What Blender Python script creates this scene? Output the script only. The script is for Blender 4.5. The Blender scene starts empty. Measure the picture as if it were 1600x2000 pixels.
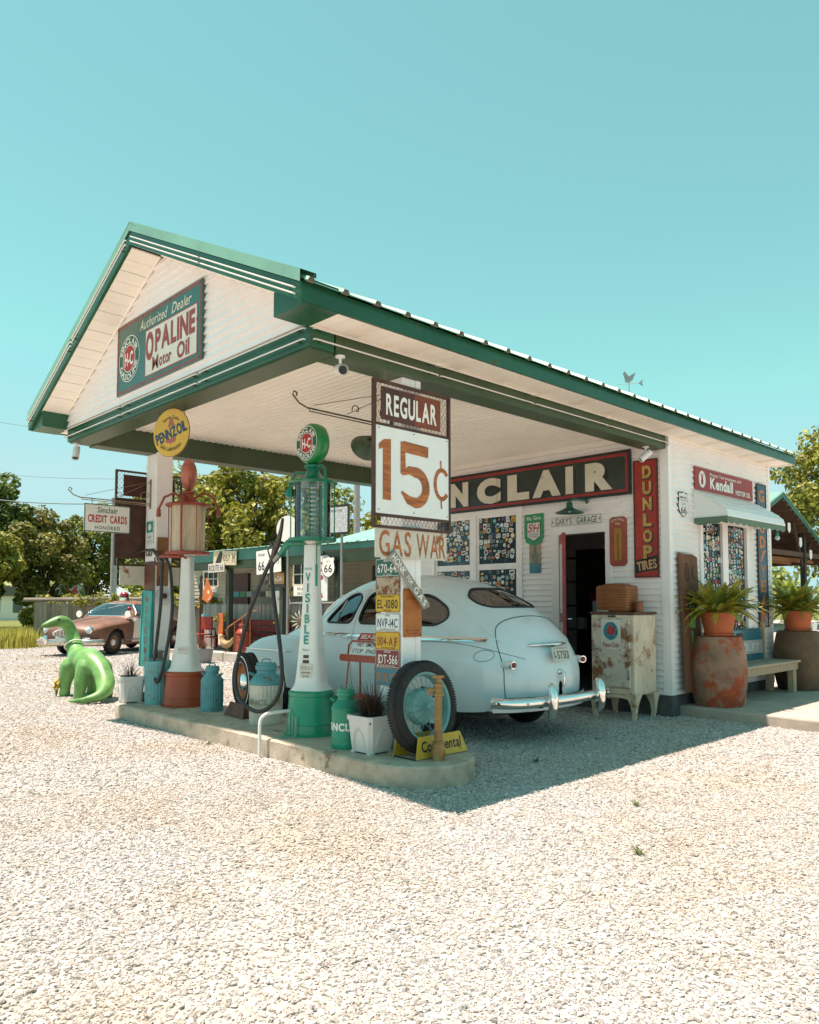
import bpy, bmesh, math, random
from mathutils import Vector, Matrix, Euler
R = math.radians
sin, cos, pi = math.sin, math.cos, math.pi
random.seed(7)
S = bpy.context.scene
COL = S.collection

# ------------------------------------------------------------------ camera
cam = bpy.data.cameras.new('camera')
cam.sensor_fit = 'VERTICAL'; cam.sensor_height = 24.0
cam.lens = 1499.86 / 2000 * 24.0
cam.shift_y = 94.7 / 2000
cam.clip_start = 0.05; cam.clip_end = 2000
cam_ob = bpy.data.objects.new('camera', cam); COL.objects.link(cam_ob)
cam_ob.location = (0, 0, 1.42)
cam_ob.rotation_euler = (pi / 2 + 0.0542, 0, 0.8036)
S.camera = cam_ob

# ------------------------------------------------------------------ sky and sun
SUN = Vector((-0.185, -0.207, 0.961)).normalized()
world = bpy.data.worlds.new('World'); S.world = world; world.use_nodes = True
wn = world.node_tree.nodes; wl = world.node_tree.links
wn.clear()
sky = wn.new('ShaderNodeTexSky'); sky.sky_type = 'NISHITA'; sky.sun_disc = False
sky.sun_elevation = math.asin(SUN.z); sky.sun_rotation = math.atan2(SUN.x, SUN.y)
sky.air_density = 1.0; sky.dust_density = 0.2; sky.ozone_density = 1.0
tint = wn.new('ShaderNodeMix'); tint.data_type = 'RGBA'; tint.blend_type = 'MULTIPLY'
tint.inputs['Factor'].default_value = 1.0
tint.inputs['B'].default_value = (1.0, 1.48, .91, 1)
wl.new(sky.outputs[0], tint.inputs['A'])
cap = wn.new('ShaderNodeMix'); cap.data_type = 'RGBA'; cap.blend_type = 'DARKEN'; cap.inputs['Factor'].default_value = 1.0
cap.inputs['B'].default_value = (3.3, 4.75, 4.9, 1)
wl.new(tint.outputs['Result'], cap.inputs['A'])
even = wn.new('ShaderNodeMix'); even.data_type = 'RGBA'       # hazy summer air: evens the blue towards one turquoise
even.inputs['Factor'].default_value = 0.3
even.inputs['B'].default_value = (1.5, 3.4, 3.45, 1)
wl.new(cap.outputs['Result'], even.inputs['A'])
bg = wn.new('ShaderNodeBackground'); bg.inputs['Strength'].default_value = 0.082
wout = wn.new('ShaderNodeOutputWorld')
wl.new(even.outputs['Result'], bg.inputs['Color']); wl.new(bg.outputs[0], wout.inputs['Surface'])

sl = bpy.data.lights.new('sun', 'SUN'); sl.energy = 4.4; sl.angle = R(0.55); sl.color = (1.0, 0.81, 0.72)
so = bpy.data.objects.new('sun', sl); COL.objects.link(so)
so.rotation_euler = SUN.to_track_quat('Z', 'Y').to_euler(); so.location = (-6, -6, 30)

S.view_settings.view_transform = 'Standard'; S.view_settings.look = 'None'
S.view_settings.exposure = 1.22; S.view_settings.gamma = 1.0
S.render.engine = 'CYCLES'
S.cycles.max_bounces = 6; S.cycles.transparent_max_bounces = 12
S.cycles.diffuse_bounces = 4; S.cycles.glossy_bounces = 3; S.cycles.transmission_bounces = 6
S.cycles.caustics_reflective = False; S.cycles.caustics_refractive = False

# ------------------------------------------------------------------ materials
MATS = {}
def M(name, c, r=.55, m=0., var=.12, sc=5., bump=0., bsc=60., rust=0., rc=(.16, .055, .02), coat=0., emit=0., rsc=3., spec=.5, streak=0.):
    """principled material: colour with noise variation, optional rust / dirt patches, fine bump"""
    if name in MATS: return MATS[name]
    mt = bpy.data.materials.new(name); mt.use_nodes = True; MATS[name] = mt
    n = mt.node_tree.nodes; l = mt.node_tree.links
    p = n['Principled BSDF']
    p.inputs['Roughness'].default_value = r; p.inputs['Metallic'].default_value = m
    p.inputs['Specular IOR Level'].default_value = spec
    if coat: p.inputs['Coat Weight'].default_value = coat; p.inputs['Coat Roughness'].default_value = .12
    col4 = (*c, 1)
    p.inputs['Base Color'].default_value = col4
    if not (var or rust or bump): return mt
    tc = n.new('ShaderNodeTexCoord')
    src = None
    if var:
        nz = n.new('ShaderNodeTexNoise'); nz.inputs['Scale'].default_value = sc; nz.inputs['Detail'].default_value = 6
        nz.inputs['Roughness'].default_value = .65
        vec = tc.outputs['Object']
        if streak:
            mp = n.new('ShaderNodeMapping'); mp.inputs['Scale'].default_value = (streak, streak, 1) ; l.new(vec, mp.inputs[0]); vec = mp.outputs[0]
        l.new(vec, nz.inputs['Vector'])
        rp = n.new('ShaderNodeValToRGB')
        rp.color_ramp.elements[0].position = .3; rp.color_ramp.elements[1].position = .7
        lo = tuple(max(0, x * (1 - var * 1.3)) for x in c); hi = tuple(min(1, x * (1 + var)) for x in c)
        rp.color_ramp.elements[0].color = (*lo, 1); rp.color_ramp.elements[1].color = (*hi, 1)
        l.new(nz.outputs[0], rp.inputs[0]); src = rp.outputs[0]
    if rust:
        nr = n.new('ShaderNodeTexNoise'); nr.inputs['Scale'].default_value = rsc; nr.inputs['Detail'].default_value = 9
        nr.inputs['Roughness'].default_value = .7
        l.new(tc.outputs['Object'], nr.inputs['Vector'])
        rr = n.new('ShaderNodeValToRGB'); e = rr.color_ramp.elements
        e[0].position = max(0.02, .68 - rust * .38); e[1].position = e[0].position + .09
        e[0].color = (0, 0, 0, 1); e[1].color = (1, 1, 1, 1)
        l.new(nr.outputs[0], rr.inputs[0])
        n2 = n.new('ShaderNodeTexNoise'); n2.inputs['Scale'].default_value = rsc * 5; n2.inputs['Detail'].default_value = 5
        l.new(tc.outputs['Object'], n2.inputs['Vector'])
        r2 = n.new('ShaderNodeValToRGB')
        r2.color_ramp.elements[0].color = (*[x * .5 for x in rc], 1); r2.color_ramp.elements[1].color = (*[min(1, x * 1.7) for x in rc], 1)
        l.new(n2.outputs[0], r2.inputs[0])
        mx = n.new('ShaderNodeMix'); mx.data_type = 'RGBA'
        l.new(rr.outputs[0], mx.inputs['Factor'])
        if src: l.new(src, mx.inputs['A'])
        else: mx.inputs['A'].default_value = col4
        l.new(r2.outputs[0], mx.inputs['B']); src = mx.outputs['Result']
        mr = n.new('ShaderNodeMapRange'); mr.inputs['To Min'].default_value = r; mr.inputs['To Max'].default_value = .85
        l.new(rr.outputs[0], mr.inputs['Value']); l.new(mr.outputs[0], p.inputs['Roughness'])
        if m:
            mm = n.new('ShaderNodeMapRange'); mm.inputs['To Min'].default_value = m; mm.inputs['To Max'].default_value = 0
            l.new(rr.outputs[0], mm.inputs['Value']); l.new(mm.outputs[0], p.inputs['Metallic'])
    if src: l.new(src, p.inputs['Base Color'])
    if bump:
        nb = n.new('ShaderNodeTexNoise'); nb.inputs['Scale'].default_value = bsc; nb.inputs['Detail'].default_value = 5
        l.new(tc.outputs['Object'], nb.inputs['Vector'])
        b = n.new('ShaderNodeBump'); b.inputs['Strength'].default_value = bump; b.inputs['Distance'].default_value = .01
        l.new(nb.outputs[0], b.inputs['Height']); l.new(b.outputs[0], p.inputs['Normal'])
    return mt

def wood(name, a, b, sc=(2, 2, 30), r=.8, bump=.3):
    """wood with grain running along one local axis (the axis with the small scale)"""
    if name in MATS: return MATS[name]
    mt = bpy.data.materials.new(name); mt.use_nodes = True; MATS[name] = mt
    n = mt.node_tree.nodes; l = mt.node_tree.links; p = n['Principled BSDF']; p.inputs['Roughness'].default_value = r
    tc = n.new('ShaderNodeTexCoord'); mp = n.new('ShaderNodeMapping'); mp.inputs['Scale'].default_value = sc
    oi = n.new('ShaderNodeObjectInfo'); ad = n.new('ShaderNodeVectorMath'); ad.operation = 'ADD'
    cx = n.new('ShaderNodeCombineXYZ'); ml = n.new('ShaderNodeMath'); ml.operation = 'MULTIPLY'; ml.inputs[1].default_value = 37
    l.new(oi.outputs['Random'], ml.inputs[0])
    for i in range(3): l.new(ml.outputs[0], cx.inputs[i])
    l.new(tc.outputs['Object'], mp.inputs[0]); l.new(mp.outputs[0], ad.inputs[0]); l.new(cx.outputs[0], ad.inputs[1])
    nz = n.new('ShaderNodeTexNoise'); nz.inputs['Scale'].default_value = 1.; nz.inputs['Detail'].default_value = 8; nz.inputs['Roughness'].default_value = .7
    l.new(ad.outputs[0], nz.inputs['Vector'])
    rp = n.new('ShaderNodeValToRGB'); rp.color_ramp.elements[0].position = .3; rp.color_ramp.elements[1].position = .72
    rp.color_ramp.elements[0].color = (*a, 1); rp.color_ramp.elements[1].color = (*b, 1)
    l.new(nz.outputs[0], rp.inputs[0])
    hs = n.new('ShaderNodeHueSaturation'); mr = n.new('ShaderNodeMapRange'); mr.inputs['To Min'].default_value = .75; mr.inputs['To Max'].default_value = 1.2
    l.new(oi.outputs['Random'], mr.inputs['Value']); l.new(mr.outputs[0], hs.inputs['Value']); l.new(rp.outputs[0], hs.inputs['Color'])
    l.new(hs.outputs[0], p.inputs['Base Color'])
    if bump:
        bb = n.new('ShaderNodeBump'); bb.inputs['Strength'].default_value = bump; bb.inputs['Distance'].default_value = .01
        l.new(nz.outputs[0], bb.inputs['Height']); l.new(bb.outputs[0], p.inputs['Normal'])
    return mt

def glass(name, c=(.9, .95, .95), r=.02, alpha=.25):
    """thin glazing: part clear, part mirror, as a pane or a cylinder wall shows"""
    if name in MATS: return MATS[name]
    mt = bpy.data.materials.new(name); mt.use_nodes = True; MATS[name] = mt
    n = mt.node_tree.nodes; l = mt.node_tree.links; n.clear()
    o = n.new('ShaderNodeOutputMaterial'); t = n.new('ShaderNodeBsdfTransparent'); t.inputs[0].default_value = (*c, 1)
    g = n.new('ShaderNodeBsdfGlossy'); g.inputs['Roughness'].default_value = r; g.inputs[0].default_value = (.9, .95, 1, 1)
    f = n.new('ShaderNodeFresnel'); f.inputs[0].default_value = 1.5
    ad = n.new('ShaderNodeMath'); ad.operation = 'ADD' if alpha > .1 else 'MULTIPLY'; ad.use_clamp = True; ad.inputs[1].default_value = alpha * .35 if alpha > .1 else .3
    mx = n.new('ShaderNodeMixShader'); l.new(f.outputs[0], ad.inputs[0]); l.new(ad.outputs[0], mx.inputs[0])
    l.new(t.outputs[0], mx.inputs[1]); l.new(g.outputs[0], mx.inputs[2]); l.new(mx.outputs[0], o.inputs[0])
    return mt

# palette
WHITE = M('white_vinyl', (.88, .84, .825), .5, var=.05, sc=1.6, rust=.13, rc=(.60, .54, .46), rsc=1.3)
TRIMW = M('white_trim', (.88, .845, .83), .5, var=.05, sc=2)
CREAM = M('cream_metal', (.90, .835, .745), .45, var=.06, sc=1.0)
FASCIA = M('green_fascia', (.013, .08, .036), .27, var=.25, sc=1.5, rust=.12, rc=(.07, .06, .02))
OLIVE = M('dark_green_beam', (.045, .075, .03), .4, var=.2, sc=2)
ROOFG = M('roof_green', (.17, .36, .27), .45, m=.0, var=.15, sc=1.5)
NEON = M('white_tube_glass', (.66, .64, .60), .2, var=0)
BRONZE = M('old_bronze_iron', (.10, .075, .04), .5, m=.4, var=.4, sc=15)
RUSTB = M('brown_iron', (.075, .032, .02), .65, var=.35, sc=6)
BLACK = M('black_paint', (.012, .012, .013), .5, var=0)
DARK = M('dark_void', (.012, .011, .010), .9, var=0)
CHROME = M('chrome', (.82, .82, .80), .08, m=1., var=.06, sc=6)
GREYM = M('grey_metal', (.33, .33, .32), .4, m=.7, var=.2)
CONC = M('concrete', (.46, .39, .30), .9, var=.25, sc=5, bump=.5, bsc=60, rust=.34, rc=(.17, .125, .08), rsc=4.2)
RUBBER = M('rubber', (.016, .015, .015), .75, var=.35, sc=14, bump=.2)
PAINTW = M('white_paint', (.78, .77, .73), .4, var=.05, sc=4, rust=.06, rc=(.2, .1, .04), rsc=5)
INKG = M('ink_green', (.01, .10, .055), .5, var=0)
INKR = M('ink_red', (.42, .018, .015), .5, var=.1)
INKW = M('ink_white', (.80, .78, .72), .5, var=.04)
INKC = M('ink_cream', (.72, .66, .52), .5, var=.12, sc=20)
INKK = M('ink_black', (.014, .014, .016), .5, var=0)
INKB = M('ink_navy', (.012, .05, .10), .5, var=.1)
INKO = M('ink_orange', (.55, .17, .02), .5, var=.2, sc=12)
INKT = M('ink_teal', (.02, .28, .22), .5, var=.15)
BRUSH = M('brushed_orange', (.42, .13, .035), .6, var=.55, sc=26, streak=.12)
GLASS = glass('clear_glass', (.97, .99, .99), .02, .12)
CARGLASS = glass('car_glass', (.38, .45, .46), .03, .35)
FOLI = {}

# ------------------------------------------------------------------ mesh builder
class MB:
    def __init__(s): s.v = []; s.f = []; s.m = []; s.mi = 0
    def add(s, vs, fs):
        o = len(s.v); s.v.extend([tuple(v) for v in vs]); s.f.extend([tuple(i + o for i in f) for f in fs]); s.m.extend([s.mi] * len(fs)); return s
    def box(s, c, d, rot=None):
        x, y, z = [a / 2 for a in d]
        vs = [Vector((sx * x, sy * y, sz * z)) for sz in (-1, 1) for sy in (-1, 1) for sx in (-1, 1)]
        if rot is not None:
            m = Euler(rot).to_matrix() if not isinstance(rot, Matrix) else rot
            vs = [m @ v for v in vs]
        c = Vector(c); vs = [v + c for v in vs]
        return s.add(vs, [(0, 2, 3, 1), (4, 5, 7, 6), (0, 1, 5, 4), (2, 6, 7, 3), (0, 4, 6, 2), (1, 3, 7, 5)])
    def b2(s, a, b):
        return s.box([(p + q) / 2 for p, q in zip(a, b)], [abs(q - p) for p, q in zip(a, b)])
    def lathe(s, prof, n=24, c=(0, 0, 0), ax=None, flute=0, fd=0., a0=0., a1=2 * pi):
        """prof: (radius, height) pairs about +Z (or the axis matrix ax), closed at ends with r = 0"""
        full = abs(a1 - a0 - 2 * pi) < 1e-6
        k = n if full else n + 1
        vs = []
        for r, z in prof:
            for i in range(k):
                a = a0 + (a1 - a0) * i / n
                rr = r * (1 + (fd if (flute and i % 2) else 0))
                vs.append(Vector((rr * cos(a), rr * sin(a), z)))
        if ax is not None: vs = [ax @ v for v in vs]
        c = Vector(c); vs = [v + c for v in vs]
        fs = []
        for j in range(len(prof) - 1):
            for i in range(n):
                i2 = (i + 1) % k
                fs.append((j * k + i, j * k + i2, (j + 1) * k + i2, (j + 1) * k + i))
        return s.add(vs, fs)
    def cyl(s, p0, p1, r0, r1=None, n=10, cap=True):
        if r1 is None: r1 = r0
        p0 = Vector(p0); p1 = Vector(p1); d = p1 - p0
        q = d.to_track_quat('Z', 'Y').to_matrix(); h = d.length
        pr = [(r0, 0), (r1, h)]
        if cap: pr = [(0.0001, 0)] + pr + [(0.0001, h)]
        return s.lathe(pr, n, p0, q)
    def tube(s, pts, r, n=8, closed=False, cap=True, flat=1.0):
        pts = [Vector(p) for p in pts]
        k = len(pts); rs = r if isinstance(r, (list, tuple)) else [r] * k
        vs = []; up = None
        for i, p in enumerate(pts):
            if closed: t = pts[(i + 1) % k] - pts[i - 1]
            else: t = pts[min(i + 1, k - 1)] - pts[max(i - 1, 0)]
            t.normalize()
            if up is None: up = t.orthogonal().normalized() if abs(t.z) > .9 else (Vector((0, 0, 1)) - t * t.z).normalized()
            else:
                up = up - t * up.dot(t)
                up = up.normalized() if up.length > 1e-6 else t.orthogonal().normalized()
            sd = t.cross(up)
            for j in range(n):
                a = 2 * pi * j / n
                vs.append(p + (up * cos(a) * flat + sd * sin(a)) * rs[i])
        fs = []
        for i in range(k if closed else k - 1):
            i2 = (i + 1) % k
            for j in range(n):
                j2 = (j + 1) % n
                fs.append((i * n + j, i2 * n + j, i2 * n + j2, i * n + j2))
        if cap and not closed: fs += [tuple(range(n)), tuple(range((k - 1) * n, k * n))[::-1]]
        return s.add(vs, fs)
    def prism(s, poly, t, at=0., plane='xz'):
        """polygon in a plane, given thickness; 'xz' thickens along y from at to at+t"""
        n = len(poly)
        def p3(u, v, w): return {'xz': (u, w, v), 'xy': (u, v, w), 'yz': (w, u, v)}[plane]
        vs = [p3(u, v, at) for u, v in poly] + [p3(u, v, at + t) for u, v in poly]
        fs = [tuple(range(n)), tuple(range(n, 2 * n))[::-1]]
        fs += [(i, i + n, (i + 1) % n + n, (i + 1) % n) for i in range(n)]
        return s.add(vs, fs)
    def grid(s, rows, close=False):
        """rows of points (all of one length) skinned"""
        k = len(rows[0]); vs = [p for r in rows for p in r]; fs = []
        for i in range(len(rows) - 1):
            for j in range(k if close else k - 1):
                j2 = (j + 1) % k
                fs.append((i * k + j, i * k + j2, (i + 1) * k + j2, (i + 1) * k + j))
        return s.add(vs, fs)
    def ball(s, c, r, n=12, sc=(1, 1, 1)):
        rows = []
        c = Vector(c)
        for i in range(n // 2 + 1):
            a = -pi / 2 + pi * i / (n // 2)
            rows.append([c + Vector((cos(a) * cos(2 * pi * j / n) * r * sc[0], cos(a) * sin(2 * pi * j / n) * r * sc[1], sin(a) * r * sc[2])) for j in range(n)])
        return s.grid(rows, True)
    def ring(s, c, rad, r, n=32, k=8, ax=None, flat=1.0):
        c = Vector(c)
        pts = [Vector((rad * cos(2 * pi * i / n), rad * sin(2 * pi * i / n), 0)) for i in range(n)]
        if ax is not None: pts = [ax @ p for p in pts]
        return s.tube([p + c for p in pts], r, k, True, flat=flat)
    def mat(s, i): s.mi = i; return s
    def mesh(s, name):
        me = bpy.data.meshes.new(name); me.from_pydata(s.v, [], s.f); me.validate()
        if any(s.m) and len(me.polygons) == len(s.m): me.polygons.foreach_set('material_index', s.m)
        me.update(); return me

def link(o, parent=None):
    COL.objects.link(o)
    if parent is not None: o.parent = parent
    return o
def obj(name, mb, mats, parent=None, smooth=None, loc=None, rot=None, fix=True, bevel=0.):
    me = mb.mesh(name) if isinstance(mb, MB) else mb
    if isinstance(mb, MB):
        for m in (mats if isinstance(mats, (list, tuple)) else [mats]): me.materials.append(m)
        if fix:
            bm = bmesh.new(); bm.from_mesh(me); bmesh.ops.remove_doubles(bm, verts=bm.verts, dist=1e-5)
            bmesh.ops.recalc_face_normals(bm, faces=bm.faces); bm.to_mesh(me); bm.free()
        if smooth: sharpen(me, smooth)
    o = bpy.data.objects.new(name, me)
    if loc is not None: o.location = loc
    if rot is not None: o.rotation_euler = rot
    if bevel:
        b = o.modifiers.new('bevel', 'BEVEL'); b.width = bevel; b.segments = 2; b.limit_method = 'ANGLE'; b.angle_limit = R(40)
    return link(o, parent)
def sharpen(me, ang=35):
    me.polygons.foreach_set('use_smooth', [True] * len(me.polygons))
    bm = bmesh.new(); bm.from_mesh(me); lim = R(ang)
    for e in bm.edges:
        if len(e.link_faces) == 2: e.smooth = e.calc_face_angle(0) < lim
    bm.to_mesh(me); bm.free()
def tag(o, label, cat, group=None, kind=None):
    if label: o['label'] = label
    if cat: o['category'] = cat
    if group: o['group'] = group
    if kind: o['kind'] = kind
    return o
def thing(name, label, cat, loc=(0, 0, 0), rz=0., group=None, rot=None):
    o = bpy.data.objects.new(name, None); o.empty_display_size = .1
    o.location = loc; o.rotation_euler = rot if rot else (0, 0, rz)
    COL.objects.link(o); return tag(o, label, cat, group)
def copy_tree(o, parent=None):
    c = o.copy(); COL.objects.link(c); c.parent = parent
    for ch in list(o.children): copy_tree(ch, c)
    return c

# ------------------------------------------------------------------ lettering (flat print built from the built-in font)
GLY = {}
def glyph(ch, bold=0.):
    k = (ch, round(bold, 3))
    if k in GLY: return GLY[k]
    cu = bpy.data.curves.new('glyph', 'FONT'); cu.body = ch; cu.size = 1.; cu.offset = bold; cu.resolution_u = 4
    ob = bpy.data.objects.new('glyph', cu)
    me = ob.to_mesh()
    vs = [(v.co.x, v.co.y) for v in me.vertices]; fs = [tuple(p.vertices) for p in me.polygons]
    ob.to_mesh_clear(); bpy.data.objects.remove(ob); bpy.data.curves.remove(cu)
    if vs:
        x0 = min(v[0] for v in vs); x1 = max(v[0] for v in vs)
    else: x0 = 0; x1 = .28
    GLY[k] = ([(x - x0, y) for x, y in vs], fs, x1 - x0); return GLY[k]
CAP = .729  # cap height of the built-in font at size 1
def text_shape(txt, bold=0., gap=.1):
    """-> verts, faces laid on a line, cap height 1, starting at x 0"""
    V = []; F = []; x = 0
    for ch in txt:
        if ch == ' ': x += .32; continue
        v, f, w = glyph(ch, bold); o = len(V)
        V += [((a + x), b) for a, b in v]; F += [tuple(i + o for i in q) for q in f]
        x += w + gap * .9
    x -= gap * .9
    k = 1 / CAP
    return [(a * k, b * k) for a, b in V], F, x * k
def put_text(mb, txt, cx, cz, h, w=None, bold=.0, gap=.1, shear=0., y=0., ang=0., arc=None, top=True):
    """print txt centred at (cx, cz) in the local xz plane facing -y; w squeezes it to a width"""
    V, F, W = text_shape(txt, bold, gap)
    if not V: return
    sx = (w / W) if w else h
    out = []
    for a, b in V:
        X = (a - W / 2) * sx; Z = (b - .5) * h
        X += shear * Z
        if arc:
            rad = arc
            if top: t = X / rad; q = rad + Z; X, Z = q * sin(t), q * cos(t)
            else: t = X / rad; q = rad - Z; X, Z = q * sin(t), -q * cos(t)
        if ang: X, Z = X * cos(ang) - Z * sin(ang), X * sin(ang) + Z * cos(ang)
        out.append((cx + X, y, cz + Z))
    mb.add(out, F)
def letters(parent, mat, items, y, name='lettering'):
    mb = MB()
    for it in items:
        a = it[:4]; k = it[4] if len(it) > 4 else {}
        put_text(mb, *a, y=y, **k)
    return obj(name, mb, mat, parent, fix=False)
def rrect(w, h, r, n=5, cx=0, cz=0):
    P = []
    for (sx, sz, a0) in ((1, 1, 0), (-1, 1, 90), (-1, -1, 180), (1, -1, 270)):
        for i in range(n + 1):
            a = R(a0 + 90 * i / n); P.append((cx + sx * (w / 2 - r) + r * cos(a), cz + sz * (h / 2 - r) + r * sin(a)))
    return P
def circ(r, n=32, cx=0, cz=0, e=1.): return [(cx + r * cos(2 * pi * i / n), cz + r * e * sin(2 * pi * i / n)) for i in range(n)]
def shield66(w, h):
    P = [(0, -.5), (.22, -.42), (.40, -.28), (.47, -.08), (.44, .12), (.40, .24), (.45, .38), (.34, .46), (.22, .42), (.10, .46), (0, .5)]
    P = P + [(-a, b) for a, b in P[-2:0:-1]]
    return [(a * w, b * h) for a, b in P]
def flat(name, poly, y, t, mat, parent):
    """a thin plate of outline poly whose front is at y (facing -y)"""
    return obj(name, MB().prism(poly, t, y, 'xz'), mat, parent)
def stroke(mb, pts, w, y, closed=False):
    """a painted line of width w along pts (x, z)"""
    pts = [Vector((p[0], 0, p[1])) for p in pts]; k = len(pts); L = []; Q = []
    for i, p in enumerate(pts):
        t = (pts[(i + 1) % k] - pts[i - 1]) if closed else pts[min(i + 1, k - 1)] - pts[max(i - 1, 0)]
        t.normalize(); n = Vector((-t.z, 0, t.x)); ww = w[i] if isinstance(w, (list, tuple)) else w
        L.append(p + n * ww / 2); Q.append(p - n * ww / 2)
    rows = [[(a.x, y, a.z), (b.x, y, b.z)] for a, b in zip(L, Q)]
    if closed: rows.append(rows[0])
    mb.grid(rows)
def arcp(cx, cz, r, a0, a1, n=20, e=1.): return [(cx + r * cos(R(a0 + (a1 - a0) * i / n)), cz + r * e * sin(R(a0 + (a1 - a0) * i / n))) for i in range(n + 1)]
FX = R(90)   # a sign turned to face +X
# ================================================================== GROUND
def ground_material():
    mt = bpy.data.materials.new('gravel_ground'); mt.use_nodes = True
    n = mt.node_tree.nodes; l = mt.node_tree.links; p = n['Principled BSDF']; p.inputs['Roughness'].default_value = .95
    tc = n.new('ShaderNodeTexCoord')
    def noise(sc, det=5, rough=.6):
        z = n.new('ShaderNodeTexNoise'); z.inputs['Scale'].default_value = sc; z.inputs['Detail'].default_value = det; z.inputs['Roughness'].default_value = rough
        l.new(tc.outputs['Object'], z.inputs['Vector']); return z
    def ramp(src, p0, c0, p1, c1):
        r = n.new('ShaderNodeValToRGB'); e = r.color_ramp.elements
        e[0].position = p0; e[1].position = p1; e[0].color = (*c0, 1); e[1].color = (*c1, 1); l.new(src, r.inputs[0]); return r
    v = n.new('ShaderNodeTexVoronoi'); v.inputs['Scale'].default_value = 34; v.inputs['Randomness'].default_value = 1
    l.new(tc.outputs['Object'], v.inputs['Vector'])
    stone = ramp(v.outputs['Color'], .1, (.38, .36, .33), .9, (.52, .50, .47))
    dirt = ramp(noise(60).outputs[0], .3, (.35, .305, .245), .75, (.45, .40, .335))
    patch = ramp(noise(.6, 6, .7).outputs[0], .47, (0, 0, 0), .62, (1, 1, 1))
    gap = ramp(v.outputs['Distance'], .28, (0, 0, 0), .62, (1, 1, 1))
    mxx = n.new('ShaderNodeMath'); mxx.operation = 'MAXIMUM'; m2 = n.new('ShaderNodeMath'); m2.operation = 'MULTIPLY'; m2.inputs[1].default_value = .9
    l.new(patch.outputs[0], m2.inputs[0]); l.new(m2.outputs[0], mxx.inputs[0])
    m3 = n.new('ShaderNodeMath'); m3.operation = 'MULTIPLY'; m3.inputs[1].default_value = .5
    l.new(gap.outputs[0], m3.inputs[0]); l.new(m3.outputs[0], mxx.inputs[1])
    mx = n.new('ShaderNodeMix'); mx.data_type = 'RGBA'
    l.new(mxx.outputs[0], mx.inputs['Factor']); l.new(stone.outputs[0], mx.inputs['A']); l.new(dirt.outputs[0], mx.inputs['B'])
    l.new(mx.outputs['Result'], p.inputs['Base Color'])
    b = n.new('ShaderNodeBump'); b.inputs['Strength'].default_value = .9; b.inputs['Distance'].default_value = .02; b.invert = True
    l.new(v.outputs['Distance'], b.inputs['Height']); l.new(b.outputs[0], p.inputs['Normal'])
    return mt
GRAVEL = ground_material()
g = MB(); g.grid([[(x, y, 0) for x in (-900, -60, -30, 0, 30, 900)] for y in (-900, -30, 0, 30, 60, 900)])
tag(obj('ground', g, GRAVEL), 'pale crushed limestone gravel lot spreading round the station', 'ground', kind='structure')

def stone_material():
    mt = bpy.data.materials.new('loose_stone'); mt.use_nodes = True
    n = mt.node_tree.nodes; l = mt.node_tree.links; p = n['Principled BSDF']; p.inputs['Roughness'].default_value = .92
    oi = n.new('ShaderNodeObjectInfo'); r = n.new('ShaderNodeValToRGB'); e = r.color_ramp.elements
    e[0].position = 0; e[0].color = (.22, .205, .19, 1); e[1].position = 1; e[1].color = (.58, .57, .555, 1)
    k = e.new(.16); k.color = (.38, .36, .335, 1); k = e.new(.5); k.color = (.45, .43, .405, 1); k = e.new(.8); k.color = (.51, .495, .475, 1)
    l.new(oi.outputs['Random'], r.inputs[0])
    tc = n.new('ShaderNodeTexCoord'); nz = n.new('ShaderNodeTexNoise'); nz.inputs['Scale'].default_value = 30; l.new(tc.outputs['Object'], nz.inputs[0])
    b = n.new('ShaderNodeBump'); b.inputs['Strength'].default_value = .3; b.inputs['Distance'].default_value = .01
    l.new(nz.outputs[0], b.inputs['Height']); l.new(b.outputs[0], p.inputs['Normal'])
    pz = n.new('ShaderNodeTexNoise'); pz.inputs['Scale'].default_value = .6; pz.inputs['Detail'].default_value = 6; pz.inputs['Roughness'].default_value = .7; l.new(oi.outputs['Location'], pz.inputs['Vector'])
    pr = n.new('ShaderNodeValToRGB'); pr.color_ramp.elements[0].position = .43; pr.color_ramp.elements[1].position = .62; pr.color_ramp.elements[0].color = (1, 1, 1, 1); pr.color_ramp.elements[1].color = (.96, .89, .79, 1); l.new(pz.outputs[0], pr.inputs[0])
    mx = n.new('ShaderNodeMix'); mx.data_type = 'RGBA'; mx.blend_type = 'MULTIPLY'; mx.inputs['Factor'].default_value = 1; l.new(r.outputs[0], mx.inputs['A']); l.new(pr.outputs[0], mx.inputs['B']); l.new(mx.outputs['Result'], p.inputs['Base Color'])
    return mt
STONE = stone_material()
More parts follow.
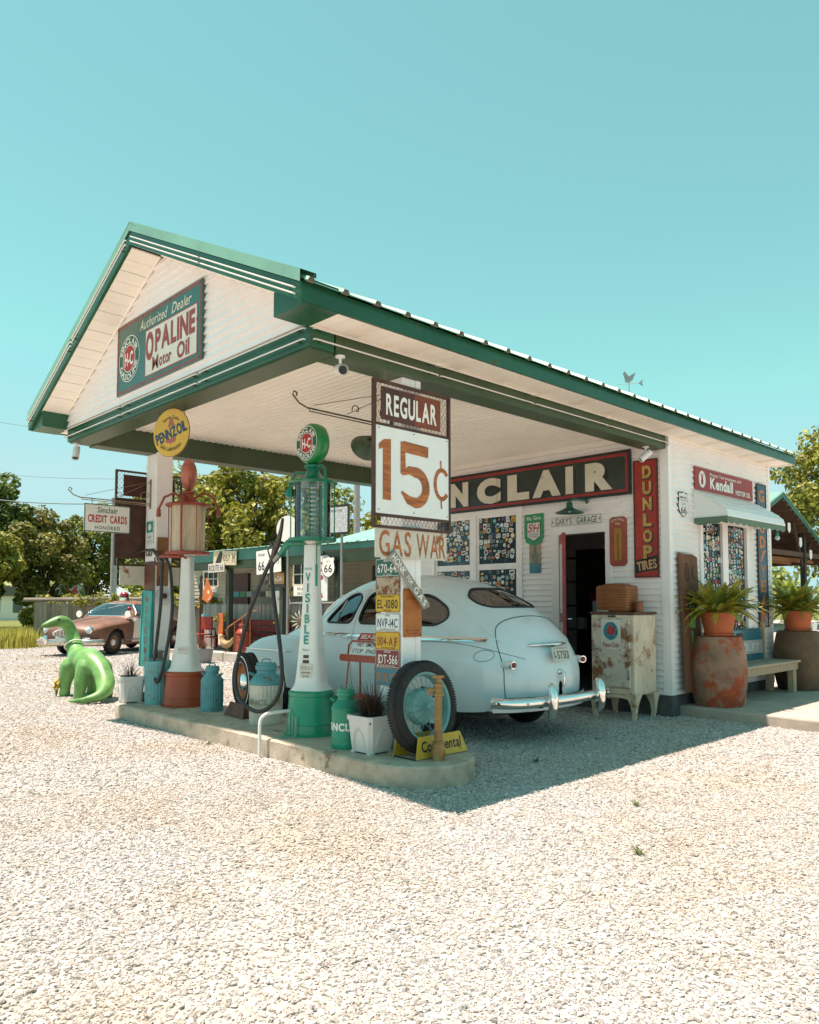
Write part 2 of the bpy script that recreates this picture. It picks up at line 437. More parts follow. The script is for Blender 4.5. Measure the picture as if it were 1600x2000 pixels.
def scatter_stones(name, label, poly, density, smin, smax, seed):
    """a sheet of loose stones: points on a patch of ground, each carrying one of five rough pebbles"""
    me = MB().add([(x, y, .002) for x, y in poly], [tuple(range(len(poly)))]).mesh(name)
    me.materials.append(STONE)
    o = bpy.data.objects.new(name, me); COL.objects.link(o); tag(o, label, 'gravel', kind='stuff')
    ng = bpy.data.node_groups.new(name, 'GeometryNodeTree')
    ng.interface.new_socket('Geometry', in_out='INPUT', socket_type='NodeSocketGeometry')
    ng.interface.new_socket('Geometry', in_out='OUTPUT', socket_type='NodeSocketGeometry')
    N = ng.nodes.new; L = ng.links.new
    gi = N('NodeGroupInput'); go = N('NodeGroupOutput')
    d = N('GeometryNodeDistributePointsOnFaces')
    ps = N('GeometryNodeInputPosition'); pn = N('ShaderNodeTexNoise'); pn.inputs['Scale'].default_value = .6; pn.inputs['Detail'].default_value = 6; pn.inputs['Roughness'].default_value = .7
    L(ps.outputs[0], pn.inputs['Vector']); pm = N('ShaderNodeMapRange'); pm.inputs['From Min'].default_value = .47; pm.inputs['From Max'].default_value = .62; pm.inputs['To Min'].default_value = density; pm.inputs['To Max'].default_value = density * .12
    L(pn.outputs[0], pm.inputs['Value']); L(pm.outputs[0], d.inputs['Density'])
    d.inputs['Seed'].default_value = seed
    L(gi.outputs[0], d.inputs['Mesh'])
    gti = N('GeometryNodeGeometryToInstance')
    for q in range(5):
        ico = N('GeometryNodeMeshIcoSphere'); ico.inputs['Radius'].default_value = .5; ico.inputs['Subdivisions'].default_value = 2
        sp = N('GeometryNodeSetPosition'); pos = N('GeometryNodeInputPosition'); nz = N('ShaderNodeTexNoise')
        va = N('ShaderNodeVectorMath'); va.operation = 'ADD'; va.inputs[1].default_value = (q * 7.3, q * 3.1, 2.0)
        L(pos.outputs[0], va.inputs[0]); L(va.outputs[0], nz.inputs['Vector']); nz.inputs['Scale'].default_value = 1.9; nz.inputs['Detail'].default_value = 2
        vs = N('ShaderNodeVectorMath'); vs.operation = 'SUBTRACT'; vs.inputs[1].default_value = (.5, .5, .5); L(nz.outputs['Color'], vs.inputs[0])
        vm = N('ShaderNodeVectorMath'); vm.operation = 'MULTIPLY'; vm.inputs[1].default_value = (1.3, 1.3, 1.0); L(vs.outputs[0], vm.inputs[0])
        L(ico.outputs['Mesh'], sp.inputs['Geometry']); L(vm.outputs[0], sp.inputs['Offset'])
        sm = N('GeometryNodeSetMaterial'); sm.inputs['Material'].default_value = STONE; L(sp.outputs[0], sm.inputs['Geometry'])
        L(sm.outputs[0], gti.inputs[0])
    ip = N('GeometryNodeInstanceOnPoints'); ip.inputs['Pick Instance'].default_value = True
    L(d.outputs['Points'], ip.inputs['Points']); L(gti.outputs[0], ip.inputs['Instance'])
    def rnd(t, lo, hi, sd):
        r = N('FunctionNodeRandomValue'); r.data_type = t
        if t == 'FLOAT_VECTOR': r.inputs[0].default_value = lo; r.inputs[1].default_value = hi; r.inputs['Seed'].default_value = sd; return r.outputs[0]
        if t == 'INT': r.inputs[4].default_value = lo; r.inputs[5].default_value = hi; r.inputs['Seed'].default_value = sd; return r.outputs[2]
        r.inputs[2].default_value = lo; r.inputs[3].default_value = hi; r.inputs['Seed'].default_value = sd; return r.outputs[1]
    L(rnd('INT', 0, 4, 3), ip.inputs['Instance Index'])
    rot = N('FunctionNodeEulerToRotation'); L(rnd('FLOAT_VECTOR', (-.5, -.5, 0), (.5, .5, 6.28), 5), rot.inputs[0]); L(rot.outputs[0], ip.inputs['Rotation'])
    pw = N('ShaderNodeMath'); pw.operation = 'POWER'; pw.inputs[1].default_value = 3.2; L(rnd('FLOAT', 0., 1., 9), pw.inputs[0])
    mr = N('ShaderNodeMapRange'); mr.inputs['To Min'].default_value = smin; mr.inputs['To Max'].default_value = smax; L(pw.outputs[0], mr.inputs['Value'])
    vm = N('ShaderNodeVectorMath'); vm.operation = 'MULTIPLY'; L(rnd('FLOAT_VECTOR', (.9, .7, .45), (1.3, 1.0, .75), 11), vm.inputs[0])
    cb = N('ShaderNodeCombineXYZ')
    for i in range(3): L(mr.outputs[0], cb.inputs[i])
    L(cb.outputs[0], vm.inputs[1]); L(vm.outputs[0], ip.inputs['Scale'])
    L(ip.outputs[0], go.inputs[0])
    md = o.modifiers.new('stones', 'NODES'); md.node_group = ng
    return o
def wedge(d0, d1, a0, a1, n=8):
    """patch of ground between two distances and two bearings from the road side"""
    hd = .8036
    P = [(d1 * -sin(hd - R(a)), d1 * cos(hd - R(a))) for a in [a0 + (a1 - a0) * i / n for i in range(n + 1)]]
    Q = [(d0 * -sin(hd - R(a)), d0 * cos(hd - R(a))) for a in [a1 + (a0 - a1) * i / n for i in range(n + 1)]]
    return P + Q
scatter_stones('gravel_stones', 'loose pale gravel stones in the foreground of the lot', wedge(1.6, 6.4, -36, 36), 6500, .008, .029, 1)
scatter_stones('gravel_stones_far', 'loose pale gravel stones out round the island and building', wedge(6.4, 14.5, -34, 34), 2700, .012, .034, 2)
scatter_stones('gravel_stones_distant', 'loose pale gravel stones towards the fence and the back porch', wedge(14.5, 27, -36, 20), 700, .024, .05, 4)

# lawn beyond the lot
LAWN = M('lawn', (.13, .15, .028), .9, var=.35, sc=1.2, bump=.5, bsc=30)
lw = MB()
lw.add([(-26.2, 5.2, .004), (-25.2, 8.4, .004), (-30, 14, .004), (-34, 26, .004), (-120, 90, .004), (-160, 10, .004), (-60, -30, .004)], [tuple(range(7))])
lw.add([(-120, 62, .004), (-20, 64, .004), (40, 60, .004), (40, 300, .004), (-300, 300, .004)], [tuple(range(5))])
tag(obj('lawn', lw, LAWN), 'mown yellow green lawn beyond the gravel and the fence', 'lawn', kind='structure')

# ------------------------------------------------------------------ pump island (concrete, rounded ends) and porch slab
isl = MB()
def island_outline():
    P = []; r = .46
    for i in range(17): a = R(-90 + 180 * i / 16); P.append((-4.52 + r * cos(a), 4.46 + r * sin(a)))
    for a in (90, 126, 162, 198, 234, 262): P.append((-9.3 + r * cos(R(a)), 4.46 + r * sin(R(a))))
    return P
io = island_outline(); n_ = len(io)
cx_ = sum(p[0] for p in io) / n_
def inset(p, d): 
    v = Vector((p[0] - max(-9.3, min(-4.52, p[0])), p[1] - 4.46)); L_ = v.length; v = v * ((L_ - d) / L_) if L_ else v
    return (max(-9.3, min(-4.52, p[0])) + v.x, 4.46 + v.y)
r0 = [(x, y, -.05) for x, y in io]; r1 = [(x, y, .155) for x, y in io]; r2 = [(*inset(p, .015), .17) for p in io]
isl.grid([r0, r1, r2], True); isl.add(r2, [tuple(range(n_))])
tag(obj('pump_island', isl, CONC, smooth=30), 'raised concrete pump island with a rounded stained end', 'island', kind='structure')
sb = MB()
pts = [(-4.64, 9.17), (-4.3, 9.13), (-3.6, 9.12), (-2.6, 9.02), (-1.2, 8.96), (-1.2, 12.6), (-4.64, 12.6)]
sb.prism(pts, .16, -.03, 'xy')
SLAB = M('porch_concrete', (.40, .35, .29), .9, var=.2, sc=2.5, bump=.3, bsc=50)
tag(obj('porch_pavement', sb, SLAB, bevel=.02), 'low concrete porch slab beside the station wall', 'pavement', kind='structure')

# ================================================================== GAS STATION
XR, XL, XC = -4.642, -9.533, -7.0875
YB, YW, YK = 3.42, 8.975, 12.155
ZS, ZC = 3.52, 3.60
EX, YG, YE = .358, 3.083, 12.32
SLP = .485
STN = thing('gas_station', 'white clapboard filling station with green roof and drive-through canopy', 'gas station', (XC, 9.0, 0))
def part(name, mb, mats, smooth=None, parent=None, **k):
    """a part of the station given in world coordinates (a sub-part when parent is one of its parts)"""
    o = obj(name, mb, mats, parent or STN, smooth, **k)
    if parent is None: o.matrix_parent_inverse = Matrix.Translation((-XC, -9.0, 0))
    return o
ROW = .0777
def board_x(x0, x1, z, h=ROW, y=YW):
    return MB().add([(x, y + a, z + b) for x in (x0, x1) for a, b in ((.01, 0), (-.024, 0), (-.026, .006), (-.004, h), (.01, h))],
                    [(0, 1, 2, 3, 4), (9, 8, 7, 6, 5)] + [(i, i + 5, (i + 1) % 5 + 5, (i + 1) % 5) for i in range(5)])
def board_y(y0, y1, z, h=ROW, x=XR):
    return MB().add([(x - a, y, z + b) for y in (y0, y1) for a, b in ((.01, 0), (-.024, 0), (-.026, .006), (-.004, h), (.01, h))],
                    [(0, 1, 2, 3, 4), (9, 8, 7, 6, 5)] + [(i, i + 5, (i + 1) % 5 + 5, (i + 1) % 5) for i in range(5)])
# walls with openings
DX0, DX1, DZ0, DZ1 = -6.27, -5.53, .16, 2.36
WX0, WX1, WZ0, WZ1 = -8.72, -6.96, 1.05, 2.78
fw = MB()
for a, b in (((XL, .0), (WX0, ZC)), ((WX0, .0), (WX1, WZ0)), ((WX0, WZ1), (WX1, ZC)), ((WX1, .0), (DX0, ZC)), ((DX0, DZ1), (DX1, ZC)), ((DX1, .0), (XR, ZC)), ((DX0, 0), (DX1, DZ0))):
    fw.b2((a[0], YW, a[1]), (b[0], YW + .12, b[1]))
FOUND = M('foundation_block', (.10, .105, .10), .9, var=.3, sc=6, bump=.3)
front_wall = part('front_wall', fw, WHITE)
part('foundation', MB().b2((XL, YW - .012, -.1), (XR + .012, YK, .262)), FOUND, parent=front_wall)
z = .27
while z < 3.58:
    segs = [(XL, -4.73)]
    if z < WZ1 + .06 and z > WZ0 - .1: segs = [(XL, WX0 - .06), (WX1 + .05, -4.73)]
    if z < DZ1 + .08:
        segs = [s for a, b in segs for s in (((a, DX0 - .13), (DX1 + .07, b)) if a < DX0 < b else ((a, b),))]
    for a, b in segs: part('siding_board', board_x(a, b, z, min(ROW, 3.6 - z)), WHITE, parent=front_wall)
    z += ROW
SY0, SY1, SZ0, SZ1 = 9.84, 11.27, .95, 2.56
rw = MB()
for a, b in (((YW, 0), (SY0, ZS)), ((SY0, 0), (SY1, SZ0)), ((SY0, SZ1), (SY1, ZS)), ((SY1, 0), (YK, ZS))):
    rw.b2((XR - .12, a[0] + .121 if a[0] == YW else a[0], a[1]), (XR, b[0], b[1]))
right_wall = part('side_wall', rw, WHITE)
z = .27
while z < 3.5:
    segs = [(YW + .06, YK - .05)]
    if SZ0 - .08 < z < SZ1 + .02: segs = [(YW + .06, SY0 - .09), (SY1 + .09, YK - .05)]
    for a, b in segs: part('siding_board', board_y(a, b, z, min(ROW, 3.515 - z)), WHITE, parent=right_wall)
    z += ROW
part('corner_trim', MB().b2((XR - .088, YW - .026, .27), (XR + .026, YW, 3.38)).b2((XR, YW - .0, .27), (XR + .026, YW + .06, 3.50)), TRIMW, parent=right_wall)
part('corner_trim', MB().b2((XR - .02, YK - .05, .2), (XR + .026, YK + .026, 3.50)), TRIMW, parent=right_wall)
bw = MB().b2((XL, YK - .12, 0), (XR - .121, YK, ZS)).b2((XL, YW + .121, 0), (XL + .12, YK - .121, ZS))
part('back_wall', bw, WHITE)
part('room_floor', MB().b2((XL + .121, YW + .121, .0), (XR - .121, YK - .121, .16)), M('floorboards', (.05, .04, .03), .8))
part('room_ceiling', MB().b2((XL, YW, ZC + .004), (XR - .01, YK, ZC + .05)), CREAM)
# beams round the canopy
BW = .24
beam_f = part('front_beam', MB().b2((XL, YB, 3.36), (XR, YB + BW, 3.525)), [FASCIA])
part('beam_lining', MB().b2((XL + .02, YB + .02, 3.343), (XR - .02, YB + BW + .01, 3.36)).b2((XL + BW, YB + BW, 3.345), (XR - BW, YB + BW + .02, ZC)), OLIVE, parent=beam_f)
beam_r = part('side_beam', MB().b2((XR - BW, YB + BW + .02, 3.345), (XR - .003, YW - .03, 3.522)).b2((XR - BW, YB + BW + .02, 3.522), (XR - BW + .02, YW - .03, ZC)), OLIVE)
beam_l = part('side_beam', MB().b2((XL + .003, YB + BW + .02, 3.325), (XL + BW, YW - .03, ZC)), OLIVE)
# ribbed ceiling sheets
for k in range(6):
    y0 = YB + BW + .02 + k * .885; y1 = min(YW - .02, y0 + .885)
    prof = []; y = y0; 
    while y < y1 - .005:
        for a, b in ((0, 0), (.045, 0), (.053, -.009), (.068, -.009), (.076, 0)): prof.append((min(y + a, y1), ZC - .012 + b))
        y += .0885
    prof.append((y1, ZC - .012))
    part('ceiling_panel', MB().grid([[(x, a, b) for a, b in prof] for x in (XL + BW, XR - BW + .02)]), CREAM)
sc = MB(); rs = random.Random(3)
for i in range(12):
    for j in range(7):
        sc.lathe([(.0, -.006), (.010, -.005), (.010, 0)], 6, (XL + .55 + j * .62 + rs.uniform(-.02, .02), YB + .5 + i * .443, ZC - .012))
o = part('ceiling_screws', sc, M('screw_head', (.10, .08, .06), .6)); o['kind'] = 'stuff'
part('wall_ceiling_trim', MB().b2((XL + BW, YW - .05, ZC - .09), (XR - BW, YW - .021, ZC - .015)), CREAM)
# gable siding
gb = MB().add([(XL, YB + .03, 3.525), (XR, YB + .03, 3.525), (XR, YB + .03, 3.70), (XC, YB + .03, 4.86), (XL, YB + .03, 3.70)], [(0, 1, 2, 3, 4)])
gable = part('gable_wall', gb, WHITE)
z = 3.53
while z < 4.82:
    def hw(zz): return min(2.44, (4.885 - zz) / SLP)
    a, b = hw(z), hw(min(z + ROW, 4.88))
    d = YB
    vs = [(XC - a, d - .022, z), (XC + a, d - .022, z), (XC + b, d + .004, z + ROW), (XC - b, d + .004, z + ROW), (XC - a, d + .02, z), (XC + a, d + .02, z), (XC + b, d + .02, z + ROW), (XC - b, d + .02, z + ROW)]
    part('siding_board', MB().add(vs, [(0, 1, 2, 3), (7, 6, 5, 4), (0, 4, 5, 1), (3, 2, 6, 7), (0, 3, 7, 4), (1, 5, 6, 2)]), WHITE, parent=gable)
    z += ROW
# rake fascia, rake soffit, eaves
def rake_pt(s, t): return XC + s * t, 5.0 - SLP * t    # t = run from the ridge
HWX = XR + EX - XC
for s in (-1, 1):
    x1 = XC + s * HWX
    rf = MB().prism([(XC, 5.0), (x1, 5.0 - SLP * HWX), (x1, 4.87 - SLP * HWX), (XC, 4.87)], .03, YG, 'xz')
    rake = part('rake_fascia', rf, FASCIA)
    ns = 9
    for k in range(ns):
        t0 = .03 + k * 2.42 / ns; t1 = .03 + (k + 1) * 2.42 / ns - .006
        for q in range(2):
            a = t0 + (t1 - t0) * q / 2; b = a + (t1 - t0) / 2 - .004
            vs = []
            for t in (a, b):
                for yy in (YG + .032, YB - .002):
                    X_ = XC + s * t; Z_ = 4.868 - SLP * t; vs += [(X_, yy, Z_), (X_, yy, Z_ + .012)]
            part('soffit_panel', MB().add(vs, [(0, 2, 6, 4), (1, 5, 7, 3), (0, 1, 3, 2), (4, 6, 7, 5), (0, 4, 5, 1), (2, 3, 7, 6)]), CREAM, parent=rake)
    part('rake_moulding', MB().tube([(XC + s * .02, YB - .022, 4.858), (XC + s * 2.40, YB - .022, 4.858 - SLP * 2.38)], .012, 6), CREAM, parent=rake)
    # boxed eave return
    part('eave_return', MB().b2((XC + s * 2.42, YG + .034, 3.505), (x1, YB - .003, 3.69)), [FASCIA], parent=rake)
    # eave fascia with soffit under it
    ef = part('eave_fascia', MB().b2((x1 - .02 * s, YG + .0, 3.512), (x1 + .004 * s, YE, 3.648)), FASCIA)
    xe0, xe1 = XC + s * 2.4475, x1 - .022 * s
    y = YB + .0; k = 0
    while y < YE - .02:
        y2 = min(y + .152, YE)
        m_ = MB().b2((xe0, y, 3.522), (xe1, y2 - .004, 3.534))
        if k % 4 == 2:
            for q in range(10): m_.b2((xe0 + (xe1 - xe0) * .06, y + .012 + q * .0135, 3.517), (xe1 - (xe1 - xe0) * .06, y + .018 + q * .0135, 3.5215))
        part('soffit_panel', m_, CREAM, parent=ef); y += .152; k += 1
    part('soffit_trim', MB().b2((xe0 - .0 * s, YB, 3.505), (xe0 + .022 * s, YE - .1, 3.5205)), CREAM, parent=ef)
    # roof sheets
    nsheet = 10; wsh = (YE + .06 - (YG - .008)) / nsheet
    for k in range(nsheet):
        y0 = YG - .008 + k * wsh
        prof = []
        for r in range(3):
            for a, b in ((0, 0), (.03, .0), (.048, .028), (.075, .028), (.093, 0)): prof.append((y0 + (r + a / .31) * wsh / 3, b))
        prof.append((y0 + wsh, 0))
        top = [(XC + s * .0, y, 5.035 + b) for y, b in prof]; bot = [(XC + s * (HWX + .05), y, 5.035 - SLP * (HWX + .05) + b) for y, b in prof]
        lo = [(XC + s * .0, y, 5.028) for y, b in prof]; lob = [(XC + s * (HWX + .05), y, 5.028 - SLP * (HWX + .05) - .002) for y, b in prof]
        part('roof_sheet', MB().grid([lo, top, bot, lob]), ROOFG)
    if s == 1:
        for k in range(nsheet * 3):
            yy = YG - .008 + (k + .062 / .31) * wsh / 3; xe = XC + (HWX + .052); ze = 5.035 - SLP * (HWX + .052)
            part('rib_closure', MB().add([(xe + dx, yy + a, ze + b) for dx in (-.03, .002) for a, b in ((-.034, -.004), (.034, -.004), (.017, .026), (-.017, .026))], [(0, 1, 2, 3), (7, 6, 5, 4), (0, 4, 5, 1), (1, 5, 6, 2), (2, 6, 7, 3), (3, 7, 4, 0)]), M('closure_brown', (.12, .09, .06), .9))
    # rake cap along the gable edge
    tr = HWX + .004
    rc = []
    for yy, dz in ((YG - .012, -.03), (YG - .012, .062), (YG + .13, .066), (YG + .13, .03)):
        rc.append([(XC, yy, 5.035 + dz), (XC + s * tr, yy, 5.035 - SLP * tr + dz)])
    part('rake_cap', MB().grid(rc), ROOFG)
ridge = MB().grid([[(XC - .17, y, 5.035 - .17 * SLP + .034) for y in (YG - .014, YE + .07)], [(XC, y, 5.085) for y in (YG - .014, YE + .07)], [(XC + .17, y, 5.035 - .17 * SLP + .034) for y in (YG - .014, YE + .07)]])
part('ridge_cap', ridge, ROOFG)
part('back_gable', MB().prism([(XL, 3.52), (XR, 3.52), (XR, 3.72), (XC, 4.9), (XL, 3.72)], .03, YK - .03, 'xz'), WHITE)
# light tubes along beams and rakes
def neon(p, q, off):
    p = Vector(p); q = Vector(q); off = Vector(off); d = (q - p).normalized()
    pts = [p - off * .6 + d * .01, p - off * .15 + d * .008, p + d * .03, q - d * .03, q - off * .15 - d * .008, q - off * .6 - d * .01]
    t = part('light_tube', MB().tube(pts, .0066, 7), NEON, smooth=60)
    e = MB()
    for a in (.06, .94):
        c = p.lerp(q, a); e.cyl(c - off * .9, c, .009, n=6)
    part('tube_clip', e, BRONZE, parent=t)
for zz in (3.497, 3.412):
    for k in range(3):
        a = XL - .03 + k * 1.64; neon((a, YB - .035, zz), (a + 1.62, YB - .035, zz), (0, -.035, 0))
    for k in range(4):
        a = YB + .02 + k * 1.385; neon((XR + .035, a, zz), (XR + .035, a + 1.365, zz), (.035, 0, 0))
for s in (-1, 1):
    for dz in (.05, .095):
        for k in range(2):
            t0 = .05 + k * 1.37; t1 = t0 + 1.34
            neon((XC + s * t0, YG - .03, 5.0 - dz - SLP * t0), (XC + s * t1, YG - .03, 5.0 - dz - SLP * t1), (0, -.03, 0))
# posts
for x0, x1 in ((-4.965, -4.697), (-9.545, -9.27)):
    P_ = part('post', MB().b2((x0, 4.4445, .165), (x1, 4.665, 3.345)), TRIMW, bevel=.008)
    part('post_batten', MB().b2((x0 + .006, 4.436, .17), (x0 + .075, 4.4442, 3.34)).b2((x1 + .0003, 4.60, .17), (x1 + .008, 4.655, 3.34)), TRIMW, parent=P_)
# front window: two columns of two sashes
PANE = glass('window_glass', (.55, .58, .58), .04, .05)
stick_cols = [M('sticker_%s' % n, c, .45, var=0) for n, c in (('white', (.75, .75, .72)), ('navy', (.03, .07, .17)), ('red', (.42, .03, .03)), ('teal', (.05, .30, .34)), ('black', (.02, .02, .02)), ('yellow', (.62, .40, .04)), ('green', (.05, .22, .10)), ('cream', (.62, .56, .42)), ('orange', (.55, .16, .03)), ('grey', (.30, .31, .31)), ('sky', (.30, .52, .62)))]
def sticker_mesh(kind):
    m = MB()
    if kind == 0: a, b = circ(.5, 14), circ(.33, 10)
    elif kind == 1: a, b = circ(.5, 14, e=1.15), rrect(.6, .35, .1, 2)
    elif kind == 2: a, b = rrect(1.1, .8, .08, 2), rrect(.8, .3, .05, 2)
    elif kind == 3: a, b = rrect(.75, 1., .12, 2), circ(.26, 8)
    elif kind == 4: a, b = shield66(1., 1.1), rrect(.5, .35, .1, 2)
    else: a, b = circ(.62, 14, e=.55), rrect(.8, .22, .08, 2)
    m.add([(x, 0, z) for x, z in a], [tuple(range(len(a)))]).mat(1).add([(x, -.002, z) for x, z in b], [tuple(range(len(b)))])
    me = m.mesh('sticker'); me.materials.append(stick_cols[0]); me.materials.append(stick_cols[1]); return me
SMESH = [sticker_mesh(k) for k in range(6)]
def stickers(parent, u0, u1, z0, z1, place, rng, size=.085, rows=None, gapf=1.06, fill=.9):
    z = z1 - size * .6
    while z > z0 + size * .4:
        u = u0 + size * rng.uniform(.4, .8)
        while u < u1 - size * .4:
            if rng.random() < fill:
                s = size * rng.uniform(.62, 1.25); k = rng.choice((0, 0, 0, 0, 0, 1, 1, 2, 3, 4, 5, 5))
                o = bpy.data.objects.new('sticker', SMESH[k]); COL.objects.link(o); o.parent = parent
                w, zz = u + rng.uniform(-.01, .01), z + rng.uniform(-.018, .018)
                loc, rz = place(w, zz); o.location = loc; o.rotation_euler = (0, rng.uniform(-.25, .25), rz); o.scale = (s, 1, s)
                c1 = rng.choice([0, 0, 0, 0, 0, 0, 7, 7, 1, 2, 3, 4, 4, 5, 6, 9, 9, 10]); c2 = rng.choice([1, 2, 3, 4, 4, 5, 0, 0, 7, 8, 9, 10])
                if c2 == c1: c2 = (c1 + 4) % 11
                for i, cc in ((0, c1), (1, c2)):
                    o.material_slots[i].link = 'OBJECT'; o.material_slots[i].material = stick_cols[cc]
            u += size * rng.uniform(.95, 1.3)
        z -= size * gapf
win = part('front_window', MB().b2((WX0 - .055, YW - .035, WZ0 - .06), (WX0 + .03, YW + .03, WZ1 + .06)).b2((WX1 - .03, YW - .035, WZ0 - .06), (WX1 + .05, YW + .03, WZ1 + .06))
    .b2((WX0 + .03, YW - .033, WZ1 - .03), (WX1 - .03, YW + .03, WZ1 + .06)).b2((WX0 + .03, YW - .05, WZ0 - .06), (WX1 - .03, YW + .03, WZ0 + .03)).b2((-7.90, YW - .03, WZ0 + .03), (-7.80, YW + .03, WZ1 - .03)), TRIMW)
rng = random.Random(11)
for (x0, x1) in ((-8.69, -7.90), (-7.80, -6.99)):
    for (z0, z1) in ((1.08, 1.955), (1.955, 2.75)):
        t = .045
        f = MB().b2((x0, YW - .012, z0), (x0 + t, YW + .02, z1)).b2((x1 - t, YW - .012, z0), (x1, YW + .02, z1)).b2((x0 + t, YW - .011, z0), (x1 - t, YW + .02, z0 + t)).b2((x0 + t, YW - .011, z1 - t), (x1 - t, YW + .02, z1))
        part('sash', f, TRIMW, parent=win)
        pn = part('pane', MB().b2((x0 + t, YW + .004, z0 + t), (x1 - t, YW + .008, z1 - t)), PANE, parent=win)
        mu = MB()
        for q in (1, 2): mu.b2((x0 + (x1 - x0) * q / 3 - .008, YW + .012, z0 + t), (x0 + (x1 - x0) * q / 3 + .008, YW + .03, z1 - t))
        mu.b2((x0 + t, YW + .013, (z0 + z1) / 2 - .008), (x1 - t, YW + .031, (z0 + z1) / 2 + .008)); part('muntin', mu, TRIMW, parent=win)
        if z0 > 1.5 or True:
            stickers(win, x0 + t, x1 - t, max(z0 + t, 1.55), z1 - t, lambda u, zz: ((u, YW - .0005, zz), 0), rng, .075)
part('dim_room_sheet', MB().b2((WX0, YW + .25, 1.0), (WX1, YW + .26, 2.8)), M('dim_interior', (.09, .08, .06), .9), parent=win)  # added sheet behind the panes, the room's dimness put into its dark colour
# side window, two tall casements
sw = part('side_window', MB().b2((XR - .03, 9.78, SZ0 - .08), (XR + .035, 9.86, SZ1)).b2((XR - .03, 11.25, SZ0 - .08), (XR + .035, 11.35, SZ1)).b2((XR - .03, 10.46, SZ0), (XR + .03, 10.63, SZ1)).b2((XR - .03, 9.86, SZ0 - .08), (XR + .045, 11.25, SZ0)).b2((XR - .03, 9.86, SZ1 - .06), (XR + .033, 11.25, SZ1)), TRIMW)
for (y0, y1) in ((9.86, 10.46), (10.63, 11.25)):
    part('pane', MB().b2((XR - .012, y0, SZ0), (XR - .008, y1, SZ1 - .06)), PANE, parent=sw)
    stickers(sw, y0, y1, SZ0, SZ1 - .07, lambda u, zz: ((XR - .006, u, zz), FX), rng, .074, gapf=1.0, fill=.95)
part('dim_room_sheet', MB().b2((XR - .3, 9.8, .9), (XR - .29, 11.3, 2.6)), M('teal_interior', (.05, .11, .13), .9), parent=sw)  # added backing sheet, its dull teal painted to pass for the dim room
# door
dfm = part('door_frame', MB().b2((DX0 - .125, YW - .03, DZ0), (DX0, YW + .13, DZ1 + .11)).b2((DX1, YW - .03, DZ0), (DX1 + .085, YW + .13, DZ1 + .11)).b2((DX0, YW - .029, DZ1), (DX1, YW + .13, DZ1 + .11)), TRIMW)
REDP = M('worn_red_paint', (.30, .022, .018), .5, var=.25, sc=6, rust=.1)
hx, hy = DX0 + .01, YW - .035; dd = Vector((.622, -.783)); dn = Vector((.783, .622)); W_ = .72
def dleaf(a, b, z0, z1, t=.04): 
    P = [Vector((hx, hy)) + dd * a, Vector((hx, hy)) + dd * b]; Q = [p + dn * t for p in P]
    q = [P[0], P[1], Q[1], Q[0]]
    return [(v.x, v.y, zz) for zz in (z0, z1) for v in q], [(0, 1, 2, 3), (7, 6, 5, 4), (0, 4, 5, 1), (1, 5, 6, 2), (2, 6, 7, 3), (3, 7, 4, 0)]
lf = MB()
for a in ((0, .11, .2, 2.33), (W_ - .11, W_, .2, 2.33), (.11, W_ - .11, 2.2, 2.33), (.11, W_ - .11, .2, .75), (.11, W_ - .11, 1.15, 1.27)): lf.add(*dleaf(*a))
dl = part('door', lf, REDP)
m_ = MB(); m_.add(*dleaf(.11, W_ - .11, .75, 2.2, .012)); part('pane', m_, glass('dusty_glass', (.5, .52, .5), .1, .5), parent=dl)
part('door_handle', MB().cyl((hx + dd.x * .66 + .05, hy + dd.y * .66 + .04, 1.2), (hx + dd.x * .66 + .09, hy + dd.y * .66 + .07, 1.2), .012), CHROME, parent=dl)
rag = MB(); c_ = Vector((hx, hy)) + dd * .2 - dn * .05
rag.grid([[(c_.x + .06 * (i - 1.5) * dd.x * (1 - j * .12) - .01 * (j % 2), c_.y + .06 * (i - 1.5) * dd.y * (1 - j * .12), 1.75 - j * .11) for i in range(4)] for j in range(6)])
# awning over the side window
AWM = M('awning_white', (.80, .81, .79), .4, var=.04)
prof = [(0, 2.875), (.10, 2.815), (.20, 2.755), (.29, 2.70), (.37, 2.645), (.43, 2.58), (.452, 2.50)]
end = MB()
for yy in (9.625, 11.50): end.add([(XR + .022, yy, 2.49)] + [(XR + .022 + a, yy, b) for a, b in prof], [tuple(range(8))])
aw = part('awning', end, AWM)
for i in range(6):
    a, b = prof[i], prof[i + 1]
    vs = []
    for yy in (9.61, 11.515):
        vs += [(XR + .022 + a[0], yy, a[1] + .006), (XR + .022 + b[0], yy, b[1] + .006), (XR + .03 + b[0], yy, b[1] + .016 + .004), (XR + .03 + a[0], yy, a[1] + .012)]
    part('slat', MB().add(vs, [(0, 1, 2, 3), (7, 6, 5, 4), (0, 4, 5, 1), (1, 5, 6, 2), (2, 6, 7, 3), (3, 7, 4, 0)]), AWM, parent=aw)
va = MB(); rows = [[], []]
nv = 66
for i in range(nv + 1):
    yy = 9.61 + 1.905 * i / nv; sc_ = .028 * abs(sin(i / 3.3 * pi / 2 * 1.0))
    rows[0].append((XR + .477, yy, 2.515)); rows[1].append((XR + .477, yy, 2.445 - sc_))
va.grid(rows); rows = [[], []]
for i in range(17):
    xx = XR + .03 + .447 * i / 16; rows[0].append((xx, 9.607, 2.515)); rows[1].append((xx, 9.607, 2.445 - .028 * abs(sin(i / 3.3 * pi / 2))))
va.grid(rows)
part('valance', va, M('valance_green', (.10, .17, .11), .6), parent=aw)
